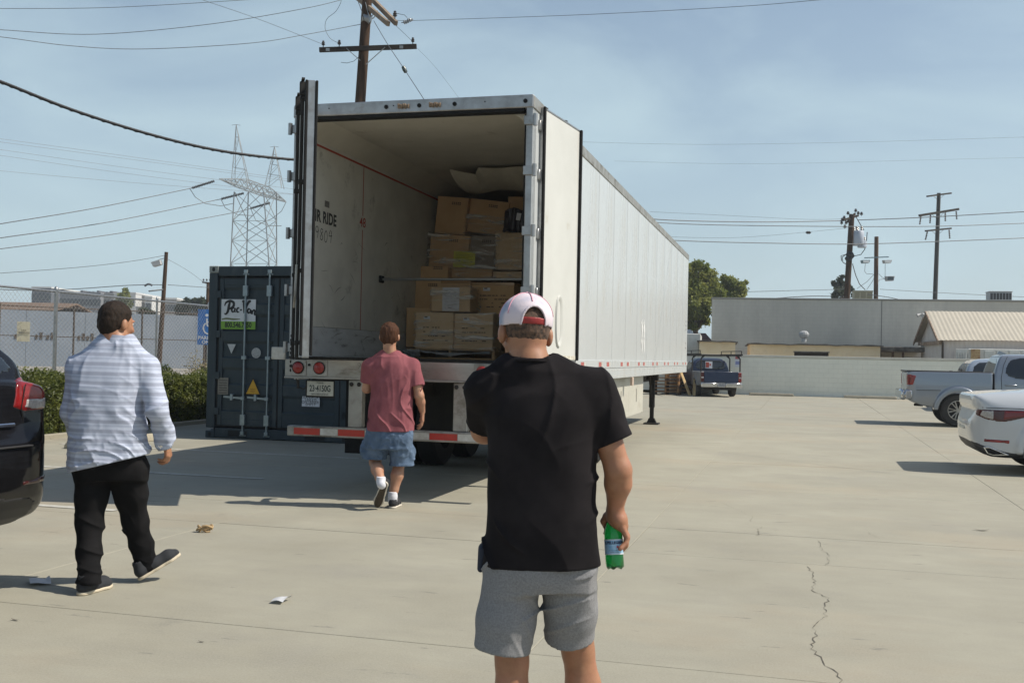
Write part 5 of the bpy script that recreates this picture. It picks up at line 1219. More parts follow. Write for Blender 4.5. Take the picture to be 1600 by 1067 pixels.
# landing gear
for x in (-0.55, -2.05):
    mb = MB(); mb.cbox(x - 0.06, x + 0.06, 13.84, 13.96, 0.38, 1.17, 0.01); o = mb.build('landing_leg', m_blk, T)
    mb = MB(); mb.cbox(x - 0.045, x + 0.045, 13.855, 13.945, 0.06, 0.379, 0.006); mb.build('leg_ram', m_blk, o)
    mb = MB(); mb.cbox(x - 0.17, x + 0.17, 13.72, 14.08, 0.0, 0.035, 0.008); mb.prism([(x - .11, 0.036), (x + .11, 0.036), (x + .06, .14), (x - .06, .14)], 'y', 13.84, 13.96); mb.build('foot', m_blk, o)
    mb = MB(); mb.cbox(x - 0.13, x + 0.13, 13.78, 14.02, 1.0, 1.168, 0.01); mb.bar((x, 13.86, 1.1), (x - .0, 13.3, 1.15), .05, .05); mb.bar((x, 13.88, .55), (x, 13.35, 1.12), .04, .04); mb.build('leg_bracket', m_blk, o)
mb = MB(); mb.cyl((-2.0, 13.9, 0.75), (-0.6, 13.9, 0.75), 0.03, 8); mb.build('cross_shaft', m_blk, T)
# side reflective tape (red then white), in pairs
for k in range(8):
    for d in (0, 0.62):
        y = 2.0 + k * 1.86 + d
        if y > TL - .5: continue
        mb = MB(); mb.box(0.0145, 0.0158, y, y + 0.19, 1.36, 1.42); mb.build('reflective_tape', m_redtape2, T)
        mb = MB(); mb.box(0.0145, 0.0158, y + 0.20, y + 0.32, 1.36, 1.42); mb.build('reflective_tape', m_whtape, T)
mb = MB()
for k in range(150):
    y = 1.9 + k * 0.094
    for z in (1.215, 1.30):
        s = 0.007; mb._add([(0.0085, y - s, z), (0.0085, y, z - s), (0.0085, y + s, z), (0.0085, y, z + s), (0.013, y, z)], [(0, 1, 4), (1, 2, 4), (2, 3, 4), (3, 0, 4)])
tag(mb.build('rail_bolts', m_alud, T), kind='stuff')
# embossed pale double mark on the side
m_deco = mat('pale_decal', (0.74, 0.74, 0.72), 0.4)
mb = MB()
for dy in (0.0, 0.26):
    stroke(mb, [(7.98 + dy, 2.12), (8.12 + dy, 2.0), (8.05 + dy, 1.86), (8.14 + dy, 1.70), (8.06 + dy, 1.55)], [0.05, 0.10, 0.06, 0.09, 0.01], 0.0042, 'yz')
    stroke(mb, [(8.10 + dy, 2.16), (8.01 + dy, 2.02), (8.12 + dy, 1.9), (8.02 + dy, 1.78), (8.08 + dy, 1.6)], [0.02, 0.05, 0.03, 0.05, 0.01], 0.0048, 'yz')
mb.build('side_decal', m_deco, T)
for z in (1.75, 1.87, 2.2, 2.3, 2.4):
    mb = MB(); mb.box(0.0005, 0.004, TL - 0.42, TL - 0.36, z, z + 0.025); mb.build('small_mark', m_rub, T)
# ---- doors as parts of the trailer
m_seal = m_rub
def tdoor(side):
    if side == 'L':
        hinge = Vector((-2.235, 11.0, 0)); ang = math.atan2(-1.10, 0.30)      # world direction of the door leaf
    else:
        hinge = Vector((0.245, 10.74, 0)); ang = math.atan2(1.15, 0.47)
    lp = Matrix.Rotation(TY, 4, 'Z') @ (hinge - TO)
    # door local frame: +x along the leaf, +y normal. 
    rz = ang + TY; Wd = 1.17; th = 0.06
    mb = MB(); mb.cbox(0.0, Wd, -th / 2, th / 2, 1.44, 4.0, 0.004)
    d = mb.build('rear_door', m_door, T, loc=(lp.x, lp.y, 0), rot=(0, 0, rz))
    # aluminium edge channels and rubber seals on both vertical edges
    sy = 1 if side == 'L' else -1       # +y is the inner face for the right door at its angle
    for x in (0.0, Wd):
        mb = MB(); mb.cbox(x - 0.012, x + 0.012, -th / 2 - 0.004, th / 2 + 0.004, 1.43, 4.012, 0.003); mb.build('edge_channel', m_alu, d)
        for yy in (-1, 1):
            mb = MB(); mb.cbox(x - 0.018, x + 0.018, yy * (th / 2 + 0.005), yy * (th / 2 + 0.030), 1.44, 4.02, 0.006); mb.build('door_seal', m_seal, d)
    mb = MB(); mb.cbox(0.0, Wd, -th / 2 - 0.003, th / 2 + 0.003, 4.001, 4.022, 0.003); mb.build('edge_channel', m_alu, d)
    mb = MB(); mb.cbox(0.0, Wd, -th / 2 - 0.003, th / 2 + 0.003, 1.418, 1.438, 0.003); mb.build('edge_channel', m_alu, d)
    oy = -1 if side == 'L' else 1        # outer face
    for xr in (0.30, 0.92):
        r_ = 0.017; y = oy * (th / 2 + 0.035)
        mb = MB()
        if side == 'L' and xr > .5: mb.tube([(xr, y, 1.40), (xr, y, 1.95), (xr - 0.04, y, 2.02), (xr - 0.04, y, 2.3), (xr, y, 2.36), (xr, y, 4.02)], r_, 8)
        else: mb.cyl((xr, y, 1.40), (xr, y, 4.02), r_, 8)
        rod = mb.build('lock_rod', m_alud if side == 'R' else m_blk, d, smooth=40)
        for z in (1.56, 2.25, 3.1, 3.9):
            mb = MB(); mb.cbox(xr - 0.035, xr + 0.035, y - 0.025, y + 0.025, z - 0.02, z + 0.02, 0.004); mb.build('rod_guide', m_blk, rod)
        mb = MB(); mb.cbox(xr - 0.03, xr + 0.03, y - 0.03, y + 0.03, 3.93, 4.06, 0.006); mb.bar((xr - .05, y, 4.07), (xr + .05, y, 4.085), .03, .015); mb.build('cam_lock', m_blk, rod)
    for z in (1.60, 2.12, 2.72, 3.32, 3.82):
        mb = MB(); mb.cyl((-0.03, 0, z - 0.055), (-0.03, 0, z + 0.055), 0.024, 10); mb.cbox(-0.075, -0.035, -0.03, 0.012, z - 0.05, z + 0.05, 0.004); mb.build('hinge', m_alu, d, smooth=40)
    if side == 'R':
        # recessed handle pocket seen on the inner face
        yi = -1 * (th / 2)
        P = chaikin([(0.47, 1.58), (0.47, 2.13), (0.69, 2.13), (0.69, 1.58)], 3); P2 = [(0.58 + (x - 0.58) * 0.56, 1.85 + (z - 1.85) * 0.82) for x, z in P]
        mb = MB(); n = len(P)
        for yy, PP in ((yi - 0.002, P), (yi - 0.018, [(0.58 + (x - 0.58) * .93, 1.85 + (z - 1.85) * .98) for x, z in P]), (yi - 0.018, [(0.58 + (x - 0.58) * .78, 1.85 + (z - 1.85) * .92) for x, z in P]), (yi - 0.001, P2)):
            mb.v += [(x, yy, z) for x, z in PP]
        for r_ in range(3):
            for i in range(n): mb.f.append((r_ * n + i, r_ * n + (i + 1) % n, (r_ + 1) * n + (i + 1) % n, (r_ + 1) * n + i))
        mb.build('handle_pocket', m_door, d, smooth=50)
        mb = MB(); mb.box(0.0, Wd, yi - 0.003, yi - 0.0005, 1.45, 1.49); mb.build('stain_strip', mat('grimy_cream', (0.34, 0.29, 0.21), 0.8, col2=(0.6, 0.58, 0.5), scale=14), d)
    else:
        mb = MB(); mb.tube([(1.0, oy * .09, 2.3), (1.02, oy * .1, 2.0), (0.9, oy * .1, 1.9)], 0.012, 6); mb.build('handle', m_alud, d, smooth=50)
    return d
tdoor('L'); tdoor('R')
for x, s in ((-TW, -1), (0, 1)):
    for z in (1.52, 2.12, 2.72, 3.32, 3.82):
        mb = MB(); mb.cbox(x - 0.035 if s < 0 else x - 0.09, x + 0.09 if s < 0 else x + 0.035, -0.022, -0.002, z - 0.045, z + 0.045, 0.004); o = mb.build('hinge_plate', m_alu, T)
        mb = MB(); mb.cyl((x + s * 0.03, -0.03, z - 0.06), (x + s * 0.03, -0.03, z + 0.06), 0.022, 10); mb.build('hinge_barrel', m_alu, o, smooth=40)
mb = MB(); mb.cbox(-TW - 0.19, -TW - 0.03, -0.03, 0.0, FZ - 0.03, FZ + 0.10, 0.006); mb.build('corner_plate', m_whtape, T)
mb = MB(); mb.tube([(-2.52, 0.02, SB - .02), (-2.5, 0.03, SB - .10), (-2.44, 0.03, SB - .13), (-2.38, 0.03, SB - .08), (-2.37, 0.03, SB - .01)], 0.008, 6); mb.build('lamp_cable', m_cable, T)
mb = MB(); mb.cyl((-2.49, 0.0, SB - .03), (-2.485, 0, SB - .12), 0.014, 6); mb.build('chain_hook', m_blk, T)
mb = MB()
for k in range(9): mb.lathe([(0.012, -.004), (0.018, 0), (0.012, .004)], 8, (-TW + 0.05 + 0.008 * (k % 2), -0.055 - .01 * (k % 2), FZ + 0.22 - k * 0.045), 'y' if k % 2 else 'x')
tag(mb.build('door_chain', m_blk, T), kind='stuff')

# ================================================================== CARGO
def tl(p):     # world point -> trailer local
    return Matrix.Rotation(TY, 4, 'Z') @ (Vector(p) - TO)
m_card = mat('cardboard', (0.52, 0.33, 0.165), 0.85, col2=(0.58, 0.38, 0.20), scale=4, detail=6, dirt=(0.40, 0.25, 0.125), dirt_scale=5, dirt_lo=0.6, dirt_hi=0.8)
m_card2 = mat('cardboard_tan', (0.60, 0.43, 0.25), 0.85, col2=(0.64, 0.47, 0.29), scale=5, detail=6, dirt=(0.48, 0.34, 0.20), dirt_scale=4, dirt_lo=0.6, dirt_hi=0.8)
m_tape = mat('brown_tape', (0.36, 0.20, 0.08), 0.25, coat=0.4)
m_ink = mat('carton_ink', (0.085, 0.055, 0.035), 0.8)
m_lab = mat('white_label', (0.66, 0.67, 0.70), 0.6, col2=(0.60, 0.61, 0.64), scale=12)
m_yel = mat('yellow_paper', (0.56, 0.54, 0.06), 0.7, col2=(0.50, 0.48, 0.06), scale=10)
def carton(u0, v0, u1, v1, Y, dep, label, tilt=0.0, m=None, lab=None, ink='stamp', tape=True, seam=False):
    """front face between two photo corners at depth Y; yaw follows the trailer"""
    a = A(u0, v0, Y); b = A(u1, v1, Y); cx = (a.x + b.x) / 2; w = abs(b.x - a.x) / math.cos(TY) * 0.985; h = abs(a.z - b.z) * 0.99
    e = empty('carton', (cx, Y, min(a.z, b.z)), 0, label, 'cardboard box', 'cartons stacked in the trailer', rot=(0, tilt, -TY))
    mb = MB(); mb.cbox(-w / 2, w / 2, 0, dep, 0, h, 0.006); mb.build('box', m or m_card, e)
    if tape:
        mb = MB(); mb.box(-w * .5 - .001, w * .5 + .001, -0.0012, dep + 0.001, h - 0.035, h + 0.0012); mb.build('flap_tape', m_tape if seam else (m or m_card), e)
    if ink == 'stamp':
        mb = MB()
        for r_ in range(2):
            for c_ in range(5):
                x = w * .06 + c_ * .028; z = h * .80 + r_ * .022; mb.box(x - w * .08, x + .02 - w * .08, -0.0018, -0.0010, z, z + .015)
        mb.build('printed_mark', m_ink, e)
    elif ink == 'lines':
        rr = random.Random(int(u0)); mb = MB()
        for r_ in range(4):
            x = -w * .3
            while x < w * .3:
                l = rr.uniform(.015, .06)
                if rr.random() < .65: mb.box(x, x + l, -0.0018, -0.001, h * (.58 - .12 * r_), h * (.58 - .12 * r_) + .013)
                x += l + .012
        mb.build('printed_lines', m_ink, e)
    if lab:
        lx0, lx1, lz0, lz1, lm = lab
        mb = MB(); mb.box(w * lx0, w * lx1, -0.0034, -0.0018, h * lz0, h * lz1); o = mb.build('paper_label', lm, e)
        mb = MB(); nl = 7 if (lz1 - lz0) > .3 else 1
        for k in range(nl):
            z = h * (lz1 - (lz1 - lz0) * (k + .8) / (nl + 1)); mb.box(w * (lx0 + (lx1 - lx0) * .14), w * (lx0 + (lx1 - lx0) * (.86 if k % 3 else .6)), -0.0042, -0.0036, z, z + (.0035 if nl > 1 else .014))
        mb.build('label_print', mat('faint_print', (0.33, 0.34, 0.38), 0.7) if nl > 1 else m_ink, o)
    return e, w, h
# pallet at the door: top boards, stringers, bottom boards
m_pal = mat('pallet_wood', (0.42, 0.28, 0.14), 0.85, col2=(0.30, 0.19, 0.10), scale=4, stretch=(1, 6, 6), bump=0.3, bscale=20)
pa = A(634, 548, 13.75); pb = A(776, 548, 13.55); pw_ = (pb - pa).length
P0 = empty('pallet', (pa.x, 13.78, FZ), -TY, 'wooden pallet carrying the wrapped cartons at the trailer door', 'pallet')
for k in range(7):
    mb = MB(); mb.cbox(0, pw_, k * .165, k * .165 + .095, .112, .13, .003); mb.build('deck_board', m_pal, P0)
for x in (0, pw_ / 2 - .02, pw_ - .04):
    mb = MB(); mb.cbox(x, x + .04, .003, 1.07, .02, .11, .003); mb.build('stringer', m_pal, P0)
for k in range(3):
    mb = MB(); mb.cbox(0, pw_, k * .48, k * .48 + .1, 0, .018, .003); mb.build('bottom_board', m_pal, P0)
carton(649, 487.5, 708, 545.5, 13.72, .42, 'lower left carton on the pallet front row, small white sticker, beside the pink shirt man', m=m_card2, lab=(-.29, -.12, .82, .90, m_lab), ink='lines')
carton(709.5, 489, 770, 546.5, 13.65, .42, 'lower right carton on the pallet front row with printed text lines', lab=(-.27, -.11, .80, .88, m_lab), ink='lines', m=m_card2)
carton(634, 480, 690, 543, 14.2, .45, 'carton at the lower left corner, mostly behind the pallet front row', ink=None)
carton(674, 448, 735, 487.5, 13.95, .36, 'small carton carrying a tall white paper sheet, above the front row', m=m_card2, lab=(-.22, .22, .02, .99, m_lab), ink=None)
carton(736, 440.5, 803, 492, 14.25, .45, 'large dark carton with a small white label right of the paper sheet carton', lab=(-.22, -.06, .74, .84, m_lab), seam=True, ink='lines')
carton(688, 438, 735, 470, 14.45, .45, 'carton with taped flap edge just over the white paper sheet carton', ink=None, seam=True, tilt=R(0.5))
carton(648, 438, 690, 482, 14.6, .45, 'left carton under the load bar end', ink='stamp', tilt=R(1))
carton(655, 416, 700, 437.5, 14.8, .5, 'low carton at left just above the load bar', ink='stamp', tilt=R(2))
carton(700, 419, 769, 438, 14.85, .5, 'flat wrapped carton just above the load bar, under the yellow notice', ink=None, tilt=R(1))
carton(669, 366, 731, 419, 15.0, .55, 'wrapped carton in the middle tier at left behind the yellow notice', ink='stamp', tilt=R(4))
carton(731, 368, 772, 419, 14.95, .55, 'wrapped carton in the middle tier, right of the yellow notice', ink='stamp', tilt=R(3.5), m=mat('greyish_cardboard', (0.27, 0.225, 0.18), 0.8, col2=(0.33, 0.27, 0.21), scale=4))
carton(774, 363, 826, 422, 14.7, .55, 'pale wrapped carton in the middle tier beside the right door post', ink=None, m=m_card2, tilt=R(1))
carton(770, 424, 826, 437.5, 14.65, .55, 'thin pale wrapped carton over the load bar at the right door post', ink=None, m=m_card2)
carton(679, 307, 727, 366, 15.15, .55, 'top tier carton at left, leaning, highest in the stack', tilt=R(5), ink='stamp')
carton(729, 312, 790, 366, 15.1, .55, 'wide top tier carton leaning right with a dark stamp', tilt=R(7), ink='stamp')
carton(793, 307, 830, 362, 15.0, .55, 'top tier carton at the right door post beside a dark sack', ink=None, tilt=R(1))
# more of the load behind, in the dark
for i, (x, z, l) in enumerate(((-2.35, FZ, 'dark carton stack deep inside at left'), (-1.45, FZ, 'dark carton stack deep inside at centre'), (-0.75, FZ, 'dark carton stack deep inside at right'))):
    e = empty('carton', T.matrix_basis @ Vector((x + .35, 5.6, FZ)), -TY, l, 'cardboard box', 'cartons stacked in the trailer')
    mb = MB(); mb.cbox(-.33, .33, 0, .6, 0, 1.9 - .1 * i, .01); mb.build('box', m_card, e)
# yellow notice
a = A(708, 393, 14.86); b = A(742.5, 418.5, 14.86)
e = empty('yellow_notice', ((a.x + b.x) / 2, 14.80, b.z), 0, 'yellow printed sheet stuck on the wrapped middle tier cartons', 'notice', rot=(R(-2), R(1), -TY)); w, h = b.x - a.x, a.z - b.z
mb = MB(); mb.grid(lambda s, t: (-w / 2 + w * s, 0.004 * math.sin(s * 7), h * t), 10, 4); mb.build('sheet', m_yel, e, smooth=60)
mb = MB()
for k in range(8): mb.box(-w * .42, w * (.42 if k % 3 else .2), -.0062, -.0056, h * (.86 - k * .1), h * (.86 - k * .1) + .004)
mb.build('print', mat('olive_print', (0.22, 0.21, 0.03), 0.8), e)
# dark sack top right
e = empty('dark_sack', A(806, 362, 14.6), 0, 'dark plastic sack with a white tag squeezed at the right door post', 'sack')
mb = MB()
mb.grid(lambda s, t: ((.17 - .03 * t + .02 * math.sin(9 * s * 6.28 + 4 * t)) * math.cos(s * 6.283), (.12 + .015 * math.sin(13 * s * 6.28)) * math.sin(s * 6.283), .30 * t + .02 * math.sin(s * 20)), 40, 8); mb.build('bag', mat('black_film', (0.03, 0.025, 0.03), 0.3), e, smooth=60)
mb = MB(); mb.box(-.03, .03, -.15, -.146, .14, .24); mb.build('tag', m_lab, e, rot=(0, R(10), 0))
# stretch wrap: thin glossy film with creases
m_film = bpy.data.materials.new('stretch_film'); m_film.use_nodes = True; N = m_film.node_tree.nodes; L = m_film.node_tree.links; N.clear()
o_ = N.new('ShaderNodeOutputMaterial'); mxs = N.new('ShaderNodeMixShader'); tr = N.new('ShaderNodeBsdfTransparent'); gl = N.new('ShaderNodeBsdfPrincipled')
gl.inputs['Base Color'].default_value = (0.62, 0.62, 0.60, 1); gl.inputs['Roughness'].default_value = 0.22
tr.inputs['Color'].default_value = (0.97, 0.97, 0.97, 1)
tc = N.new('ShaderNodeTexCoord'); mp = N.new('ShaderNodeMapping'); mp.inputs['Scale'].default_value = (0.7, 0.7, 4.5); mp.inputs['Rotation'].default_value = (0, R(9), 0); nz = N.new('ShaderNodeTexNoise'); nz.inputs['Scale'].default_value = 3.2; nz.inputs['Detail'].default_value = 7; nz.inputs['Distortion'].default_value = 0.9
rg = N.new('ShaderNodeMapRange'); rg.inputs['From Min'].default_value = 0.49; rg.inputs['From Max'].default_value = 0.70; rg.inputs['To Min'].default_value = 0.04; rg.inputs['To Max'].default_value = 0.85
bp = N.new('ShaderNodeBump'); bp.inputs['Strength'].default_value = 0.9; bp.inputs['Distance'].default_value = 0.02
L.new(tc.outputs['Object'], mp.inputs[0]); L.new(mp.outputs[0], nz.inputs['Vector']); L.new(nz.outputs['Fac'], rg.inputs['Value']); L.new(rg.outputs[0], mxs.inputs[0]); L.new(nz.outputs['Fac'], bp.inputs['Height']); L.new(bp.outputs[0], gl.inputs['Normal'])
L.new(tr.outputs[0], mxs.inputs[1]); L.new(gl.outputs[0], mxs.inputs[2]); L.new(mxs.outputs[0], o_.inputs['Surface'])
def film(u0, v0, u1, v1, Y, dep, label, tilt=0):
    a = A(u0, v0, Y); b = A(u1, v1, Y); w = (b.x - a.x) / math.cos(TY); h = a.z - b.z; rr = RN.uniform(0, 9)
    mb = MB()
    def f(s, t):
        p = s * (2 * dep + w)
        x, y = (-w / 2, dep - p) if p < dep else ((-w / 2 + p - dep, 0) if p < dep + w else (w / 2, p - dep - w))
        k = .006 * math.sin(21 * t + 3 * s + rr) + .004 * math.sin(47 * t - 9 * s)
        return (x + k, y - abs(k) - .006, h * t)
    mb.grid(f, 44, 30); o = mb.build('stretch_wrap', m_film, None, smooth=60, loc=((a.x + b.x) / 2, Y, b.z), rot=(0, tilt, -TY)); tag(o, label, 'plastic wrap', 'stretch wrap round the cartons'); return o
film(645, 486, 773, 552, 13.60, .5, 'clear stretch film round the pallet front row cartons')
film(671, 446, 738, 488, 13.88, .4, 'clear stretch film round the small carton with the white paper sheet')
film(664, 362, 774, 438, 14.80, .55, 'creased stretch film round the middle tier at left, yellow notice on it', R(3))
film(772, 360, 828, 438, 14.6, .5, 'heavily creased pale film round the middle tier beside the door post')
film(724, 336, 792, 368, 15.0, .5, 'short band of film round the foot of the wide leaning carton', R(5))
# loose film bunched at the pallet foot
mb = MB(); rs = random.Random(8); base = A(640, 553, 13.7)
for k in range(26):
    p = [Vector((base.x - .02 + rs.uniform(-.08, .16), 13.62 + rs.uniform(-.06, .06), base.z + rs.uniform(-.05, .07))) for _ in range(4)]
    mb.tube(p, [0.004, 0.009, 0.008, 0.002], 4)
for k in range(5):
    q = A(655 + k * 2, 547 + k, 13.62); q2 = A(700 + k * 6, 556 - k, 13.6); q3 = A(765, 549 + k, 13.5); mb.tube([q, q2, q3], [0.004, 0.005, 0.003], 4)
o = mb.build('loose_film', mat('crumpled_film', (0.34, 0.35, 0.36), 0.25), None, smooth=70); tag(o, 'crumpled loose film trailing along the pallet foot', 'plastic wrap')
# load bar across the trailer
a = tl(A(601, 438.5, 13.35)); m_bar = mat('steel_load_bar', (0.28, 0.29, 0.29), 0.4, 0.8)
zb = A(700, 437, 13.2).z
e = empty('load_bar', T.matrix_basis @ Vector((-TW + 0.06, 2.35, zb)), -TY, 'grey steel load bar braced across the trailer in front of the cartons', 'load bar')
mb = MB(); mb.cyl((0.03, 0, 0), (TW - 0.15, 0, 0), 0.018, 10); mb.build('tube', m_bar, e, smooth=40)
mb = MB(); mb.cbox(0, 0.03, -0.06, 0.06, -0.045, 0.045, 0.008); mb.build('end_pad', m_rub, e)
mb = MB(); mb.cbox(TW - .15, TW - .12, -0.06, 0.06, -0.045, 0.045, 0.008); mb.build('end_pad', m_rub, e)
# sagging white fabric air duct under the ceiling
a = A(714, 268, 14.0); b = A(840, 300, 13.6)
mb = MB(); ww = (b.x - a.x) * 1.03
def duct(s, t):
    x = ww * s; z = -0.04 - (0.19 + 0.02 * math.sin(s * 9)) * math.sin(t * math.pi) ** .7 * (1.05 if s > .02 else .9); y = -.35 + 1.2 * t + 0.04 * math.sin(s * 13)
    if s < 0.35 and t < .5: z = z * (1 - .0) + (-0.10 * s / .35 * (1 - 2 * t)) * .9
    return (x, y, z)
mb.grid(duct, 30, 14); e = mb.build('air_duct_fabric', mat('white_duct_fabric', (0.50, 0.46, 0.36), 0.8, col2=(0.42, 0.38, 0.30), scale=4, bump=0.4, bscale=8), None, smooth=60, loc=(a.x, 14.2, TZ - 0.11), rot=(0, 0, -TY))
tag(e, 'sagging off white fabric air duct hanging from the trailer ceiling over the cartons', 'fabric duct')

# ================================================================== SHIPPING CONTAINER
m_cont = mat('container_blue', (0.031, 0.046, 0.055), 0.6, spec=0.3, col2=(0.041, 0.057, 0.066), scale=1.4, dirt=(0.075, 0.09, 0.09), dirt_scale=2.5, dirt_lo=0.52, dirt_hi=0.75, rvar=0.1, stretch=(1, 1, 0.5))
m_cseal = mat('container_seal', (0.012, 0.014, 0.015), 0.8)
m_rod = mat('galvanised_rod', (0.30, 0.36, 0.38), 0.45, 0.7, col2=(0.22, 0.27, 0.29), scale=10)
CW, CH, CLn = 2.62, 2.90, 12.0
C0 = G(319, 683); K = empty('shipping_container', (C0.x + .02, C0.y, 0), -GY, 'dark blue grey shipping container with locking bars standing left of the trailer', 'shipping container')
for x in (0, CW - 0.16):
    mb = MB(); mb.cbox(x, x + 0.16, 0, 0.16, 0.17, CH - 0.12, 0.008); mb.build('corner_post', m_cont, K)
mb = MB(); mb.cbox(0.163, CW - 0.163, 0.01, 0.14, CH - 0.17, CH - 0.005, 0.008); mb.build('door_header', m_cont, K)
mb = MB(); mb.cbox(0.163, CW - 0.163, 0.01, 0.14, 0.01, 0.17, 0.008); mb.build('door_sill', m_cont, K)
for x in (0.42, CW - 0.78):
    mb = MB(); mb.box(x, x + 0.36, 0.004, 0.009, 0.035, 0.135); mb.build('fork_pocket', m_cseal, K)
for x in (-0.004, CW - 0.17):
    for z in (0.0, CH - 0.118):
        mb = MB(); mb.cbox(x, x + 0.175, -0.004, 0.17, z, z + 0.118, 0.008); o = mb.build('corner_casting', mat('casting_light', (0.24, 0.26, 0.24), 0.7) if (z > 1 and x < 1) else m_cont, K)
        mb = MB(); P = chaikin([(x + 0.06, z + .025), (x + .115, z + .025), (x + .115, z + .095), (x + .06, z + .095)], 2); mb.prism([tuple(p) for p in P], 'y', -0.0065, -0.0045); mb.build('casting_hole', m_cseal, o)
mb = MB(); mb.box(0.02, CW - 0.02, 0.2, CLn, CH - 0.05, CH - 0.01); mb.build('roof', m_cont, K)
for x, s in ((0.03, -1), (CW - 0.03, 1)):
    vs = []; n = int(CLn / 0.07); mb = MB()
    for i in range(n + 1):
        y = 0.17 + (CLn - .2) * i / n; ph = i % 4; dx = s * (0.018 if ph in (1, 2) else -0.018); vs += [(x + dx, y, 0.12), (x + dx, y, CH - 0.06)]
    mb._add(vs, [(2 * i, 2 * i + 2, 2 * i + 3, 2 * i + 1) for i in range(n)]); mb.build('side_wall', m_cont, K)
    for z0, z1 in ((0.0, 0.13), (CH - 0.09, CH - 0.01)):
        mb = MB(); mb.cbox(x - .035, x + .035, 0.165, CLn, z0, z1, 0.006); mb.build('side_rail', m_cont, K)
mb = MB(); mb.box(0.06, CW - .06, CLn - .04, CLn, 0.1, CH - 0.06); mb.build('end_wall', m_cont, K)
def cdoor(x0, x1, flip):
    w = x1 - x0; z0, z1 = 0.215, CH - 0.215
    mb = MB()
    # corrugated pressed door: horizontal recesses inside a frame
    prof = []; z = z0 + 0.11; nb = 5; bh = (z1 - z0 - 0.22) / nb
    for k in range(nb): 
        b0 = z + k * bh; prof += [(b0, 0.036), (b0 + bh * .18, 0.036), (b0 + bh * .27, 0.002 + .03), (b0 + bh * .34, 0.062), (b0 + bh * .82, 0.062), (b0 + bh * .93, 0.036)]
    prof.append((z1 - .11, 0.036)); vs = []
    for zz, yy in prof: vs += [(x0 + .075, yy, zz), (x1 - .075, yy, zz)]
    mb._add(vs, [(2 * i, 2 * i + 1, 2 * i + 3, 2 * i + 2) for i in range(len(prof) - 1)])
    mb.cbox(x0, x0 + .08, 0.028, 0.10, z0, z1, 0.006); mb.cbox(x1 - .08, x1, 0.028, 0.10, z0, z1, 0.006)
    mb.cbox(x0 + .081, x1 - .081, 0.029, 0.10, z1 - .11, z1, 0.006); mb.cbox(x0 + .081, x1 - .081, 0.029, 0.10, z0, z0 + .11, 0.006)
    d = mb.build('container_door', m_cont, K)
    for a_, b_, c_, e_ in ((x0 - .02, x0 - .001, z0 - .02, z1 + .02), (x1 + .001, x1 + .02, z0 - .02, z1 + .02)): 
        mb = MB(); mb.box(a_, b_, 0.03, 0.09, c_, e_); mb.build('door_gasket', m_cseal, d)
    for z_ in (z0 - .022, z1 + .001):
        mb = MB(); mb.box(x0 - .02, x1 + .02, 0.035, 0.09, z_, z_ + .022); mb.build('door_gasket', m_cseal, d)
    for xr in ((x0 + 0.46 * w, x0 + 0.86 * w) if not flip else ()):
        mb = MB(); mb.cyl((xr, -0.005, 0.10), (xr, -0.005, CH - 0.08), 0.018, 10); r_ = mb.build('locking_bar', m_rod, d, smooth=40)
        for z in (0.32, 1.36, CH - 0.42):
            mb = MB(); mb.cbox(xr - .045, xr + .045, -0.03, 0.027, z - (.09 if z != 1.36 else .03), z + (.09 if z != 1.36 else .03), 0.005); mb.build('bar_bracket', m_rod, r_)
        for z, sg in ((0.10, 1), (CH - .10, -1)):
            mb = MB(); mb.cbox(xr - .035, xr + .035, -0.03, 0.0, z - .03, z + .03, 0.006); mb.cbox(xr - .06, xr + .06, -0.008, 0.004, z - .05, z - .035, 0.003); mb.build('cam_keeper', m_rod, r_)
        mb = MB(); mb.bar((xr - .36, -0.02, 0.70), (xr - .02, -0.03, 0.68), 0.015, 0.032); mb.build('bar_handle', m_rod, r_); mb = MB(); mb.cbox(xr - .035, xr + .035, -.04, 0, .65, .71, .006); mb.build('bar_handle', m_rod, r_); mb = MB(); mb.cbox(xr - .23, xr - .18, -.045, .02, .64, .75, .006); mb.build('bar_handle', m_rod, r_)
    for z in (0.45, 1.05, 1.75, CH - 0.48):
        xh = x0 - .06 if not flip else x1 + .06
        mb = MB(); mb.cbox(min(xh, xh + .1), max(xh, xh + .1), 0.0, 0.027, z - .06, z + .06, 0.006); mb.build('hinge', m_cont, d)
    return d
d1 = cdoor(0.19, CW / 2 - 0.012, False); d2 = cdoor(CW / 2 + 0.012, CW - 0.19, True)
# decals
def sticker(x0, x1, z0, z1, m, name='sticker', y=-0.001, par=None):
    mb = MB(); mb.box(x0, x1, y + 0.0275 - .002, y + 0.0285, z0, z1); return mb.build(name, m, par or K)
def KX(u): return (u - 323) / 90.5
def KZ(v): return 1.47 + (548.5 - v) / 91.5
yS = 0.022
def quadst(name, pts, m, y):
    mb = MB(); mb.prism(pts, 'y', y, y + 0.001); return mb.build(name, m, K)
sx0, sx1, sz0, sz1 = KX(344), KX(402.5), KZ(515), KZ(469)
sg = quadst('company_sign', [(sx0, sz0), (sx1, sz0), (sx1, sz1), (sx0, sz1)], mat('company_sign_white', (0.60, 0.62, 0.63), 0.5, col2=(0.54, 0.56, 0.57), scale=12), yS)
zg = KZ(503); quadst('green_band', [(sx0, sz0), (sx1, sz0), (sx1, zg), (sx0, zg)], mat('lime_green', (0.16, 0.33, 0.03), 0.5), yS - 0.0015)
m_sbk = mat('sign_black', (0.008, 0.008, 0.01), 0.5)
mb = MB(); yy = yS - 0.002; ox = KX(349); oz = KZ(497); u_ = 0.31
def S(pts, w): stroke(mb, [(ox + p[0] * u_, oz + p[1] * u_) for p in pts], [q * u_ * 1.25 for q in w] if isinstance(w, (list, tuple)) else w * u_ * 1.25, yy, 'xz', 8)
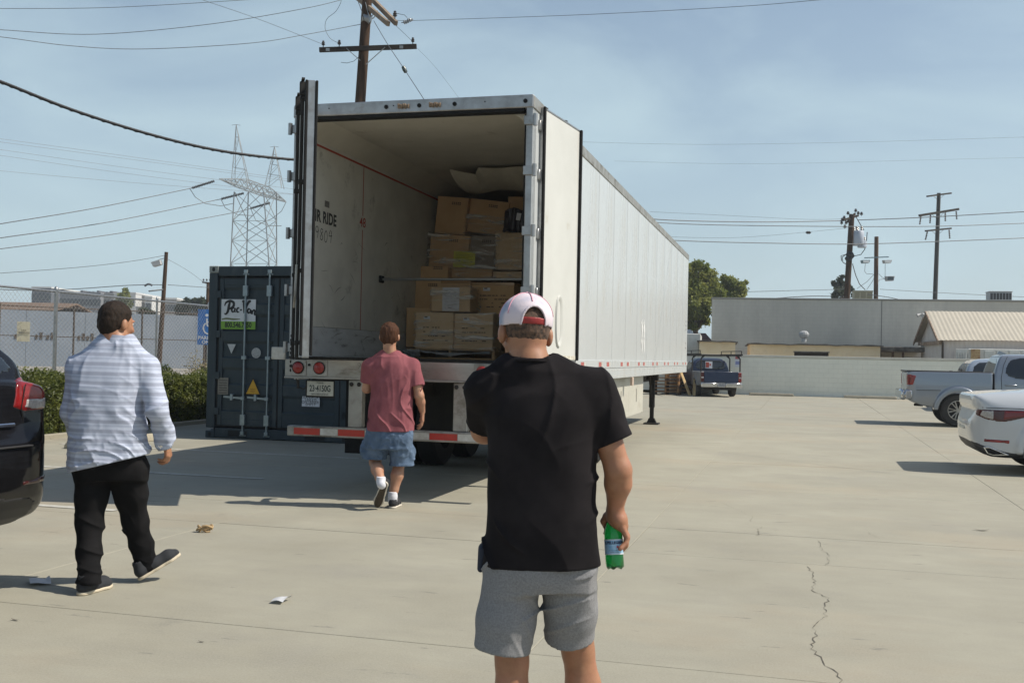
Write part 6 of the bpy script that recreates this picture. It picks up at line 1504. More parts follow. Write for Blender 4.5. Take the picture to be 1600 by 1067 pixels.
S([(0.02, 0.62), (0.10, 0.80), (0.34, 0.90), (0.56, 0.80), (0.55, 0.60), (0.36, 0.48), (0.2, 0.46)], [.04, .09, .10, .12, .12, .09, .04])
S([(0.34, 0.86), (0.28, 0.6), (0.22, 0.32), (0.10, 0.18), (0.0, 0.22)], [.10, .13, .12, .08, .03])
S([(0.62, 0.50), (0.52, 0.52), (0.46, 0.40), (0.52, 0.30), (0.62, 0.36), (0.66, 0.50), (0.64, 0.34), (0.70, 0.28)], [.05, .08, .09, .08, .06, .08, .08, .04])
S([(0.92, 0.48), (0.84, 0.52), (0.77, 0.42), (0.80, 0.30), (0.92, 0.30)], [.04, .07, .09, .08, .03])
S([(0.96, 0.40), (1.08, 0.42)], .07)
S([(1.08, 0.84), (1.16, 0.90), (1.20, 0.70), (1.22, 0.24)], [.04, .10, .13, .08]); S([(1.22, 0.24), (1.34, 0.60), (1.52, 0.88), (1.60, 0.84)], [.08, .10, .12, .05])
S([(1.58, 0.44), (1.48, 0.47), (1.42, 0.36), (1.48, 0.25), (1.58, 0.32), (1.60, 0.44), (1.60, 0.28), (1.66, 0.22)], [.05, .08, .09, .08, .06, .08, .08, .04])
S([(1.70, 0.40), (1.69, 0.18)], .09); S([(1.69, 0.26), (1.78, 0.40), (1.86, 0.36), (1.85, 0.18), (1.93, 0.16)], [.05, .08, .09, .09, .04])
mb.build('logo_lettering', m_sbk, K)
text_part('phone_number', '800.546.7350', 0.125, m_sbk, K, ((sx0 + sx1) / 2, yS - 0.002, (sz0 + zg) / 2 + .002), (R(90), 0, 0), 0.0004, offset=0.004, xs=0.74)
mb = MB(); stroke(mb, [(sx0 + .01, zg + .03), (sx0 + .1, zg + .045), (sx0 + .24, zg + .035), (sx0 + .36, zg + .04)], [.02, .03, .03, .01], yS - .0012, 'xz'); mb.build('smudge', mat('olive_smudge', (0.14, 0.16, 0.08), 0.8), K)
tx, tz = KX(363), KZ(545); quadst('warning_triangle', [(tx - .08, tz + .075), (tx, tz - .085), (tx + .08, tz + .075)], mat('pale_decal_white', (0.50, 0.52, 0.52), 0.5, col2=(0.36, 0.38, 0.38), scale=60), yS - .001)
tx, tz = KX(405), KZ(551); mb = MB(); mb.lathe([(0.086, 0), (0.086, -.001), (0.072, -.001), (0.072, 0)], 24, (tx, yS, tz), 'y'); mb.build('round_decal', mat('pale_decal_white', (0.5, 0.52, 0.52)), K)
mb = MB(); stroke(mb, [(tx - .04, tz + .03), (tx, tz), (tx - .02, tz - .05)], [.02, .035, .01], yS - .001); stroke(mb, [(tx + .01, tz + .055), (tx + .02, tz + .01), (tx + .05, tz + .02)], [.01, .03, .01], yS - .0012); stroke(mb, [(tx - .03, tz - .02), (tx + .02, tz - .03), (tx + .045, tz - .01)], .014, yS - .0014); mb.build('round_emblem', mat('pale_decal_white', (0.5, 0.52, 0.52)), K)
sticker(KX(341), KX(359), KZ(616), KZ(590), mat('data_plate', (0.20, 0.19, 0.16), 0.5, col2=(0.13, 0.12, 0.10), scale=70), 'data_plate', y=-.006)
mb = MB()
for r_ in range(6):
    z = KZ(614) + r_ * .042; mb.box(KX(343), KX(357), yS - .0035, yS - .003, z, z + .012)
mb.build('data_plate_text', mat('plate_ink', (0.06, 0.055, 0.05), 0.8), K)
tx, tz = KX(401), KZ(603); 
mb = MB(); mb.prism([(tx - .155, tz - .135), (tx + .155, tz - .135), (tx, tz + .16)], 'y', yS - .001, yS); mb.build('hazard_sign', m_sbk, K)
mb = MB(); mb.prism([(tx - .125, tz - .118), (tx + .125, tz - .118), (tx, tz + .125)], 'y', yS - .0025, yS - .0015); mb.build('hazard_face', mat('hazard_yellow', (0.55, 0.30, 0.012), 0.5), K)
text_part('hazard_text', 'HIGH\nVOLT', 0.04, mat('hazard_ink', (0.18, 0.08, 0.01), 0.7), K, (tx, yS - .003, tz - .06), (R(90), 0, 0), 0.0003)
text_part('sticker_text', 'TRANSPORT\nUNLESS\nCONTAINER IS\nEMPTY', 0.062, m_pt, sticker(KX(483), KX(512), KZ(630), KZ(614.5), m_lab, 'notice_sticker', y=-.006), ((KX(483) + KX(512)) / 2, yS - .004, (KZ(630) + KZ(614.5)) / 2 + .005), (R(90), 0, 0), 0.0003, line=0.62)
# ================================================================== VEHICLES (local frame: rear at y=0, nose towards +y)
m_tyre = mat('tyre', (0.022, 0.022, 0.022), 0.85, col2=(0.035, 0.033, 0.03), scale=8)
m_glass = mat('dark_car_glass', (0.012, 0.015, 0.017), 0.04, spec=0.6, coat=0.5)
m_blkpl = mat('black_plastic', (0.02, 0.02, 0.021), 0.55)
m_chrome = mat('chrome', (0.70, 0.71, 0.72), 0.12, 1.0)
m_tail = mat('tail_light_red', (0.26, 0.010, 0.009), 0.2, coat=0.4, col2=(0.10, 0.005, 0.005), scale=14)
m_taild = mat('tail_light_dark', (0.05, 0.006, 0.006), 0.15, coat=0.3)
m_tails = mat('tail_light_maroon', (0.14, 0.009, 0.008), 0.15, coat=0.3)
m_clear = mat('clear_lamp', (0.42, 0.40, 0.38), 0.15, coat=0.5, col2=(0.26, 0.25, 0.25), scale=50)
def paint_mat(name, c, metal=0.0, rough=0.25, flake=0.0, dirt=None):
    return mat(name, c, rough, metal, coat=0.9, dirt=dirt, dirt_scale=3, dirt_lo=.55, dirt_hi=.9)
class Car:
    def __init__(s, name, loc, rz, label, cat, L_, W_, H_, h, group=None):
        s.e = empty(name, loc, rz, label, cat, group); s.h = h; s.L = L_; s.W = W_
        s.g = Sdf((-W_ / 2 - .08, -.12, .08), (W_ / 2 + .08, L_ + .1, H_ + .08), h)
        s.X = s.g.ax[0][:, None, None]; s.Y = s.g.ax[1][None, :, None]; s.Z = s.g.ax[2][None, None, :]
    def side(s, P, it=2, k=None):
        yy, zz = np.meshgrid(s.g.ax[1], s.g.ax[2], indexing='ij'); return poly_sd(chaikin(P, it) if it else P, yy, zz)[None]
    def front(s, P, it=2):     # half profile (x>=0, z), mirrored
        xx, zz = np.meshgrid(s.g.ax[0], s.g.ax[2], indexing='ij')
        if min(p[0] for p in P) > .05: xx = np.abs(xx)
        else: P = list(P) + [(-x, z) for x, z in reversed(P)]
        return poly_sd(chaikin(P, it) if it else P, xx, zz)[:, None, :]
    def plan(s, P, it=2):      # half outline (x>=0, y)
        P = list(P) + [(-x, y) for x, y in reversed(P)]
        xx, yy = np.meshgrid(s.g.ax[0], s.g.ax[1], indexing='ij'); return poly_sd(chaikin(P, it) if it else P, xx, yy)[:, :, None]
    def mk(s, name, F, m, parent=None):
        if name in ('tail_light', 'tail_light_lens', 'reverse_light', 'reflector', 'side_window', 'rear_side_window', 'front_side_window'):
            for q in (-1, 1): s.mk1(name, np.maximum(F, .02 - q * s.X), m, parent)
            return
        return s.mk1(name, F, m, parent)
    def mk1(s, name, F, m, parent=None):
        F = np.broadcast_to(F, s.g.F.shape); F = np.pad(F, 1, constant_values=1.0)
        V, Q = surf_nets(F, s.g.lo - s.h, s.h)
        return mesh_np(name, V, Q, m, parent or s.e) if len(V) else None
    def wheel(s, x, y, r, w, rim, style=6, mrim=None):
        sx = 1 if x > 0 else -1; mb = MB(); hw = w / 2
        mb.lathe([(rim, -hw), (r * .9, -hw), (r * .985, -hw * .72), (r, -hw * .3), (r, hw * .3), (r * .985, hw * .72), (r * .9, hw), (rim, hw)], 32, axis='x', caps=False); o = mb.build('wheel', m_tyre, s.e, smooth=35, loc=(x, y, r))
        mb = MB(); mb.lathe([(rim, sx * hw * .98), (rim * .96, sx * hw * .9), (rim * .9, sx * hw * .4), (rim * .3, -sx * hw * .1), (.005, -sx * hw * .1)], 28, axis='x', caps=False); mb.build('rim_well', m_blkpl, o, smooth=35)
        mb = MB(); mb.lathe([(rim * 1.01, sx * hw * .99), (rim * .93, sx * hw * 1.0), (rim * .9, sx * hw * .86)], 32, axis='x', caps=False); mr = mrim or m_alu; rr = mb.build('rim', mr, o, smooth=35)
        mb = MB(); mb.lathe([(rim * .2, sx * hw * .7), (rim * .18, sx * hw * .86), (.005, sx * hw * .88)], 14, axis='x')
        mb.build('hub', mr, rr, smooth=40)
        for k in range(style):
            a = 2 * math.pi * k / style; mb = MB()
            for q in (-.16, .16):
                a1, a2 = a + q * .5, a + q * 1.25
                mb.bar((sx * hw * .78, rim * .15 * math.cos(a1), rim * .15 * math.sin(a1)), (sx * hw * .90, rim * .93 * math.cos(a2), rim * .93 * math.sin(a2)), rim * .11, rim * .10, up=(1, 0, 0))
            mb.build('spoke', mr, rr)
        return o
    def surf(s, F, y, z, sx=1):
        """outer x of the body at (y,z)"""
        j = int(round((y - s.g.lo[1]) / s.h)); k = int(round((z - s.g.lo[2]) / s.h)); col = F[:, j, k]
        idx = np.nonzero(col < 0)[0]
        if len(idx) == 0: return None
        i = idx[-1] if sx > 0 else idx[0]; n_i = i + sx; a, b = col[i], col[n_i]; return s.g.ax[0][i] + sx * s.h * (a / (a - b))
    def seam(s, F, pts, w=0.007, sx=1, name='panel_gap', m=None):
        P = []; mb = MB()
        for (a, b) in zip(pts[:-1], pts[1:]):
            n = max(2, int(math.dist(a, b) / 0.05))
            for i in range(n): P.append((a[0] + (b[0] - a[0]) * i / n, a[1] + (b[1] - a[1]) * i / n))
        P.append(pts[-1]); Q = []
        for y, z in P:
            x = s.surf(F, y, z, sx)
            if x is not None: Q.append(Vector((x + sx * .0025, y, z)))
        if len(Q) < 2: return
        vs = []
        for i, q in enumerate(Q):
            t = (Q[min(i + 1, len(Q) - 1)] - Q[max(i - 1, 0)]).normalized(); n_ = t.cross(Vector((1, 0, 0))) * w / 2; vs += [q + n_, q - n_]
        mb._add(vs, [(2 * i, 2 * i + 1, 2 * i + 3, 2 * i + 2) for i in range(len(Q) - 1)]); mb.build(name, m or m_rub, s.e)
def arches(c, F, ws, r, depth=0.30):
    for y in ws:
        d = np.sqrt((c.Y - y) ** 2 + (c.Z - r * .93) ** 2) - (r + .055)
        F = smax(F, -np.maximum(d, (c.W / 2 - depth) - np.abs(c.X)), .015)
    return F
# ---- silver pickup
sp0 = Vector((10.73, 25.41, 0)) - cv * 1.18 + gv * 0.84
m_silver = paint_mat('silver_paint', (0.23, 0.26, 0.30), 0.45, 0.3)
c = Car('pickup_truck', sp0, -R(90) - GY, 'silver crew cab pickup with its tail to the left beside the white sedan', 'pickup truck', 5.4, 1.89, 1.8, 0.018)
bed = smax(smax(c.side([(.04, .62), (.03, .72), (.05, 1.0), (.03, 1.27), (.06, 1.31), (1.93, 1.32), (1.955, 1.318), (1.956, 1.29), (1.955, .5), (1.6, .42), (.5, .45)], 1), c.plan([(.0, .02), (.80, .03), (.92, .12), (.945, .5), (.945, 1.90), (.945, 1.955), (.90, 1.96), (0, 1.96)], 1), .02), c.front([(0, .4), (.86, .4), (.93, .62), (.945, .95), (.925, 1.12), (.895, 1.29), (.89, 1.315), (.86, 1.318), (0, 1.318)], 1), .02)
bed = np.maximum(bed, -np.maximum(np.maximum(np.abs(c.X) - .80, np.abs(c.Y - 1.0) - .90), .82 - c.Z))
flare = smax(np.sqrt((c.Y - 1.2) ** 2 + (c.Z - .40) ** 2) - .56, np.abs(np.abs(c.X) - .86) - .125, .03); flare = smax(flare, .40 - c.Z, .02)
bed = smin(bed, flare, .035); bed = arches(c, bed, (1.2,), .40)
cab = smax(smax(c.side([(1.985, .42), (1.985, 1.25), (2.02, 1.42), (2.14, 1.74), (2.3, 1.785), (3.3, 1.79), (3.75, 1.66), (4.25, 1.20), (4.9, 1.12), (5.3, 1.02), (5.38, .8), (5.36, .4), (4.8, .34)], 2), c.plan([(0, 1.975), (.90, 1.975), (.943, 1.98), (.945, 2.03), (.945, 4.9), (.8, 5.3), (0, 5.39)], 1), .03), c.front([(0, .34), (.86, .36), (.93, .6), (.945, .9), (.93, 1.08), (.90, 1.2), (.78, 1.62), (.68, 1.78), (0, 1.80)], 2), .04)
cab = arches(c, cab, (4.43,), .40)
c.mk('bed', bed, m_silver); c.mk('cab', cab, m_silver)
for nm, P in (('rear_side_window', [(2.22, 1.26), (2.26, 1.5), (2.4, 1.68), (3.05, 1.70), (3.05, 1.20), (2.55, 1.16)]), ('front_side_window', [(3.15, 1.20), (3.15, 1.70), (3.5, 1.68), (4.05, 1.24), (4.0, 1.19)])):
    w_ = np.maximum(np.maximum(cab - .004, c.side(P, 1)), .55 - np.abs(c.X)); o = c.mk(nm, w_, m_glass)
c.mk('rear_window', np.maximum(np.maximum(cab - .004, c.front([(0, 1.28), (.68, 1.28), (.62, 1.66), (0, 1.68)], 1)), c.Y - 2.35), m_glass)
c.mk('windscreen', np.maximum(np.maximum(cab - .004, c.front([(0, 1.22), (.78, 1.22), (.66, 1.68), (0, 1.70)], 1)), 3.55 - c.Y), m_glass)
tl_ = np.maximum(np.maximum(bed - .008, c.side([(.0, .98), (.0, 1.26), (.25, 1.21), (.17, .98)], 0)), .70 - np.abs(c.X)); c.mk('tail_light', tl_, m_tail)
c.mk('reverse_light', np.maximum(np.maximum(bed - .007, c.side([(.0, .87), (.0, .975), (.13, .975), (.12, .87)], 0)), .72 - np.abs(c.X)), m_clear)
mb = MB(); mb.cbox(-.93, .93, -.09, .0, .62, .86, .03); mb.cbox(-.945, -.85, -.001, .16, .64, .86, .02); mb.cbox(.85, .945, -.001, .16, .64, .86, .02); mb.build('rear_bumper', m_chrome, c.e, smooth=40)
mb = MB(); mb.cbox(-.86, -.79, .03, 1.95, 1.305, 1.335, .008); mb.cbox(.79, .86, .03, 1.95, 1.305, 1.335, .008); mb.cbox(-.785, .785, .03, .09, 1.31, 1.34, .008); mb.build('bed_rail_cap', m_blkpl, c.e)
mb = MB(); mb.cyl((.55, .25, .50), (.68, .42, .50), .035, 10); mb.build('exhaust_pipe', m_blk, c.e, smooth=40)
mb = MB(); mb.prism([(2.18, 1.77), (2.40, 1.78), (2.28, 1.84), (2.22, 1.85)], 'x', -.03, .03); mb.build('antenna_fin', m_silver, c.e)
mb = MB(); mb.cbox(-.7, .7, 1.958, 1.98, .5, 1.30, .002); mb.cbox(-.7, .7, 1.7, 5.1, .32, .45, .02); mb.build('underbody', m_blk, c.e)
mb = MB(); mb.cbox(.95, .98, 2.22, 2.48, 1.02, 1.05, .008); mb.build('door_handle', m_silver, c.e, smooth=40)
mb = MB(); mb.cbox(.95, 1.13, 4.0, 4.15, 1.12, 1.32, .03); mb.cbox(-1.13, -.95, 4.0, 4.15, 1.12, 1.32, .03); mb.build('mirror', m_silver, c.e, smooth=40)
c.seam(cab, [(2.16, .48), (2.14, 1.2), (2.20, 1.5), (2.3, 1.72)], .012); c.seam(cab, [(3.1, .45), (3.1, 1.74)], .012); c.seam(bed, [(.25, .86), (.8, .87)], .012)
for x in (-.80, .80):
    for y in (1.2, 4.43): c.wheel(x, y, .40, .25, .24, 6, m_alud)
# ---- white sedan
ws0 = Vector((6.28, 14.42, 0)) + gv * 0.92
m_wp = paint_mat('white_paint', (0.44, 0.465, 0.49), 0.0, 0.28)
c = Car('sedan', ws0, -R(90) - GY, 'white four door sedan, only its tail reaching in at the right edge', 'car', 4.68, 1.83, 1.44, 0.0135)
sb = c.side([(.55, .21), (.22, .24), (.05, .40), (.0, .60), (.015, .70), (.07, .80), (.10, .885), (.05, .905), (.045, 1.05), (.10, 1.085), (.75, 1.155), (1.1, 1.19), (3.2, 1.0), (3.6, .92), (4.45, .78), (4.62, .6), (4.6, .3), (4.2, .19)], 1)
pl_ = c.plan([(0, -.02), (.55, .0), (.78, .10), (.88, .32), (.915, .9), (.915, 3.6), (.82, 4.3), (.55, 4.62), (0, 4.68)], 2)
fr_ = c.front([(0, .19), (.80, .20), (.885, .34), (.915, .62), (.905, .78), (.86, .93), (.76, 1.06), (.6, 1.15), (0, 1.19)], 2)
body = smax(smax(sb, pl_, .05), fr_, .05)
body = smin(body, smax(smax(np.sqrt((c.Y - 1.06) ** 2 + (c.Z - .33) ** 2) - .47, np.abs(c.X) - .915, .04), .3 - c.Z, .03), .06)
gh = smax(smax(c.side([(.95, 1.0), (1.15, 1.22), (1.65, 1.40), (2.3, 1.43), (2.9, 1.36), (3.65, .95)], 2), c.front([(0, .9), (.84, .95), (.74, 1.18), (.58, 1.38), (0, 1.45)], 2), .05), c.plan([(0, .9), (.66, 1.0), (.76, 1.8), (.78, 2.6), (.70, 3.6), (0, 3.9)], 2), .05)
full = smin(body, gh, .03); full = arches(c, full, (1.06, 3.75), .335); c.mk('body', full, m_wp)
c.mk('rear_window', np.maximum(np.maximum(gh - .003, c.front([(0, 1.17), (.58, 1.17), (.50, 1.36), (0, 1.38)], 1)), c.Y - 1.62), m_glass)
c.mk('side_window', np.maximum(np.maximum(gh - .003, c.side([(1.45, 1.18), (1.75, 1.34), (2.35, 1.37), (2.9, 1.29), (3.3, 1.08), (1.6, 1.13)], 1)), .5 - np.abs(c.X)), m_glass)
c.mk('windscreen', np.maximum(np.maximum(gh - .003, c.front([(0, 1.0), (.70, 1.0), (.52, 1.34), (0, 1.37)], 1)), 2.85 - c.Y), m_glass)
TLp = [(.10, .885), (.98, .885), (.90, .84), (.55, .745), (.40, .715), (.20, .745), (.09, .80)]
c.mk('tail_light', np.maximum(np.maximum(full - .004, c.side(TLp, 0)), .45 - np.abs(c.X)), m_taild)
c.mk('tail_light_lens', np.maximum(np.maximum(full - .008, c.side([(.16, .865), (.30, .87), (.30, .745), (.20, .765), (.13, .80)], 0)), .50 - np.abs(c.X)), m_clear)
c.mk('tail_light_lens', np.maximum(np.maximum(full - .008, c.side([(.42, .87), (.86, .872), (.84, .83), (.42, .75)], 0)), .50 - np.abs(c.X)), m_tails)
c.mk('valance', np.maximum(np.maximum(full - .006, c.side([(-.1, .44), (.06, .44), (.30, .34), (.9, .25), (.9, .1), (-.1, .1)], 1)), c.Y - .72), m_blkpl)
c.mk('reflector', np.maximum(np.maximum(full - .006, c.side([(.19, .485), (.50, .475), (.50, .43), (.18, .44)], 0)), .45 - np.abs(c.X)), m_tail)
for sx in (-1, 1):
    mb = MB(); P = [(.17, .37), (.24, .375), (.50, .275), (.30, .26), (.22, .285)]; mb.prism(P, 'x', sx * .845, sx * .872); o = mb.build('exhaust_tip', m_chrome, c.e, bevel=.004)
    mb = MB(); mb.prism([(y * .8 + .056, z * .8 + .062) for y, z in P], 'x', sx * .873, sx * .875); mb.build('exhaust_opening', m_rub, o)
mb = MB(); mb.cbox(-.26, .26, .025, .06, .60, .75, .004); mb.build('licence_plate', mat('plate_white', (0.5, 0.5, 0.44)), c.e, rot=(R(-12), 0, 0), loc=(0, -.15, 0))
for sx in (-1, 1): c.seam(full, [(.11, .905), (.55, .905), (1.0, .90)], .01, sx)
c.seam(full, [(1.75, .35), (1.72, .8), (1.62, 1.1)], .008); c.seam(full, [(2.75, .3), (2.78, 1.08)], .008)
for x in (-.78, .78):
    for y in (1.06, 3.75): c.wheel(x, y, .335, .225, .23, 7)
# ---- black SUV at the left edge, tail towards the yard
bs0 = Vector((-2.83, 6.72, 0)) - gv * 0.93
m_bp = mat('black_paint', (0.007, 0.007, 0.008), 0.12, 0.0, coat=0.12, spec=0.25)
c = Car('suv', bs0, R(90) - GY, 'black sport utility car, only its tail with red lamp in at the left edge', 'car', 4.6, 1.90, 1.72, 0.014)
sb = c.side([(.50, .30), (.22, .38), (.05, .52), (-.02, .64), (-.02, .86), (.045, .93), (.085, 1.02), (.085, 1.22), (.12, 1.28), (3.3, 1.10), (4.3, .95), (4.55, .7), (4.5, .3)], 1)
pl_ = c.plan([(0, -.04), (.55, -.03), (.82, .03), (.93, .22), (.95, .8), (.95, 3.7), (.85, 4.4), (0, 4.6)], 2)
body = smax(smax(sb, pl_, .04), c.front([(0, .28), (.84, .3), (.93, .5), (.95, .8), (.93, 1.05), (.88, 1.26), (0, 1.30)], 2), .04)
gh = smax(smax(c.side([(.09, 1.15), (.15, 1.27), (.50, 1.56), (.62, 1.67), (1.4, 1.72), (2.5, 1.70), (3.5, 1.08)], 1), c.front([(0, 1.0), (.93, 1.1), (.86, 1.30), (.72, 1.62), (.60, 1.71), (0, 1.73)], 2), .04), c.plan([(0, .06), (.60, .08), (.82, .22), (.92, .7), (.92, 3.0), (.7, 3.6), (0, 3.7)], 2), .04)
full = arches(c, smin(body, gh, .02), (.95, 3.65), .37); c.mk('body', full, m_bp)
hg = [(0, 1.29), (.62, 1.29), (.74, 1.33), (.62, 1.58), (0, 1.61)]
c.mk('rear_window', np.maximum(np.maximum(gh - .003, c.front(hg, 1)), c.Y - .72), m_glass)
c.mk('side_window', np.maximum(np.maximum(gh - .003, c.side([(.62, 1.32), (.78, 1.55), (2.4, 1.58), (3.1, 1.2), (.9, 1.22)], 1)), .5 - np.abs(c.X)), m_glass)
c.mk('tail_light', np.maximum(np.maximum(full - .005, c.front([(.56, 1.10), (.60, 1.245), (.72, 1.28), (.97, 1.30), (.97, 1.08), (.66, 1.07)], 0)), c.Y - .34), m_tail)
c.mk('tail_light_lens', np.maximum(np.maximum(full - .009, c.front([(.66, 1.09), (.67, 1.15), (.90, 1.16), (.89, 1.09), (.80, 1.085)], 0)), c.Y - .24), m_clear)
c.mk('lower_bumper', np.maximum(np.maximum(full - .005, c.front([(0, .2), (.80, .2), (.83, .42), (.72, .55), (.40, .575), (0, .58)], 1)), c.Y - .5), m_blkpl)
c.mk('reflector', np.maximum(np.maximum(full - .006, c.front([(.56, .63), (.56, .66), (.94, .685), (.94, .645)], 0)), c.Y - .30), m_taild)
mb = MB(); mb.cbox(-.55, .55, .045, .08, .985, 1.01, .006); mb.build('trim_strip', m_chrome, c.e)
mb = MB(); mb.cbox(-.62, .62, -.028, .05, .868, .878, .003); mb.build('bumper_step', m_blkpl, c.e)
for sx in (-1, 1):
    mb = MB(); pts = [(.66 * sx, 1.24), (.63 * sx, 1.10), (.66 * sx, .95), (.60 * sx, .90)]
    mb.tube([(x, .078 - (.03 if z < .95 else 0), z) for x, z in pts], .004, 4); mb.build('tailgate_gap', m_rub, c.e)
for x in (-.82, .82):
    for y in (.95, 3.65): c.wheel(x, y, .37, .24, .25, 5)
# ---- older blue pickup with rack, by the far wall
bl0 = Vector((8.52, 42.9, 0))
m_navy = mat('navy_paint', (0.014, 0.026, 0.06), 0.4, coat=0.1, spec=0.3); m_primer = mat('primer_grey', (0.20, 0.205, 0.20), 0.75, col2=(0.12, 0.13, 0.14), scale=3)
c = Car('old_pickup_truck', bl0, R(2.5), 'old navy blue pickup with black ladder rack parked nose to the far wall', 'pickup truck', 4.75, 1.72, 1.65, 0.028)
bed = smax(smax(c.side([(.02, .52), (.0, .98), (.03, 1.03), (1.85, 1.03), (1.85, .45), (.4, .45)], 0), np.abs(c.X) - .83, .03), .42 - c.Z, .02)
bed = np.maximum(bed, -np.maximum(np.maximum(np.abs(c.X) - .74, np.abs(c.Y - .95) - .86), .62 - c.Z))
bed = smin(bed, smax(smax(np.sqrt((c.Y - 1.05) ** 2 + (c.Z - .36) ** 2) - .47, np.abs(c.X) - .87, .03), .45 - c.Z, .02), .03); bed = arches(c, bed, (1.05,), .34)
cab = smax(smax(c.side([(1.9, .42), (1.9, 1.1), (2.0, 1.5), (2.15, 1.58), (2.85, 1.58), (3.35, 1.08), (4.5, .98), (4.7, .85), (4.7, .4)], 1), np.abs(c.X) - .83, .04), c.front([(0, .4), (.83, .42), (.83, 1.0), (.66, 1.56), (0, 1.60)], 1), .04); cab = arches(c, cab, (3.9,), .34)
c.mk('bed', bed, m_primer); c.mk('cab', cab, m_navy)
c.mk('rear_window', np.maximum(np.maximum(cab - .006, c.front([(0, 1.10), (.68, 1.10), (.58, 1.48), (0, 1.50)], 1)), c.Y - 2.25), m_glass)
c.mk('side_window', np.maximum(np.maximum(cab - .006, c.side([(2.1, 1.08), (2.2, 1.46), (2.8, 1.47), (3.15, 1.08)], 1)), .5 - np.abs(c.X)), m_glass)
mb = MB(); mb.cbox(-.70, .70, -.03, .03, .60, 1.035, .015); tg = mb.build('tailgate', m_navy, c.e, smooth=40)
for sx in (-1, 1):
    mb = MB(); mb.cbox(sx * .705, sx * .835, -.035, .04, .62, 1.0, .012); o = mb.build('tail_light', m_tail if sx > 0 else m_taild, c.e)
    mb = MB(); mb.box(sx * .72, sx * .82, -.039, -.036, .76, .82); mb.build('reverse_light', m_clear, o)
mb = MB(); mb.cbox(-.84, -.16, -.12, -.02, .40, .58, .02); mb.cbox(.16, .84, -.12, -.02, .40, .58, .02); mb.cbox(-.155, .155, -.10, -.02, .40, .53, .01); mb.build('rear_bumper', m_chrome, c.e, smooth=40)
mb = MB(); mb.cbox(-.15, .15, -.112, -.102, .42, .57, .003); mb.build('licence_plate', mat('plate_grey', (0.30, 0.31, 0.33), 0.6, col2=(0.12, 0.13, 0.15), scale=24), c.e)
mb = MB(); mb.cbox(-.7, .7, .2, 4.5, .28, .42, .02); mb.build('underbody', m_blk, c.e)
mb = MB(); mb.box(-.22, .08, 1.80, 1.803, 1.14, 1.44); o = mb.build('window_paper', m_lab, c.e, rot=(R(0), 0, 0), loc=(0, .10, 0)); mb = MB(); mb.box(-.20, -.06, 1.796, 1.799, 1.18, 1.40); mb.box(-.04, .02, 1.796, 1.799, 1.26, 1.34); mb.build('red_print', m_redl, o)
for (x, y) in ((-.80, .12), (.80, .12), (-.80, 1.8), (.80, 1.8)):
    mb = MB(); mb.tube([(x, y, .9), (x, y, 1.55), (x * .9, y, 1.68)], .03, 6); mb.tube([(x, y, 1.55), (x * .8, y, 1.69)], .02, 5); mb.build('rack_post', m_blk, c.e)
for a_, b_ in (((-.85, .12, 1.70), (.85, .12, 1.70)), ((-.85, 1.8, 1.70), (.85, 1.8, 1.70)), ((-.85, .0, 1.73), (-.85, 3.6, 1.73)), ((.85, .0, 1.73), (.85, 3.6, 1.73)), ((-.85, 3.5, 1.70), (.85, 3.5, 1.70))):
    mb = MB(); mb.bar(a_, b_, .06, .06); mb.build('rack_bar', m_blk, c.e)
for sx in (-1, 1):
    for y in (.1, 1.8, 3.5):
        mb = MB(); mb.cyl((sx * .85, y, 1.73), (sx * .85, y, 1.88), .02, 5); mb.build('rack_stake', m_blk, c.e)
    mb = MB(); mb.cyl((sx * .85, .1, 1.88), (sx * .85, 3.5, 1.88), .016, 5); mb.build('rack_bar', m_blk, c.e)
for x in (-.72, .72):
    for y in (1.05, 3.9): c.wheel(x, y, .34, .22, .19, 5)
# ---- pale blue-silver car behind the silver pickup
m_pale = paint_mat('pale_blue_silver_paint', (0.30, 0.35, 0.41), 0.4, 0.3)
c = Car('parked_car', (15.2, 33.2, 0), -GY - R(2), 'pale silver car with dark windows half hidden behind the silver pickup bed', 'car', 4.7, 1.85, 1.78, 0.03)
body = smax(smax(c.side([(.1, .3), (.0, .7), (.06, 1.1), (3.2, 1.1), (4.4, .95), (4.65, .7), (4.6, .3)], 2), np.abs(c.X) - .91, .08), .25 - c.Z, .05)
gh = smax(smax(c.side([(.1, 1.0), (.3, 1.55), (.7, 1.74), (2.3, 1.76), (2.7, 1.68), (3.4, 1.05)], 2), c.front([(0, .95), (.9, 1.0), (.70, 1.66), (0, 1.76)], 2), .06), np.abs(c.X) - .9, .05)
full = arches(c, smin(body, gh, .03), (.9, 3.75), .36); c.mk('body', full, m_pale)
for P in ([(.5, 1.15), (.65, 1.55), (1.25, 1.60), (1.25, 1.12)], [(1.33, 1.12), (1.33, 1.60), (2.2, 1.60), (2.2, 1.12)], [(2.30, 1.12), (2.30, 1.60), (2.55, 1.58), (3.15, 1.13)]): c.mk('side_window', np.maximum(np.maximum(gh - .006, c.side(P, 1)), .5 - np.abs(c.X)), m_glass)
c.mk('rear_window', np.maximum(np.maximum(gh - .006, c.front([(0, 1.12), (.68, 1.12), (.56, 1.58), (0, 1.62)], 1)), c.Y - .62), m_glass)
c.mk('windscreen', np.maximum(np.maximum(gh - .006, c.front([(0, 1.1), (.75, 1.1), (.6, 1.62), (0, 1.66)], 1)), 2.6 - c.Y), m_glass)
mb = MB(); mb.cbox(-1.12, -.95, 2.75, 2.92, 1.10, 1.30, .04); mb.cbox(.95, 1.12, 2.75, 2.92, 1.10, 1.30, .04); mb.build('mirror', m_blkpl, c.e, smooth=40)
for x in (-.8, .8):
    for y in (.9, 3.75): c.wheel(x, y, .36, .23, .22, 5)

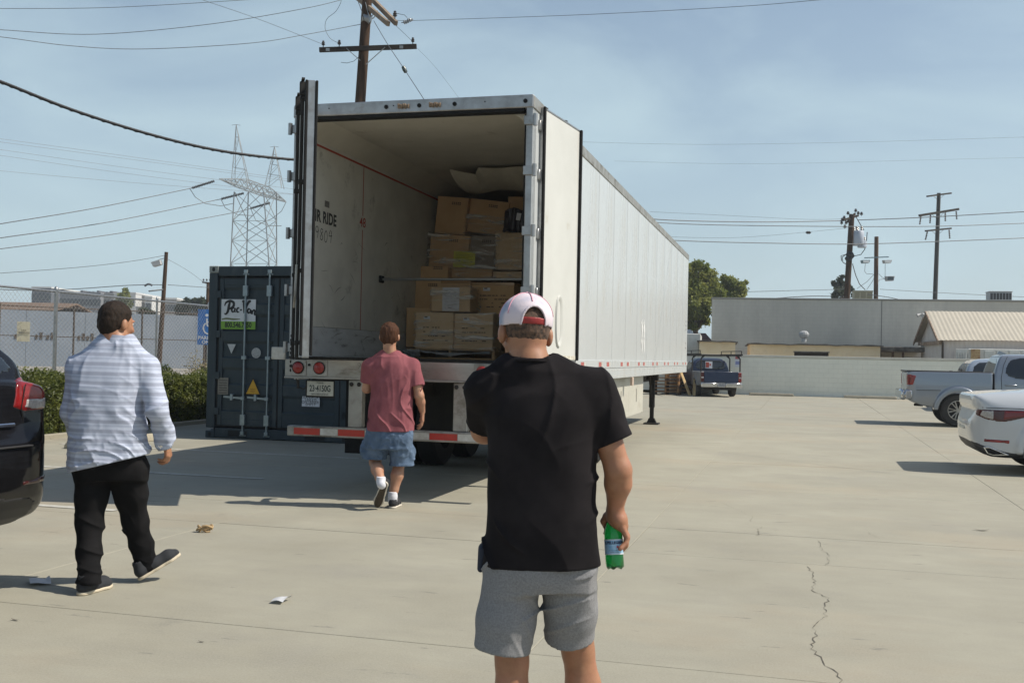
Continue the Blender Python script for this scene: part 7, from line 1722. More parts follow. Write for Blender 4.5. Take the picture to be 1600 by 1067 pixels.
# ---- stacked wooden crates by the wall, behind the landing gear
m_crate = mat('crate_wood', (0.40, 0.22, 0.09), 0.85, col2=(0.24, 0.12, 0.05), scale=3, stretch=(1, 4, 6)); m_cr_dk = mat('crate_dark', (0.10, 0.055, 0.03), 0.9)
for k, (u, Y, lb, mm) in enumerate(((1040, 44.5, 'stack of brown wooden pallets standing left of the navy pickup by the wall', m_crate), (1058, 46.5, 'second pallet stack leaning behind the navy pickup side', m_crate))):
    q = A(u, 600, Y); e = empty('pallet_stack', (q.x, Y, 0), -GY, lb, 'pallets')
    for j in range(8 if k == 0 else 7):
        z = j * .145
        for i in range(5): mb = MB(); mb.box(-.55, .55, .0 + i * .24, .11 + i * .24, z + .115, z + .14); mb.build('deck_board', mm, e)
        for x in (-.55, -.03, .49): mb = MB(); mb.box(x, x + .06, .003, 1.05, z + .003, z + .112); mb.build('stringer', mm if (j + k) % 2 else m_cr_dk, e)
for k, (dx, dz) in enumerate(((.55, 1.15), (.72, .95))):
    q = A(1058, 600, 43.5); mb = MB(); mb.bar((q.x + dx, 43.6, .02), (q.x + dx - .35 + .5 * k, 44.3, dz), .12, .03); o = mb.build('loose_plank', mat('pale_plank', (0.50, 0.36, 0.18), 0.85, col2=(0.38, 0.26, 0.12), scale=5)); tag(o, ('taller' if k == 0 else 'shorter') + ' pale plank leaning on the pallets beside the navy pickup', 'plank')
# notices on the far wall
q = A(1155, 561, 46.2); e = empty('wall_notice', (q.x, 46.52, q.z), -GY, 'small white wall notice with red and blue print right of the pickup rack', 'sign')
mb = MB(); mb.box(-.12, .12, -.012, 0, -.35, .2); mb.build('plate', m_lab, e)
mb = MB(); mb.box(-.10, .10, -.015, -.0125, .0, .17); mb.build('red_print', mat('washed_red', (0.45, 0.12, 0.12), 0.7), e)
mb = MB(); mb.box(-.09, .09, -.015, -.0125, -.24, -.10); mb.build('blue_print', mat('washed_blue', (0.25, 0.28, 0.5), 0.7), e)

# ================================================================== LITTER
m_pap = mat('litter_paper', (0.50, 0.51, 0.52), 0.7)
def paper(u, v, w, d, label, yaw, seed):
    p = G(u, v); rs = random.Random(seed); a = [rs.uniform(0, 6) for _ in range(4)]; mb = MB()
    mb.grid(lambda s, t: (w * (s - .5), d * (t - .5), .008 + .012 * (math.sin(4 * s + a[0]) + math.sin(5 * t + a[1]) + 2) * .5 + .02 * max(0, s - .8) * 5 * t), 10, 8)
    o = mb.build('paper_scrap', m_pap, None, smooth=60, loc=p, rot=(0, 0, yaw)); tag(o, label, 'litter')
paper(62, 911, .12, .15, 'white crumpled paper scrap in the shadow left of the striped shirt man', .5, 1)
paper(440, 940, .08, .12, 'thin white paper scrap on sunlit concrete between the two left men', -.3, 2)
p = G(320, 831); mb = MB(); rs = random.Random(3)
for k in range(11):
    a = rs.uniform(0, 6.28); r_ = rs.uniform(.02, .06); mb.tube([(r_ * math.cos(a + t) * 1.1, r_ * .6 * math.sin(a + t), .012 + .018 * k / 5 + .01 * math.sin(3 * t)) for t in np.linspace(0, rs.uniform(2, 4), 9)], [.004] + [.008] * 7 + [.003], 5)
o = mb.build('twine_bundle', mat('tan_twine', (0.42, 0.30, 0.16), 0.9, col2=(0.30, 0.20, 0.10), scale=30), None, smooth=60, loc=p); tag(o, 'small tangled bundle of tan twine lying on the concrete', 'litter')
for (u, v, s, lb) in ((1533, 829, .07, 'dark curled leaf on the concrete at the right'), (315, 1003, .022, 'small brown leaf crumb at lower left'), (24, 969, .03, 'dark leaf crumb near the lower left edge'), (1415, 722, .04, 'small dark crumb near the tip of the sedan shadow'), (1158, 863, .012, 'tiny dark pebble right of the black shirt man')):
    p = G(u, v); mb = MB(); mb.grid(lambda a, b: (s * (a - .5) * 2, s * .5 * (b - .5) * (1 - (2 * a - 1) ** 2), .004 + .25 * s * (2 * a - 1) ** 2), 6, 2); o = mb.build('leaf_litter', m_crack, None, loc=p, rot=(0, 0, -.3)); tag(o, lb, 'litter')
# ================================================================== PEOPLE
m_skin = mat('skin', (0.36, 0.18, 0.098), 0.5, col2=(0.28, 0.13, 0.07), scale=22, detail=6, sub=0.12, bump=0.15, bscale=160, bdist=0.001, dirt=(0.38, 0.165, 0.10), dirt_scale=9, dirt_lo=.45, dirt_hi=.75)
m_skin2 = mat('skin_light', (0.42, 0.235, 0.148), 0.5, col2=(0.36, 0.175, 0.11), scale=16, detail=5, sub=0.12, bump=0.15, bscale=120, bdist=0.001)
m_stubble = mat('cropped_hair', (0.03, 0.021, 0.016), 0.85, col2=(0.12, 0.07, 0.045), scale=70, detail=3, lo=.35, hi=.6, bump=0.6, bscale=300, bdist=0.002)
m_hair = mat('dark_brown_hair', (0.010, 0.0075, 0.006), 0.7, spec=0.2, col2=(0.032, 0.02, 0.013), scale=60, stretch=(3, 3, .6), bump=0.9, bscale=110, bdist=0.004)
m_hair2 = mat('reddish_brown_hair', (0.034, 0.013, 0.006), 0.7, spec=0.25, col2=(0.09, 0.034, 0.014), scale=50, stretch=(4, 4, .5), bump=0.9, bscale=90, bdist=0.005)
m_btee = mat('black_tee', (0.009, 0.008, 0.009), 0.9, col2=(0.019, 0.0165, 0.018), scale=5, bump=0.25, bscale=420, bdist=0.001, spec=0.12)
m_gshort = mat('heather_grey_jersey', (0.185, 0.185, 0.19), 0.95, col2=(0.25, 0.25, 0.255), scale=170, detail=3, bump=0.3, bscale=380, bdist=0.001, spec=0.1)
m_ptee = mat('washed_red_tee', (0.27, 0.092, 0.105), 0.9, spec=0.15, col2=(0.20, 0.064, 0.076), scale=7, detail=7, bump=0.3, bscale=200, bdist=0.002)
m_denim = mat('washed_denim', (0.115, 0.17, 0.255), 0.9, col2=(0.055, 0.095, 0.16), scale=9, detail=8, bump=0.5, bscale=120, bdist=0.003)
m_bjean = mat('black_jeans', (0.006, 0.006, 0.0065), 0.9, spec=0.12, col2=(0.011, 0.0105, 0.011), scale=7, bump=0.4, bscale=200, bdist=0.002)
m_sock = mat('white_sock', (0.62, 0.62, 0.66), 0.9, bump=0.4, bscale=200)
m_eye = mat('eye_white', (0.7, 0.68, 0.65), 0.2)
# striped chambray shirt
m_stripe = mat('striped_shirt', (0.34, 0.38, 0.48), 0.9, col2=(0.38, 0.42, 0.52), scale=40, bump=0.3, bscale=300, bdist=0.001)
n_, l_, b_ = nodes_of(m_stripe)
def stripes():
    tc = n_.new('ShaderNodeTexCoord'); sp = n_.new('ShaderNodeSeparateXYZ'); l_.new(tc.outputs['Object'], sp.inputs[0])
    nz = n_.new('ShaderNodeTexNoise'); nz.inputs['Scale'].default_value = 3.0; l_.new(tc.outputs['Object'], nz.inputs['Vector'])
    def ma(op, a, b=None):
        m = n_.new('ShaderNodeMath'); m.operation = op
        for i, q in enumerate((a, b)):
            if q is None: continue
            if isinstance(q, (int, float)): m.inputs[i].default_value = q
            else: l_.new(q, m.inputs[i])
        return m.outputs[0]
    z = ma('ADD', sp.outputs['Z'], ma('MULTIPLY', nz.outputs['Fac'], 0.014)); z = ma('ADD', z, ma('MULTIPLY', sp.outputs['X'], 0.02))
    ph = ma('FRACT', ma('MULTIPLY', z, 1 / 0.058)); prev = b_.inputs['Base Color'].links[0].from_socket
    for lo, hi, col, f in ((0.0, 0.26, (0.48, 0.52, 0.62, 1), .7), (0.45, 0.58, (0.48, 0.52, 0.62, 1), .55), (0.62, 0.95, (0.26, 0.275, 0.34, 1), .6)):
        msk = ma('MULTIPLY', ma('GREATER_THAN', ph, lo), ma('LESS_THAN', ph, hi)); msk = ma('MULTIPLY', msk, f)
        x = n_.new('ShaderNodeMix'); x.data_type = 'RGBA'; l_.new(prev, x.inputs[6]); x.inputs[7].default_value = col; l_.new(msk, x.inputs['Factor']); prev = x.outputs[2]
    l_.new(prev, b_.inputs['Base Color'])
stripes()
V3 = lambda *a: np.array(a, float)
def nrm(v): v = np.array(v, float); return v / np.linalg.norm(v)
def frame(fwd, up=(0, 0, 1)):
    f = nrm(fwd); r = nrm(np.cross(f, up)); u = np.cross(r, f); return np.stack([r, f, u], 1)     # columns: right, forward, up
def head(g, c, M, s=1.0):
    P = lambda x, y, z: c + M @ (V3(x, y, z) * s)
    E = lambda x, y, z, r, k=.02, op='u': g.ell(P(x, y, z), V3(*r) * s, k, op, M)
    E(0, -.018, .035, (.077, .094, .085), .01); E(0, .035, -.02, (.064, .066, .085), .03); E(0, .055, -.082, (.038, .036, .030), .03); E(0, -.045, -.01, (.066, .06, .07), .03)
    for sx in (-1, 1):
        g.cap(P(sx * .052, -.0, -.055), P(sx * .02, .07, -.095), .018 * s, .014 * s, .02)
        E(sx * .085, -.012, -.012, (.015, .022, .035), .004); g.cap(P(sx * .078, .004, -.012), P(sx * .074, .008, .012), .005 * s, .006 * s, .004)
        E(sx * .083, -.010, -.006, (.005, .009, .014), .004, 'cut'); E(sx * .031, .092, .008, (.017, .013, .011), .008, 'cut')
        g.cap(P(sx * .012, .097, .027), P(sx * .045, .084, .026), .008 * s, .006 * s, .012); E(sx * .042, .072, -.03, (.02, .018, .016), .02)
        g.cap(P(sx * .010, .105, -.036), P(sx * .012, .1, -.036), .008 * s, .007 * s, .006)
    g.cap(P(0, .096, .012), P(0, .118, -.030), .009 * s, .012 * s, .010); E(0, .098, -.058, (.022, .010, .006), .005); E(0, .096, -.070, (.019, .010, .007), .005); E(0, .088, -.096, (.018, .016, .014), .012)
def eyes(e, c, M, s=1.0):
    for sx in (-1, 1):
        q = c + M @ (V3(sx * .031, .080, .008) * s); mb = MB(); mb.lathe([(.001, -.012), (.009, -.009), (.012, 0), (.009, .009), (.001, .012)], 12); mb.build('eye', m_eye, e, smooth=80, loc=tuple(q))
def hand(g, w, d, n, t, curls=(.5, .5, .5, .5), s=1.0, thumb=.5, spread=.05):
    """w wrist, d fingers' direction, n back-of-hand normal, t thumb side"""
    d, n, t = nrm(d), nrm(n), nrm(t); L_ = ((.043, .026, .020), (.047, .030, .021), (.043, .028, .020), (.034, .021, .018)); W_ = (.027, .009, -.009, -.026)
    kn = (.088, .091, .087, .079)
    for i in range(4):
        k = w + (d * kn[i] + t * W_[i] - n * .002) * s; g.cap(w + (d * .012 + t * W_[i] * .65) * s, k, .016 * s, .0125 * s, .012, flat=(n, .9))
        p = k; a = 0
        dd = nrm(d + t * spread * (1.5 - i))
        for j in range(3):
            a += curls[i] * (1, 1.15, .8)[j]; v = dd * math.cos(a) - n * math.sin(a); q = p + v * L_[i][j] * s
            g.cap(p, q, (.0100, .0092, .0084)[j] * s, (.0092, .0084, .0076)[j] * s, .0035); p = q
    g.ell(w + (d * .035 + t * .022 - n * .010) * s, V3(.018, .018, .018) * s, .014)
    b0 = w + (d * .022 + t * .024 - n * .006) * s; v1 = nrm(d * .75 + t * .75 - n * .25); v2 = nrm(d * (.95 - .3 * thumb) + t * (.35 - .5 * thumb) - n * thumb); v3 = nrm(d * .9 - t * .4 * thumb - n * thumb)
    p1 = b0 + v1 * .042 * s; p2 = p1 + v2 * .031 * s; p3 = p2 + v3 * .024 * s
    g.chain([b0, p1, p2, p3], [.0155 * s, .0125 * s, .0105 * s, .0088 * s], .006)
def plane_cut(g, p, n, rad=.14):
    p = np.array(p, float); n = nrm(n); sl, X, Y, Z = g.win(p - rad, p + rad)
    d = (X - p[0]) * n[0] + (Y - p[1]) * n[1] + (Z - p[2]) * n[2]
    m = np.sqrt((X - p[0]) ** 2 + (Y - p[1]) ** 2 + (Z - p[2]) ** 2) < rad
    g.F[sl] = np.where(m, np.maximum(g.F[sl], d), g.F[sl])
def sleeve_open(g, a, b, r):     # trim at b along a->b and hollow it out
    d = nrm(V3(*b) - V3(*a)); p = V3(*b); sl, X, Y, Z = g.win(p - .26, p + .26); px, py, pz = X - p[0], Y - p[1], Z - p[2]
    t = px * d[0] + py * d[1] + pz * d[2]; q = np.sqrt(np.maximum((px - t * d[0]) ** 2 + (py - t * d[1]) ** 2 + (pz - t * d[2]) ** 2, 0)); g.F[sl] = np.maximum(g.F[sl], -np.maximum(np.maximum(-t, t - .2), q - r * 1.42))
    g.cap(V3(*b) - d * .05, V3(*b) + d * .1, r, r, 0.002, 'cut')
def folds(fr, amp, seed, sharp=1.0, warp=.35):
    def fn(x, y, z):
        w = vnoise(x * 5, y * 5, z * 4, seed + 5) * warp * 4
        n = vnoise(x * fr[0] + w, y * fr[1] + w, z * fr[2] + w, seed); r_ = 1 - np.abs(2 * n - 1); n2 = vnoise(x * fr[0] * 2.1 + w, y * fr[1] * 2.1, z * fr[2] * 2.1 + w, seed + 9)
        return -amp * ((r_ ** (1 + sharp)) - .35) - amp * .35 * (n2 - .5)
    return fn
def crease(dv, fr, amp, seed, pw=4, warp=2.2, thr=.42):
    def fn(x, y, z):
        u = x * dv[0] + y * dv[1] + z * dv[2]; w = vnoise(x * 4, y * 4, z * 4, seed) * warp; r_ = 1 - np.abs(np.sin(math.pi * (u * fr + w))); mk = np.clip((vnoise(x * 5 + 3, y * 5, z * 5, seed + 2) - thr) * 4, 0, 1)
        return -amp * r_ ** pw * mk
    return fn
def diag(x, y, z, a): c_, s_ = math.cos(a), math.sin(a); return x * c_ + z * s_, y, -x * s_ + z * c_
def shoe(parent, heel, toe, up, s, mu, ms, low=False, tread=None):
    """upper and sole from heel to toe"""
    heel, toe = V3(*heel), V3(*toe); M = frame(toe - heel, up); Ln = np.linalg.norm(toe - heel); g = Sdf((-.07, -.04, -.01), (.07, Ln + .04, .15), .005)
    g.chain([V3(0, .038, .045), V3(0, Ln * .45, .042), V3(0, Ln * .75, .034), V3(0, Ln - .035, .028)], [.036, .040, .043, .030], .02); g.cap(V3(0, .04, .05), V3(0, .05, .10), .035, .038, .02)
    g.F = np.maximum(g.F, .012 - g.ax[2][None, None, :]); g.F = np.maximum(g.F, g.ax[2][None, None, :] - (.085 if low else .12)); g.cap(V3(0, .045, .075), V3(0, .055, .16), .029, .034, 0, 'cut')
    V, Q = surf_nets(g.F, g.lo, g.h); o = mesh_np('shoe', heel + V @ M.T, Q, mu, parent)
    g = Sdf((-.07, -.04, -.02), (.07, Ln + .04, .04), .005); g.chain([V3(0, .036, .01), V3(0, Ln * .45, .01), V3(0, Ln * .74, .01), V3(0, Ln - .04, .01)], [.037, .038, .047, .037], .02); z = g.ax[2][None, None, :]; g.F = smax(smax(g.F, z - .020, .004), -z, .004)
    V, Q = surf_nets(g.F, g.lo, g.h); mesh_np('sole', heel + V @ M.T, Q, ms, o)
    if tread:
        mb = MB(); 
        out = chaikin([(-.026, .01), (.026, .01), (.028, Ln * .4), (.040, Ln * .75), (.022, Ln - .008), (-.022, Ln - .008), (-.040, Ln * .75), (-.028, Ln * .4)], 2)
        mb.prism([tuple(p) for p in out], 'z', -.004, .001); mb.v = [tuple(heel + M @ V3(*p)) for p in mb.v]; mb.build('tread', tread, o)
    return o
def put(g, name, m, e): return g.build(name, m, e)

# ------------------------------------------------------------ man in the black tee, nearest
YC = 3.62; E_ = empty('person', (0.10, YC, 0), 0, 'man in black tee, grey shorts and pink white cap holding a green bottle', 'person')
def JC(u, v, dy=0.0): q = A(u, v, YC + dy); return V3(q.x - .10, q.y - YC, q.z)
hc = JC(820, 519, .03); HM = frame((-.26, 1, -.13)); HM = np.array(Matrix.Rotation(R(3), 3, 'Y')) @ HM
g = Sdf((-.30, -.22, 0), (.38, .36, 1.78), .0045)
head(g, hc, HM, .98); nb = JC(828, 572, -.02); g.cap(hc + HM @ V3(0, -.035, -.05), nb, .062, .068, .02); g.cap(nb, nb + V3(0, 0, -.12), .058, .06, .03)
shR, shL = JC(926, 612, -.01), JC(760, 612, .0); elR, wrR = JC(966, 735, -.03), JC(961, 797, .03); elL, wrL = JC(757, 672, .16), JC(800, 640, .36)
g.stack([(.72, .02, 0, .15, .10), (.95, .01, 0, .14, .09), (1.25, 0, 0, .16, .09), (1.38, 0, 0, .14, .07)], .03)
g.chain([shR, (shR + elR) / 2, elR], [.058, .050, .043], .02); g.chain([elR, elR * .68 + wrR * .32 + V3(.003, 0, 0), wrR], [.044, .044, .027], .02, flat=None)
g.chain([shL, elL], [.055, .046], .02); g.chain([elL, elL * .6 + wrL * .4, wrL], [.046, .044, .028], .02); hand(g, wrL, (.6, .6, .3), (-.5, .8, 0), (0, 0, 1), (.6,) * 4)
# legs
hipL, knL, anL = JC(795, 880, .02), JC(800, 1032, .02), V3(-.115, -.05, .09); hipR, knR, anR = JC(885, 880, .02), JC(903, 1015, .10), V3(.225, .16, .10)
anL = V3(JC(801, 1067, 0)[0] + .0, .02, .09); anR = V3(knR[0] + .06, .14, .09)
for hp, kn, an in ((hipL, knL, anL), (hipR, knR, anR)):
    g.chain([hp, hp * .4 + kn * .6, kn], [.085, .070, .056], .03); cf = kn * .65 + an * .35 + V3(0, -.012, 0); g.chain([kn, cf, an * .8 + kn * .2, an], [.054, .060, .042, .036], .02); g.cap(an, an + V3(0, .02, -.05), .036, .034, .02)
# right hand closed over the bottle neck: palm above, fingers down the outer side, thumb on the inner side
bt, bb = JC(957, 813, .045), JC(961, 889, .02); bax = nrm(bt - bb); kn0 = JC(972, 822, .03)
g.chain([wrR, JC(966, 812, .03), kn0], [.029, .031, .022], .012, flat=((0, 1, 0), 1.25)); g.ell(JC(959, 806, .035), V3(.026, .034, .024), .014)
for i, dy in enumerate((.062, .046, .027, .006)):
    k = JC(973 - (i == 3) * 1, 822 + (i == 3) * 2, dy); m1 = JC(980, 837 + i, dy + .0); m2 = JC(977 + i * .4, (851, 853, 852, 848)[i], dy + .006 * (2 - i)); tip = JC(969, (860, 863, 861, 857)[i], dy + .016 * (1.5 - i) + .004)
    g.chain([kn0 * .4 + k * .6, k, m1, m2, tip], [.012, .0118, .0100, .0092, .0082], .0038)
g.chain([JC(960, 803, .05), JC(948, 806, .05), JC(943, 814, .058), JC(946, 823, .066)], [.016, .0125, .0105, .0088], .008); g.cap(JC(948, 828, .07), JC(946, 833, .06), .009, .008, .002)
put(g, 'body', m_skin, E_); eyes(E_, hc, HM)
# black tee
g = Sdf((-.38, -.24, .70), (.42, .32, 1.52), .005)
def KC(v, ul, ur, b, dy=0.0, yaw=0.0): a_, b_ = JC(ul, v, dy), JC(ur, v, dy); return ((a_[2] + b_[2]) / 2, (a_[0] + b_[0]) / 2, dy, (b_[0] - a_[0]) / 2, b, yaw)
g.stack([KC(915, 756, 937, .130, .0), KC(885, 756, 937, .130, .0), KC(850, 759, 934, .128, .0), KC(790, 763, 928, .125), KC(730, 765, 930, .130), KC(680, 762, 936, .135), KC(640, 757, 940, .130), KC(605, 762, 932, .110), KC(584, 790, 890, .085)], .03, n=2.5)
g.chain([JC(800, 583, -.01), JC(828, 578, -.02), JC(866, 583, -.01)], [.054, .066, .054], .045); g.chain([JC(866, 583, -.01), shR + V3(-.005, 0, .005)], [.052, .062], .04); g.chain([JC(795, 583, -.01), shL + V3(.006, 0, .005)], [.052, .062], .04)
sR = JC(960, 690, -.022); g.chain([shR, sR], [.070, .060], .035); g.cap(sR, sR + (sR - shR) * .2, .060, .060, .01)
sL = shL * .22 + elL * .78; g.chain([shL, sL], [.068, .062], .035); g.cap(sL, sL + (elL - shL) * .12, .062, .060, .01)
g.disp(lambda x, y, z: folds((5, 5, 4), .010, 3)(*diag(x, y, z, .75)) + crease((.45, 0, 1), 7, .016, 11)(x, y, z) * np.clip((1.28 - z) * 4, .2, 1) + crease((-.5, .2, 1), 9, .005, 15, 5)(x, y, z) * np.clip((x + .02) * 8, .2, 1) + crease((1, .2, -.25), 6, .010, 19)(x, y, z) * np.clip((z - 1.1) * 5, .1, 1), .06)
sleeve_open(g, shR, sR, .052); sleeve_open(g, shL, sL, .053)
g.cap(JC(828, 566, -.02) + V3(0, 0, .068), JC(829, 540, .0) + V3(0, 0, .08), .084, .10, .003, 'cut'); plane_cut(g, JC(845, 881, 0), (.02, 0, -1), .4)
put(g, 't_shirt', m_btee, E_)
mb = MB(); cc = JC(828, 567, -.02); mb.tube([(cc[0] + .079 * math.cos(a), cc[1] + .079 * math.sin(a), cc[2] - .001 + .006 * math.cos(a) * .2 - .010 * math.sin(a)) for a in np.linspace(0, 2 * math.pi, 33)], .0045, 6); mb.build('collar_rib', m_btee, E_, smooth=60)
# grey shorts
g = Sdf((-.32, -.22, .36), (.30, .28, .95), .005)
g.stack([KC(918, 762, 930, .108), KC(900, 756, 932, .118), KC(880, 757, 934, .120), KC(850, 768, 925, .11)], .04, n=2.3)
a0, a1 = JC(797, 925, .0), JC(784, 1014, -.005); g.chain([a0, (a0 + a1) / 2, a1, a1 + (a1 - a0) * .12], [.100, .100, .092, .092], .028); b0, b1 = JC(889, 925, .02), JC(890, 995, .07); g.chain([b0, (b0 + b1) / 2 + V3(.004, 0, 0), b1, b1 + (b1 - b0) * .12], [.094, .089, .084, .083], .02)
g.disp(lambda x, y, z: crease((.7, 0, 1), 8, .011, 21)(x, y, z) * np.clip((x + .05) * 6 + .45, .45, 1.1) + crease((-.6, .2, 1), 7, .010, 27)(x, y, z) + folds((5, 5, 2.5), .008, 4)(x, y, z), .06)
for a_, b_, r_ in ((a0, a1, .082), (b0, b1, .072)): plane_cut(g, b_, b_ - a_ + V3(.0, 0, 0), .135); g.cap(b_ - nrm(b_ - a_) * .06, b_ + nrm(b_ - a_) * .1, r_, r_, .002, 'cut')
sh_ = put(g, 'shorts', m_gshort, E_)
g = Sdf((-.34, -.14, .70), (-.16, .12, .93), .005); g.chain([JC(757, 857, .03), JC(751, 888, .02)], [.022, .012], .01, flat=((0, 1, 0), 2.2)); put(g, 'pocket_lining', mat('navy_lining', (0.012, 0.018, 0.035), 0.8), sh_)
for an, tx in ((anL, -.03), (anR, .05)):
    shoe(E_, (an[0], an[1] - .07, .0), (an[0] + tx, an[1] + .21, .0), (0, 0, 1), 1, mat('grey_trainer', (0.12, 0.12, 0.13), 0.8), mat('pale_sole', (0.5, 0.48, 0.42), 0.8))
# cropped hair round the nape, then the cap
g = Sdf(tuple(hc - .15), tuple(hc + .15), .004); P = lambda x, y, z: hc + HM @ (V3(x, y, z) * .98)
g.ell(P(0, -.018, .035), V3(.0795, .0965, .088) * .98, .01, 'u', HM); g.ell(P(0, -.046, -.008), V3(.0685, .0625, .071) * .98, .03, 'u', HM)
I = g.F; X, Y, Z = np.meshgrid(*g.ax, indexing='ij'); Lc = np.stack([X - hc[0], Y - hc[1], Z - hc[2]], -1) @ HM
g.F = np.maximum(np.maximum(g.F, -.052 - Lc[..., 2] - .005 * np.cos(Lc[..., 0] * 60)), np.maximum(Lc[..., 1] - .02, 0.0 * Lc[..., 1] - .005)).astype(np.float32); g.disp(lambda x, y, z: (vnoise(x * 150, y * 150, z * 150, 2) - .5) * .003, .02); put(g, 'cropped_hair', m_stubble, E_)
m_capw = mat('cap_mesh_white', (0.66, 0.57, 0.61), 0.8, col2=(0.22, 0.29, 0.42), scale=7.0, detail=2, lo=.47, hi=.58, bump=0.7, bscale=500, bdist=0.002)
n_, l_, b_ = nodes_of(m_capw); wv = n_.new('ShaderNodeTexWave'); wv.bands_direction = 'Z'; wv.inputs['Scale'].default_value = 75; tc = n_.new('ShaderNodeTexCoord'); l_.new(tc.outputs['Object'], wv.inputs['Vector'])
mx = n_.new('ShaderNodeMix'); mx.data_type = 'RGBA'; mx.inputs[7].default_value = (.72, .66, .70, 1); l_.new(b_.inputs['Base Color'].links[0].from_socket, mx.inputs[6]); mt_ = n_.new('ShaderNodeMath'); mt_.operation = 'MULTIPLY'; mt_.inputs[1].default_value = .45; l_.new(wv.outputs['Fac'], mt_.inputs[0]); l_.new(mt_.outputs[0], mx.inputs['Factor']); l_.new(mx.outputs[2], b_.inputs['Base Color'])
m_pinkt = mat('pink_binding', (0.62, 0.32, 0.38), 0.7); m_red = mat('red_strap', (0.28, 0.022, 0.022), 0.5)
g = Sdf(tuple(hc - .17), tuple(hc + .20), .0035); X, Y, Z = np.meshgrid(*g.ax, indexing='ij'); Lc = np.stack([X - hc[0], Y - hc[1], Z - hc[2]], -1) @ HM
g.ell(P(0, -.012, .040), V3(.092, .110, .094), .01, 'u', HM); g.F = np.maximum(g.F, (.012 + .10 * (-Lc[..., 1]) * .0 - Lc[..., 2])); base = g.F.copy()
inner = Sdf(tuple(hc - .17), tuple(hc + .20), .0035); inner.ell(P(0, -.012, .036), V3(.086, .104, .090), .01, 'u', HM); g.F = np.maximum(g.F, -inner.F)
arch_ = np.sqrt((Lc[..., 0]) ** 2 + ((Lc[..., 2] - .012) * .66) ** 2) - .043; opening = np.maximum(arch_, Lc[..., 1] + .02); g.F = np.maximum(g.F, -opening).astype(np.float32)
cp = put(g, 'cap', m_capw, E_)
g2 = Sdf(tuple(hc - .17), tuple(hc + .20), .0035); d_ = np.maximum(np.maximum(base - .0035, np.abs(arch_) - .0035), Lc[..., 1] + .03); g2.F = np.maximum(d_, -inner.F).astype(np.float32); put(g2, 'arch_binding', m_capw, cp)
g2.F = np.maximum(np.maximum(np.maximum(base + .001, np.abs(Lc[..., 2] - .024) - .0115), np.maximum(np.abs(Lc[..., 0]) - .046, Lc[..., 1])), -(base + .009)).astype(np.float32); put(g2, 'snap_strap', m_red, cp)
mb = MB(); ce = P(0, -.012, .040)
for ang in (90 + 4, 30, 150, -20, 200):
    pts = []
    for t in np.linspace(.02, 1.45 if ang != 94 else .98, 16):
        a = R(ang) ; th = t; x = .0935 * math.sin(th) * math.cos(a); y = -.1115 * math.sin(th) * math.sin(a); z = .0955 * math.cos(th); pts.append(tuple(ce + HM @ V3(x, y, z)))
    mb = MB(); mb.tube(pts, .0016 if ang != 94 else .0022, 5); mb.build('panel_seam', m_pinkt, cp, smooth=60)
mb = MB(); mb.lathe([(.009, 0), (.008, .004), (.001, .006)], 12); mb.build('button', m_pinkt, cp, smooth=60, loc=tuple(ce + HM @ V3(0, 0, .0945)))
mb = MB()
def brim(s, t):
    a = math.pi * (.08 + .84 * s); r0x, r0y = .086, .100; q = V3(r0x * math.cos(a), -.012 + r0y * math.sin(a) + t * .075 * math.sin(a) ** .6, .016 - .012 * t - .028 * (math.cos(a)) ** 2); return tuple(hc + HM @ q)
mb.grid(brim, 22, 5); mb.build('brim', m_red, cp, smooth=60, solid=.004)
# ---- bottle in his right hand
m_bg = mat('green_bottle', (0.01, 0.28, 0.06), 0.05, trans=0.85, ior=1.4, coat=0.3); m_lblue = mat('label_blue', (0.22, 0.45, 0.68), 0.45, col2=(0.42, 0.62, 0.78), scale=40, detail=4)
bl = np.linalg.norm(bt - bb) + .03; Bq = Vector((0, 0, 1)).rotation_difference(Vector(bax)); B_ = empty('bottle', (bb[0] + .10, bb[1] + YC, bb[2]), 0, 'green sparkling water bottle with blue label hanging from the black shirt man\'s hand', 'bottle'); B_.rotation_mode = 'QUATERNION'; B_.rotation_quaternion = Bq
mb = MB(); rs_ = []; prof = [(.012, .004), (.026, .0), (.0305, .008), (.0315, .02), (.0315, .045), (.0310, .05), (.0310, .102), (.0315, .107), (.0312, .120), (.027, .142), (.018, .165), (.0135, .185), (.0135, .20)]
for r_, h_ in prof: rs_.append([(r_ * math.cos(2 * math.pi * k / 40) * (1 + (.06 * math.cos(5 * 2 * math.pi * k / 40) if h_ < .01 else 0)), r_ * math.sin(2 * math.pi * k / 40) * (1 + (.06 * math.cos(5 * 2 * math.pi * k / 40) if h_ < .01 else 0)), h_ + (.004 * (1 + math.cos(5 * 2 * math.pi * k / 40)) if h_ < .005 else 0)) for k in range(40)])
mb.rings(rs_); mb.build('glass', m_bg, B_, smooth=60)
mb = MB(); mb.lathe([(.0145, .188), (.0150, .190), (.0150, .206), (.012, .209), (.001, .209)], 20); mb.build('cap', m_lblue, B_, smooth=40)
def wrap_lab(o, r):
    for v in o.data.vertices: x, y, z = v.co; a = -math.pi / 2 + x / r; v.co = (r * math.cos(a), r * math.sin(a), y)
mb = MB(); mb.lathe([(.0316, .050), (.0320, .0505), (.0320, .1015), (.0316, .102)], 40, caps=False); mb.build('label', m_lblue, B_, smooth=60)
for z in (.0505, .0985):
    mb = MB(); mb.lathe([(.0323, z), (.0323, z + .003)], 40, caps=False); mb.build('label_edge', m_lab, B_, smooth=60)
o = text_part('label_text', 'S.PELLEGRINO', .0125, mat('label_navy', (0.01, 0.015, 0.06), 0.6), B_, None, None, 0, offset=.0006, spacing=1.05); o.data.transform(Matrix.Translation((.004, .0900, 0))); wrap_lab(o, .0326)
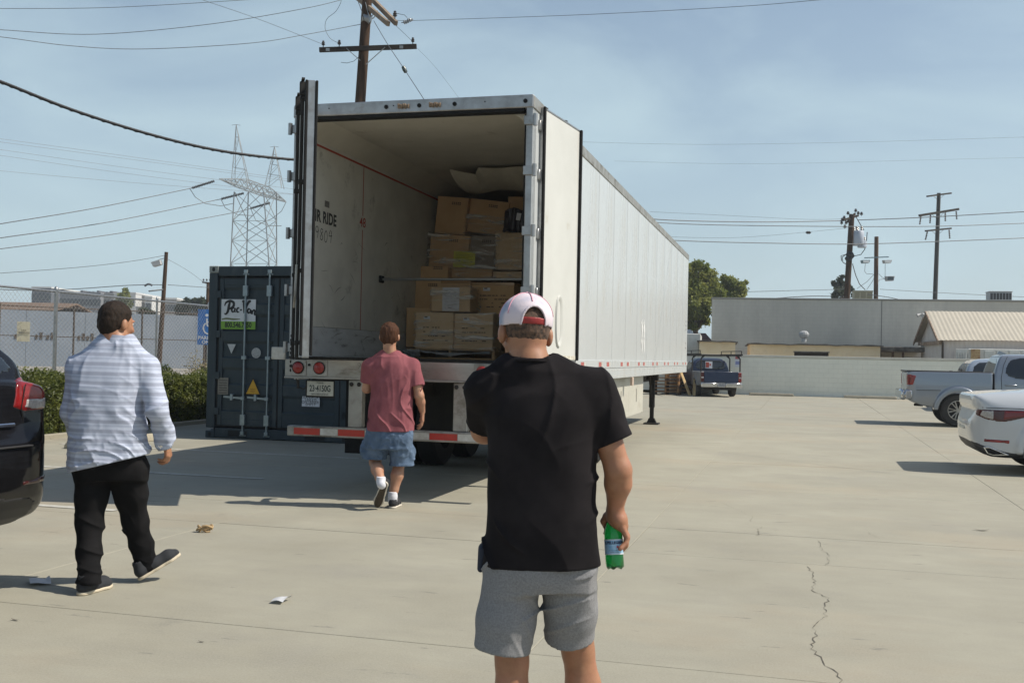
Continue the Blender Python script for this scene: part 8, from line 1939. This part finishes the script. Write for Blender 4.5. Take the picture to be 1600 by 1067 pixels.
for k, t_ in enumerate(('NATURAL SPARKLING', 'MINERAL WATER')):
    o = text_part('label_text', t_, .0042, mat('label_navy', (0.01, 0.015, 0.06)), B_, None, None, 0); o.data.transform(Matrix.Translation((-.002, .064 - .006 * k, 0))); wrap_lab(o, .0326)
mb = MB(); P5 = [((.006 if k % 2 == 0 else .0026) * math.sin(math.pi * k / 5), (.006 if k % 2 == 0 else .0026) * math.cos(math.pi * k / 5)) for k in range(10)]; mb._add([(p[0] + .010, p[1] + .076, 0) for p in P5], [tuple(range(10))]); o = mb.build('red_star', mat('star_red', (0.5, 0.02, 0.03), 0.5), B_); wrap_lab(o, .0327)

# ------------------------------------------------------------ man in the striped shirt, left
YA = 6.55; OA = G(170, 920); E_ = empty('person', (OA.x, YA, 0), 0, 'man with dark hair in striped long sleeved shirt and black jeans walking at left', 'person')
def JA(u, v, dy=0.0): q = A(u, v, YA + dy); return V3(q.x - OA.x, dy, q.z)
hc = JA(183, 505, .03); HM = frame((.62, 1, -.16)); g = Sdf((-.35, -.3, 0), (.52, .5, 1.85), .006)
head(g, hc, HM, 1.03); nb = JA(182, 537, 0); g.cap(hc + HM @ V3(0, -.03, -.05), nb, .065, .075, .02); g.cap(nb, nb + V3(0, 0, -.1), .065, .07, .03)
shR, shL = JA(229, 575, .02), JA(124, 575, -.0); elR, wrR = JA(248, 643, -.04), JA(260, 691, .06); elL, wrL = JA(112, 645, .0), JA(126, 690, .22)
g.stack([(.85, -.02, 0, .16, .12), (1.1, -.02, 0, .17, .12), (1.38, .0, 0, .17, .1)], .03); g.chain([shR, elR, wrR], [.05, .045, .03], .02); g.chain([shL, elL, wrL], [.05, .045, .03], .02)
hand(g, wrR, (.12, .25, -1), (1, -.25, .1), (.1, 1, .15), (.55, .6, .65, .7), 1.02, .6); hand(g, wrL, (.0, .4, -1), (-1, 0, 0), (0, 1, .3), (.5,) * 4, 1.0)
hpL, kL, aL = JA(146, 735, .0), JA(143, 815, .0), JA(138, 905, -.22); hpR, kR, aR = JA(200, 735, .03), JA(211, 812, .12), JA(231, 885, .18)
aL = V3(aL[0], -.20, .10); kL[1] = -.04
for a_, b_, c_ in ((hpL, kL, aL), (hpR, kR, aR)): g.chain([a_, b_, c_], [.09, .055, .04], .03)
put(g, 'body', m_skin, E_); eyes(E_, hc, HM, 1.03)
g = Sdf(tuple(hc - .16), tuple(hc + .16), .005); P = lambda x, y, z: hc + HM @ (V3(x, y, z) * 1.03); g.ell(P(0, -.022, .040), V3(.088, .106, .097), .01, 'u', HM); g.ell(P(0, -.05, -.018), V3(.078, .070, .080), .03, 'u', HM)
X, Y, Z = np.meshgrid(*g.ax, indexing='ij'); Lc = np.stack([X - hc[0], Y - hc[1], Z - hc[2]], -1) @ HM
cutf = np.where(Lc[..., 2] > .055, Lc[..., 1] - .055, np.where(Lc[..., 2] > -.01, Lc[..., 1] - .012 - (Lc[..., 2] + .01) * .6, Lc[..., 1] + .022)); g.F = np.maximum(np.maximum(g.F, cutf * .8), -.082 - Lc[..., 2]).astype(np.float32)
g.disp(lambda x, y, z: (vnoise(x * 60, y * 60, z * 45, 2) - .5) * .007, .03); put(g, 'hair', m_hair, E_)
g = Sdf((-.42, -.32, .66), (.48, .42, 1.66), .006)
def KA(v, ul, ur, b, dy=0.0, yaw=0.15): a_, b_ = JA(ul, v, dy), JA(ur, v, dy); return ((a_[2] + b_[2]) / 2, (a_[0] + b_[0]) / 2, dy, (b_[0] - a_[0]) / 2, b, yaw)
g.stack([KA(765, 111, 232, .180), KA(735, 111, 232, .180), KA(700, 112, 229, .175), KA(650, 113, 225, .168), KA(610, 112, 227, .158), KA(580, 115, 231, .14), KA(558, 128, 222, .115), KA(543, 150, 205, .09)], .04, n=2.35)
g.chain([nb + V3(-.06, 0, -.005), nb + V3(.06, 0, -.0)], [.06, .06], .05); g.chain([nb + V3(.05, 0, -.02), shR], [.07, .075], .05); g.chain([nb + V3(-.05, 0, -.02), shL], [.07, .07], .05)
cR = wrR - nrm(wrR - elR) * .035; g.chain([shR, elR + V3(-.004, -.01, 0), cR], [.072, .064, .053], .02); g.cap(cR - nrm(wrR - elR) * .05, cR + nrm(wrR - elR) * .03, .060, .060, .004); g.chain([shL, elL, wrL], [.072, .068, .05], .03)
g.disp(lambda x, y, z: folds((8, 8, 7), .016, 31)(*diag(x, y, z, .5)) * np.clip(1.6 - np.abs(z - .95) * 3.2, .35, 1) + folds((15, 14, 3), .006, 12)(x, y, z) * np.clip((z - 1.0) * 3, .2, 1) + crease((.9, .2, .35), 5.5, .014, 14, 4, 1.5)(x, y, z) + crease((.2, .2, 1), 9, .012, 17)(x, y, z) * np.clip((1.15 - z) * 4, .2, 1) + folds((24, 22, 26), .006, 5)(*diag(x, y, z, .6)) * np.clip((1.08 - z) * 6, 0.1, 1), .07)
sleeve_open(g, elR, cR + nrm(wrR - elR) * .02, .047)
g.cap(nb + V3(.004, 0, .075), nb + V3(.03, .0, .16), .082, .10, .003, 'cut'); hm = JA(172, 723, 0); plane_cut(g, hm, (.25, .0, -1), .6); g.stack([(.68, -.0, 0, .20, .135), (.80, -.0, 0, .19, .13)], .0, 'cut')
st_ = put(g, 'shirt', m_stripe, E_)
mb = MB(); rr = [(.077, -.012), (.080, .018), (.074, .040), (.080, .042), (.088, .014), (.093, -.016)]
mb.rings([[(nb[0] + .010 + r_ * 1.02 * math.cos(t), nb[1] + .01 + r_ * math.sin(t), nb[2] + h_ + .012 * math.sin(-t)) for t in np.linspace(0, 2 * math.pi, 29)[:-1]] for r_, h_ in rr], caps=False); mb.build('collar', m_stripe, st_, smooth=50)
mb = MB(); z0 = JA(160, 553)[2]
def yoke(t): return None
g = Sdf((-.34, -.32, .72), (.42, .36, 1.0), .006)
g = Sdf((-.38, -.42, .06), (.44, .44, 1.02), .006)
g.stack([KA(748, 122, 225, .12, .0), KA(735, 117, 228, .130), KA(705, 122, 222, .128)], .03)
eL, eR = aL + V3(0, -.005, -.035), aR + V3(.0, 0, -.01)
g.chain([hpL, (hpL + kL) / 2, kL, (kL + eL) / 2, eL], [.114, .090, .074, .066, .066], .035); g.chain([hpR, (hpR + kR) / 2, kR, (kR + eR) / 2, eR], [.114, .092, .074, .064, .064], .035)
g.disp(lambda x, y, z: folds((6, 6, 8), .008, 41)(*diag(x, y, z, .25)) + crease((.3, .1, 1), 9, .014, 43)(x, y, z) * np.clip(1.1 - np.abs(z - .45) * 1.2, .2, 1) + folds((5, 5, 26), .010, 47)(x, y, z) * np.clip((.30 - z) * 6, 0, 1), .07)
plane_cut(g, eL + V3(0, 0, -.02), (0, 0, -1), .15); plane_cut(g, eR + nrm(eR - kR) * .02, eR - kR, .13)
put(g, 'jeans', m_bjean, E_)
m_sued = mat('charcoal_suede', (0.022, 0.024, 0.028), 0.9, bump=.3, bscale=200); m_sole = mat('cream_sole', (0.52, 0.45, 0.33), 0.7)
shoe(E_, V3(aL[0] - .035, aL[1] - .07, .0), V3(aL[0] + .05, aL[1] + .21, .0), (0, 0, 1), 1, m_sued, m_sole)
hR = V3(aR[0] - .035, aR[1] - .06, .012); shoe(E_, hR, hR + nrm((.80, .50, .52)) * .30, (-.35, -.15, 1), 1, m_sued, m_sole)

# ------------------------------------------------------------ man in the washed red tee, walking to the trailer
YB = 10.15; OB = G(604, 792); E_ = empty('person', (OB.x, YB, 0), 0, 'man in faded red tee and denim cargo shorts walking towards the open trailer', 'person')
def JB(u, v, dy=0.0): q = A(u, v, YB + dy); return V3(q.x - OB.x, dy, q.z)
hc = JB(609, 525, .02); HM = frame((.05, 1, -.05)); g = Sdf((-.36, -.4, 0), (.42, .42, 1.85), .0065)
head(g, hc, HM, 1.0); nb = JB(609, 551, 0); g.cap(hc + HM @ V3(0, -.03, -.05), nb, .058, .065, .02)
shR, shL = JB(645, 572, 0), JB(578, 572, 0); elR, wrR = JB(655, 618, -.03), JB(660, 643, .07); elL, wrL = JB(573, 607, .05), JB(585, 590, .26)
g.stack([(.85, .0, 0, .14, .1), (1.1, 0, 0, .14, .1), (1.38, 0, 0, .15, .08)], .03); g.chain([shR, elR], [.05, .044], .02); g.chain([elR, elR * .6 + wrR * .4, wrR], [.045, .043, .028], .02); g.chain([shL, elL], [.05, .045], .02); g.chain([elL, wrL], [.045, .028], .02)
hand(g, wrR, (.05, .15, -1), (1, -.35, .05), (.05, 1, .1), (.28, .33, .4, .45), 1.05, .4); hand(g, wrL, (.1, 1, .1), (0, 0, 1), (1, 0, 0), (.6,) * 4)
hpR, kR, aR = JB(624, 680, 0), JB(624, 722, .06), JB(614, 775, .0); hpL, kL, aL = JB(592, 680, 0), JB(586, 722, .06), JB(595, 752, -.22)
aR = V3(aR[0], -.02, .11)
for a_, b_, c_ in ((hpR, kR, aR), (hpL, kL, aL)): g.chain([a_, b_], [.08, .056], .03); cf = b_ * .62 + c_ * .38 + V3(.004, -.015, 0); g.chain([b_, cf, c_ * .8 + b_ * .2, c_], [.054, .060, .042, .036], .02)
put(g, 'body', m_skin2, E_); eyes(E_, hc, HM)
g = Sdf(tuple(hc - .16), tuple(hc + .16), .005); P = lambda x, y, z: hc + HM @ V3(x, y, z); g.ell(P(0, -.022, .034), V3(.092, .107, .100), .01, 'u', HM); g.ell(P(0, -.052, -.025), V3(.078, .064, .070), .03, 'u', HM)
X, Y, Z = np.meshgrid(*g.ax, indexing='ij'); Lc = np.stack([X - hc[0], Y - hc[1], Z - hc[2]], -1) @ HM
cutf = np.where(Lc[..., 2] > .04, Lc[..., 1] - .07, np.where(Lc[..., 2] > -.02, Lc[..., 1] - .01, Lc[..., 1] + .03)); g.F = np.maximum(np.maximum(g.F, cutf * .8), -.085 - Lc[..., 2] + .01 * np.cos(Lc[..., 0] * 45)).astype(np.float32)
g.disp(lambda x, y, z: (vnoise(x * 70, y * 70, z * 18, 2) - .5) * .012, .03); put(g, 'hair', m_hair2, E_)
g = Sdf((-.38, -.26, .68), (.40, .28, 1.56), .006)
def KB(v, ul, ur, b, dy=0.0): a_, b_ = JB(ul, v, dy), JB(ur, v, dy); return ((a_[2] + b_[2]) / 2, (a_[0] + b_[0]) / 2, dy, (b_[0] - a_[0]) / 2, b)
g.stack([KB(680, 573.5, 646, .150), KB(650, 576, 645, .140), KB(620, 580, 645, .130), KB(595, 580, 647, .125), KB(572, 579, 647, .115), KB(558, 590, 632, .09)], .035, n=2.5)
g.chain([nb + V3(-.05, 0, -.03), nb + V3(.05, 0, -.03)], [.05, .05], .045); g.chain([nb + V3(.05, 0, -.04), shR], [.055, .064], .04); g.chain([nb + V3(-.05, 0, -.04), shL], [.055, .064], .04)
sR = shR * .32 + elR * .68 + V3(.002, 0, .0); sL = shL * .28 + elL * .72; g.chain([shR, sR], [.070, .064], .03); g.cap(sR, sR + (elR - shR) * .2, .064, .064, .01); g.chain([shL, sL], [.068, .062], .03); g.cap(sL, sL + (elL - shL) * .2, .062, .062, .01)
g.disp(lambda x, y, z: folds((7, 7, 5), .013, 51)(*diag(x, y, z, -.5)) + folds((17, 15, 4), .004, 53)(x, y, z) + crease((.9, .1, .3), 6.5, .014, 57, 4, 1.6)(x, y, z), .07)
sleeve_open(g, shR, sR, .053); sleeve_open(g, shL, sL, .053); g.cap(nb + V3(0, 0, .060), nb + V3(0, 0, .14), .075, .09, .003, 'cut'); plane_cut(g, JB(609, 673, 0), (0, 0, -1), .4); g.stack([(.66, .0, 0, .20, .125), (.86, .0, 0, .20, .125)], .0, 'cut')
tb = put(g, 't_shirt', m_ptee, E_)
g = Sdf((-.32, -.26, .36), (.34, .30, .98), .006)
g.stack([KB(700, 572, 642, .13), KB(680, 571, 646, .14), KB(660, 576, 642, .13)], .02)
a1, b1 = JB(585, 717, .045), JB(627, 727, .045); g.chain([JB(592, 685, .0), a1, a1 + V3(0, 0, -.04)], [.108, .104, .104], .02); g.chain([JB(626, 685, 0), b1, b1 + V3(0, 0, -.04)], [.108, .110, .110], .02)
g.ell(a1 + V3(-.085, -.01, .09), (.045, .075, .095), .02); g.ell(b1 + V3(.085, -.01, .12), (.045, .075, .095), .02)
g.disp(lambda x, y, z: folds((12, 12, 13), .014, 61)(*diag(x, y, z, .5)) + folds((26, 26, 24), .007, 63)(x, y, z), .07)
for q, r_ in ((a1, .094), (b1, .100)): plane_cut(g, q, (0, 0, -1), .15); g.cap(q + V3(0, 0, .06), q - V3(0, 0, .1), r_, r_, .002, 'cut')
put(g, 'cargo_shorts', m_denim, E_)
m_skt = mat('black_canvas', (0.018, 0.018, 0.02), 0.85, bump=.3, bscale=200); m_fox = mat('white_foxing', (0.55, 0.50, 0.42), 0.7); m_trd = mat('dark_tread', (0.075, 0.055, 0.035), 0.85, col2=(0.045, 0.035, 0.025), scale=60, bump=.8, bscale=150)
for a_, d_ in ((aR, V3(0, 0, 0)), (aL, V3(.012, -.03, -.0))):
    g = Sdf(tuple(a_ - .12), tuple(a_ + .14), .005); g.chain([a_ + V3(0, 0, .045), a_ + d_ * .3, a_ + d_ - V3(0, 0, .05) * (1 if a_ is aR else .5)], [.043, .044, .044], .01); plane_cut(g, a_ + V3(0, 0, .045), (0, 0, 1), .1); put(g, 'sock', m_sock, E_)
shoe(E_, (aR[0] - .0, aR[1] - .06, 0), (aR[0] + .03, aR[1] + .22, 0), (0, 0, 1), 1, m_skt, m_fox, True)
hl = JB(602, 753, -.27); tt = JB(588, 793, -.14); tt[2] = .015; shoe(E_, hl, tt, (.1, 1, .45), 1, m_skt, m_fox, True, m_trd)

# ================================================================== HAZE
mb = MB(); mb.box(-720, 720, -140, 920, -1.6, 44); hz = mb.build('haze', None); tag(hz, kind='stuff')
m_hz = bpy.data.materials.new('haze_air'); m_hz.use_nodes = True; N = m_hz.node_tree.nodes; N.clear(); o_ = N.new('ShaderNodeOutputMaterial'); pv_ = N.new('ShaderNodeVolumePrincipled')
pv_.inputs['Color'].default_value = (0.86, 0.93, 1.0, 1); pv_.inputs['Density'].default_value = 0.0006; pv_.inputs['Anisotropy'].default_value = 0.2
m_hz.node_tree.links.new(pv_.outputs[0], o_.inputs['Volume']); hz.data.materials.append(m_hz)
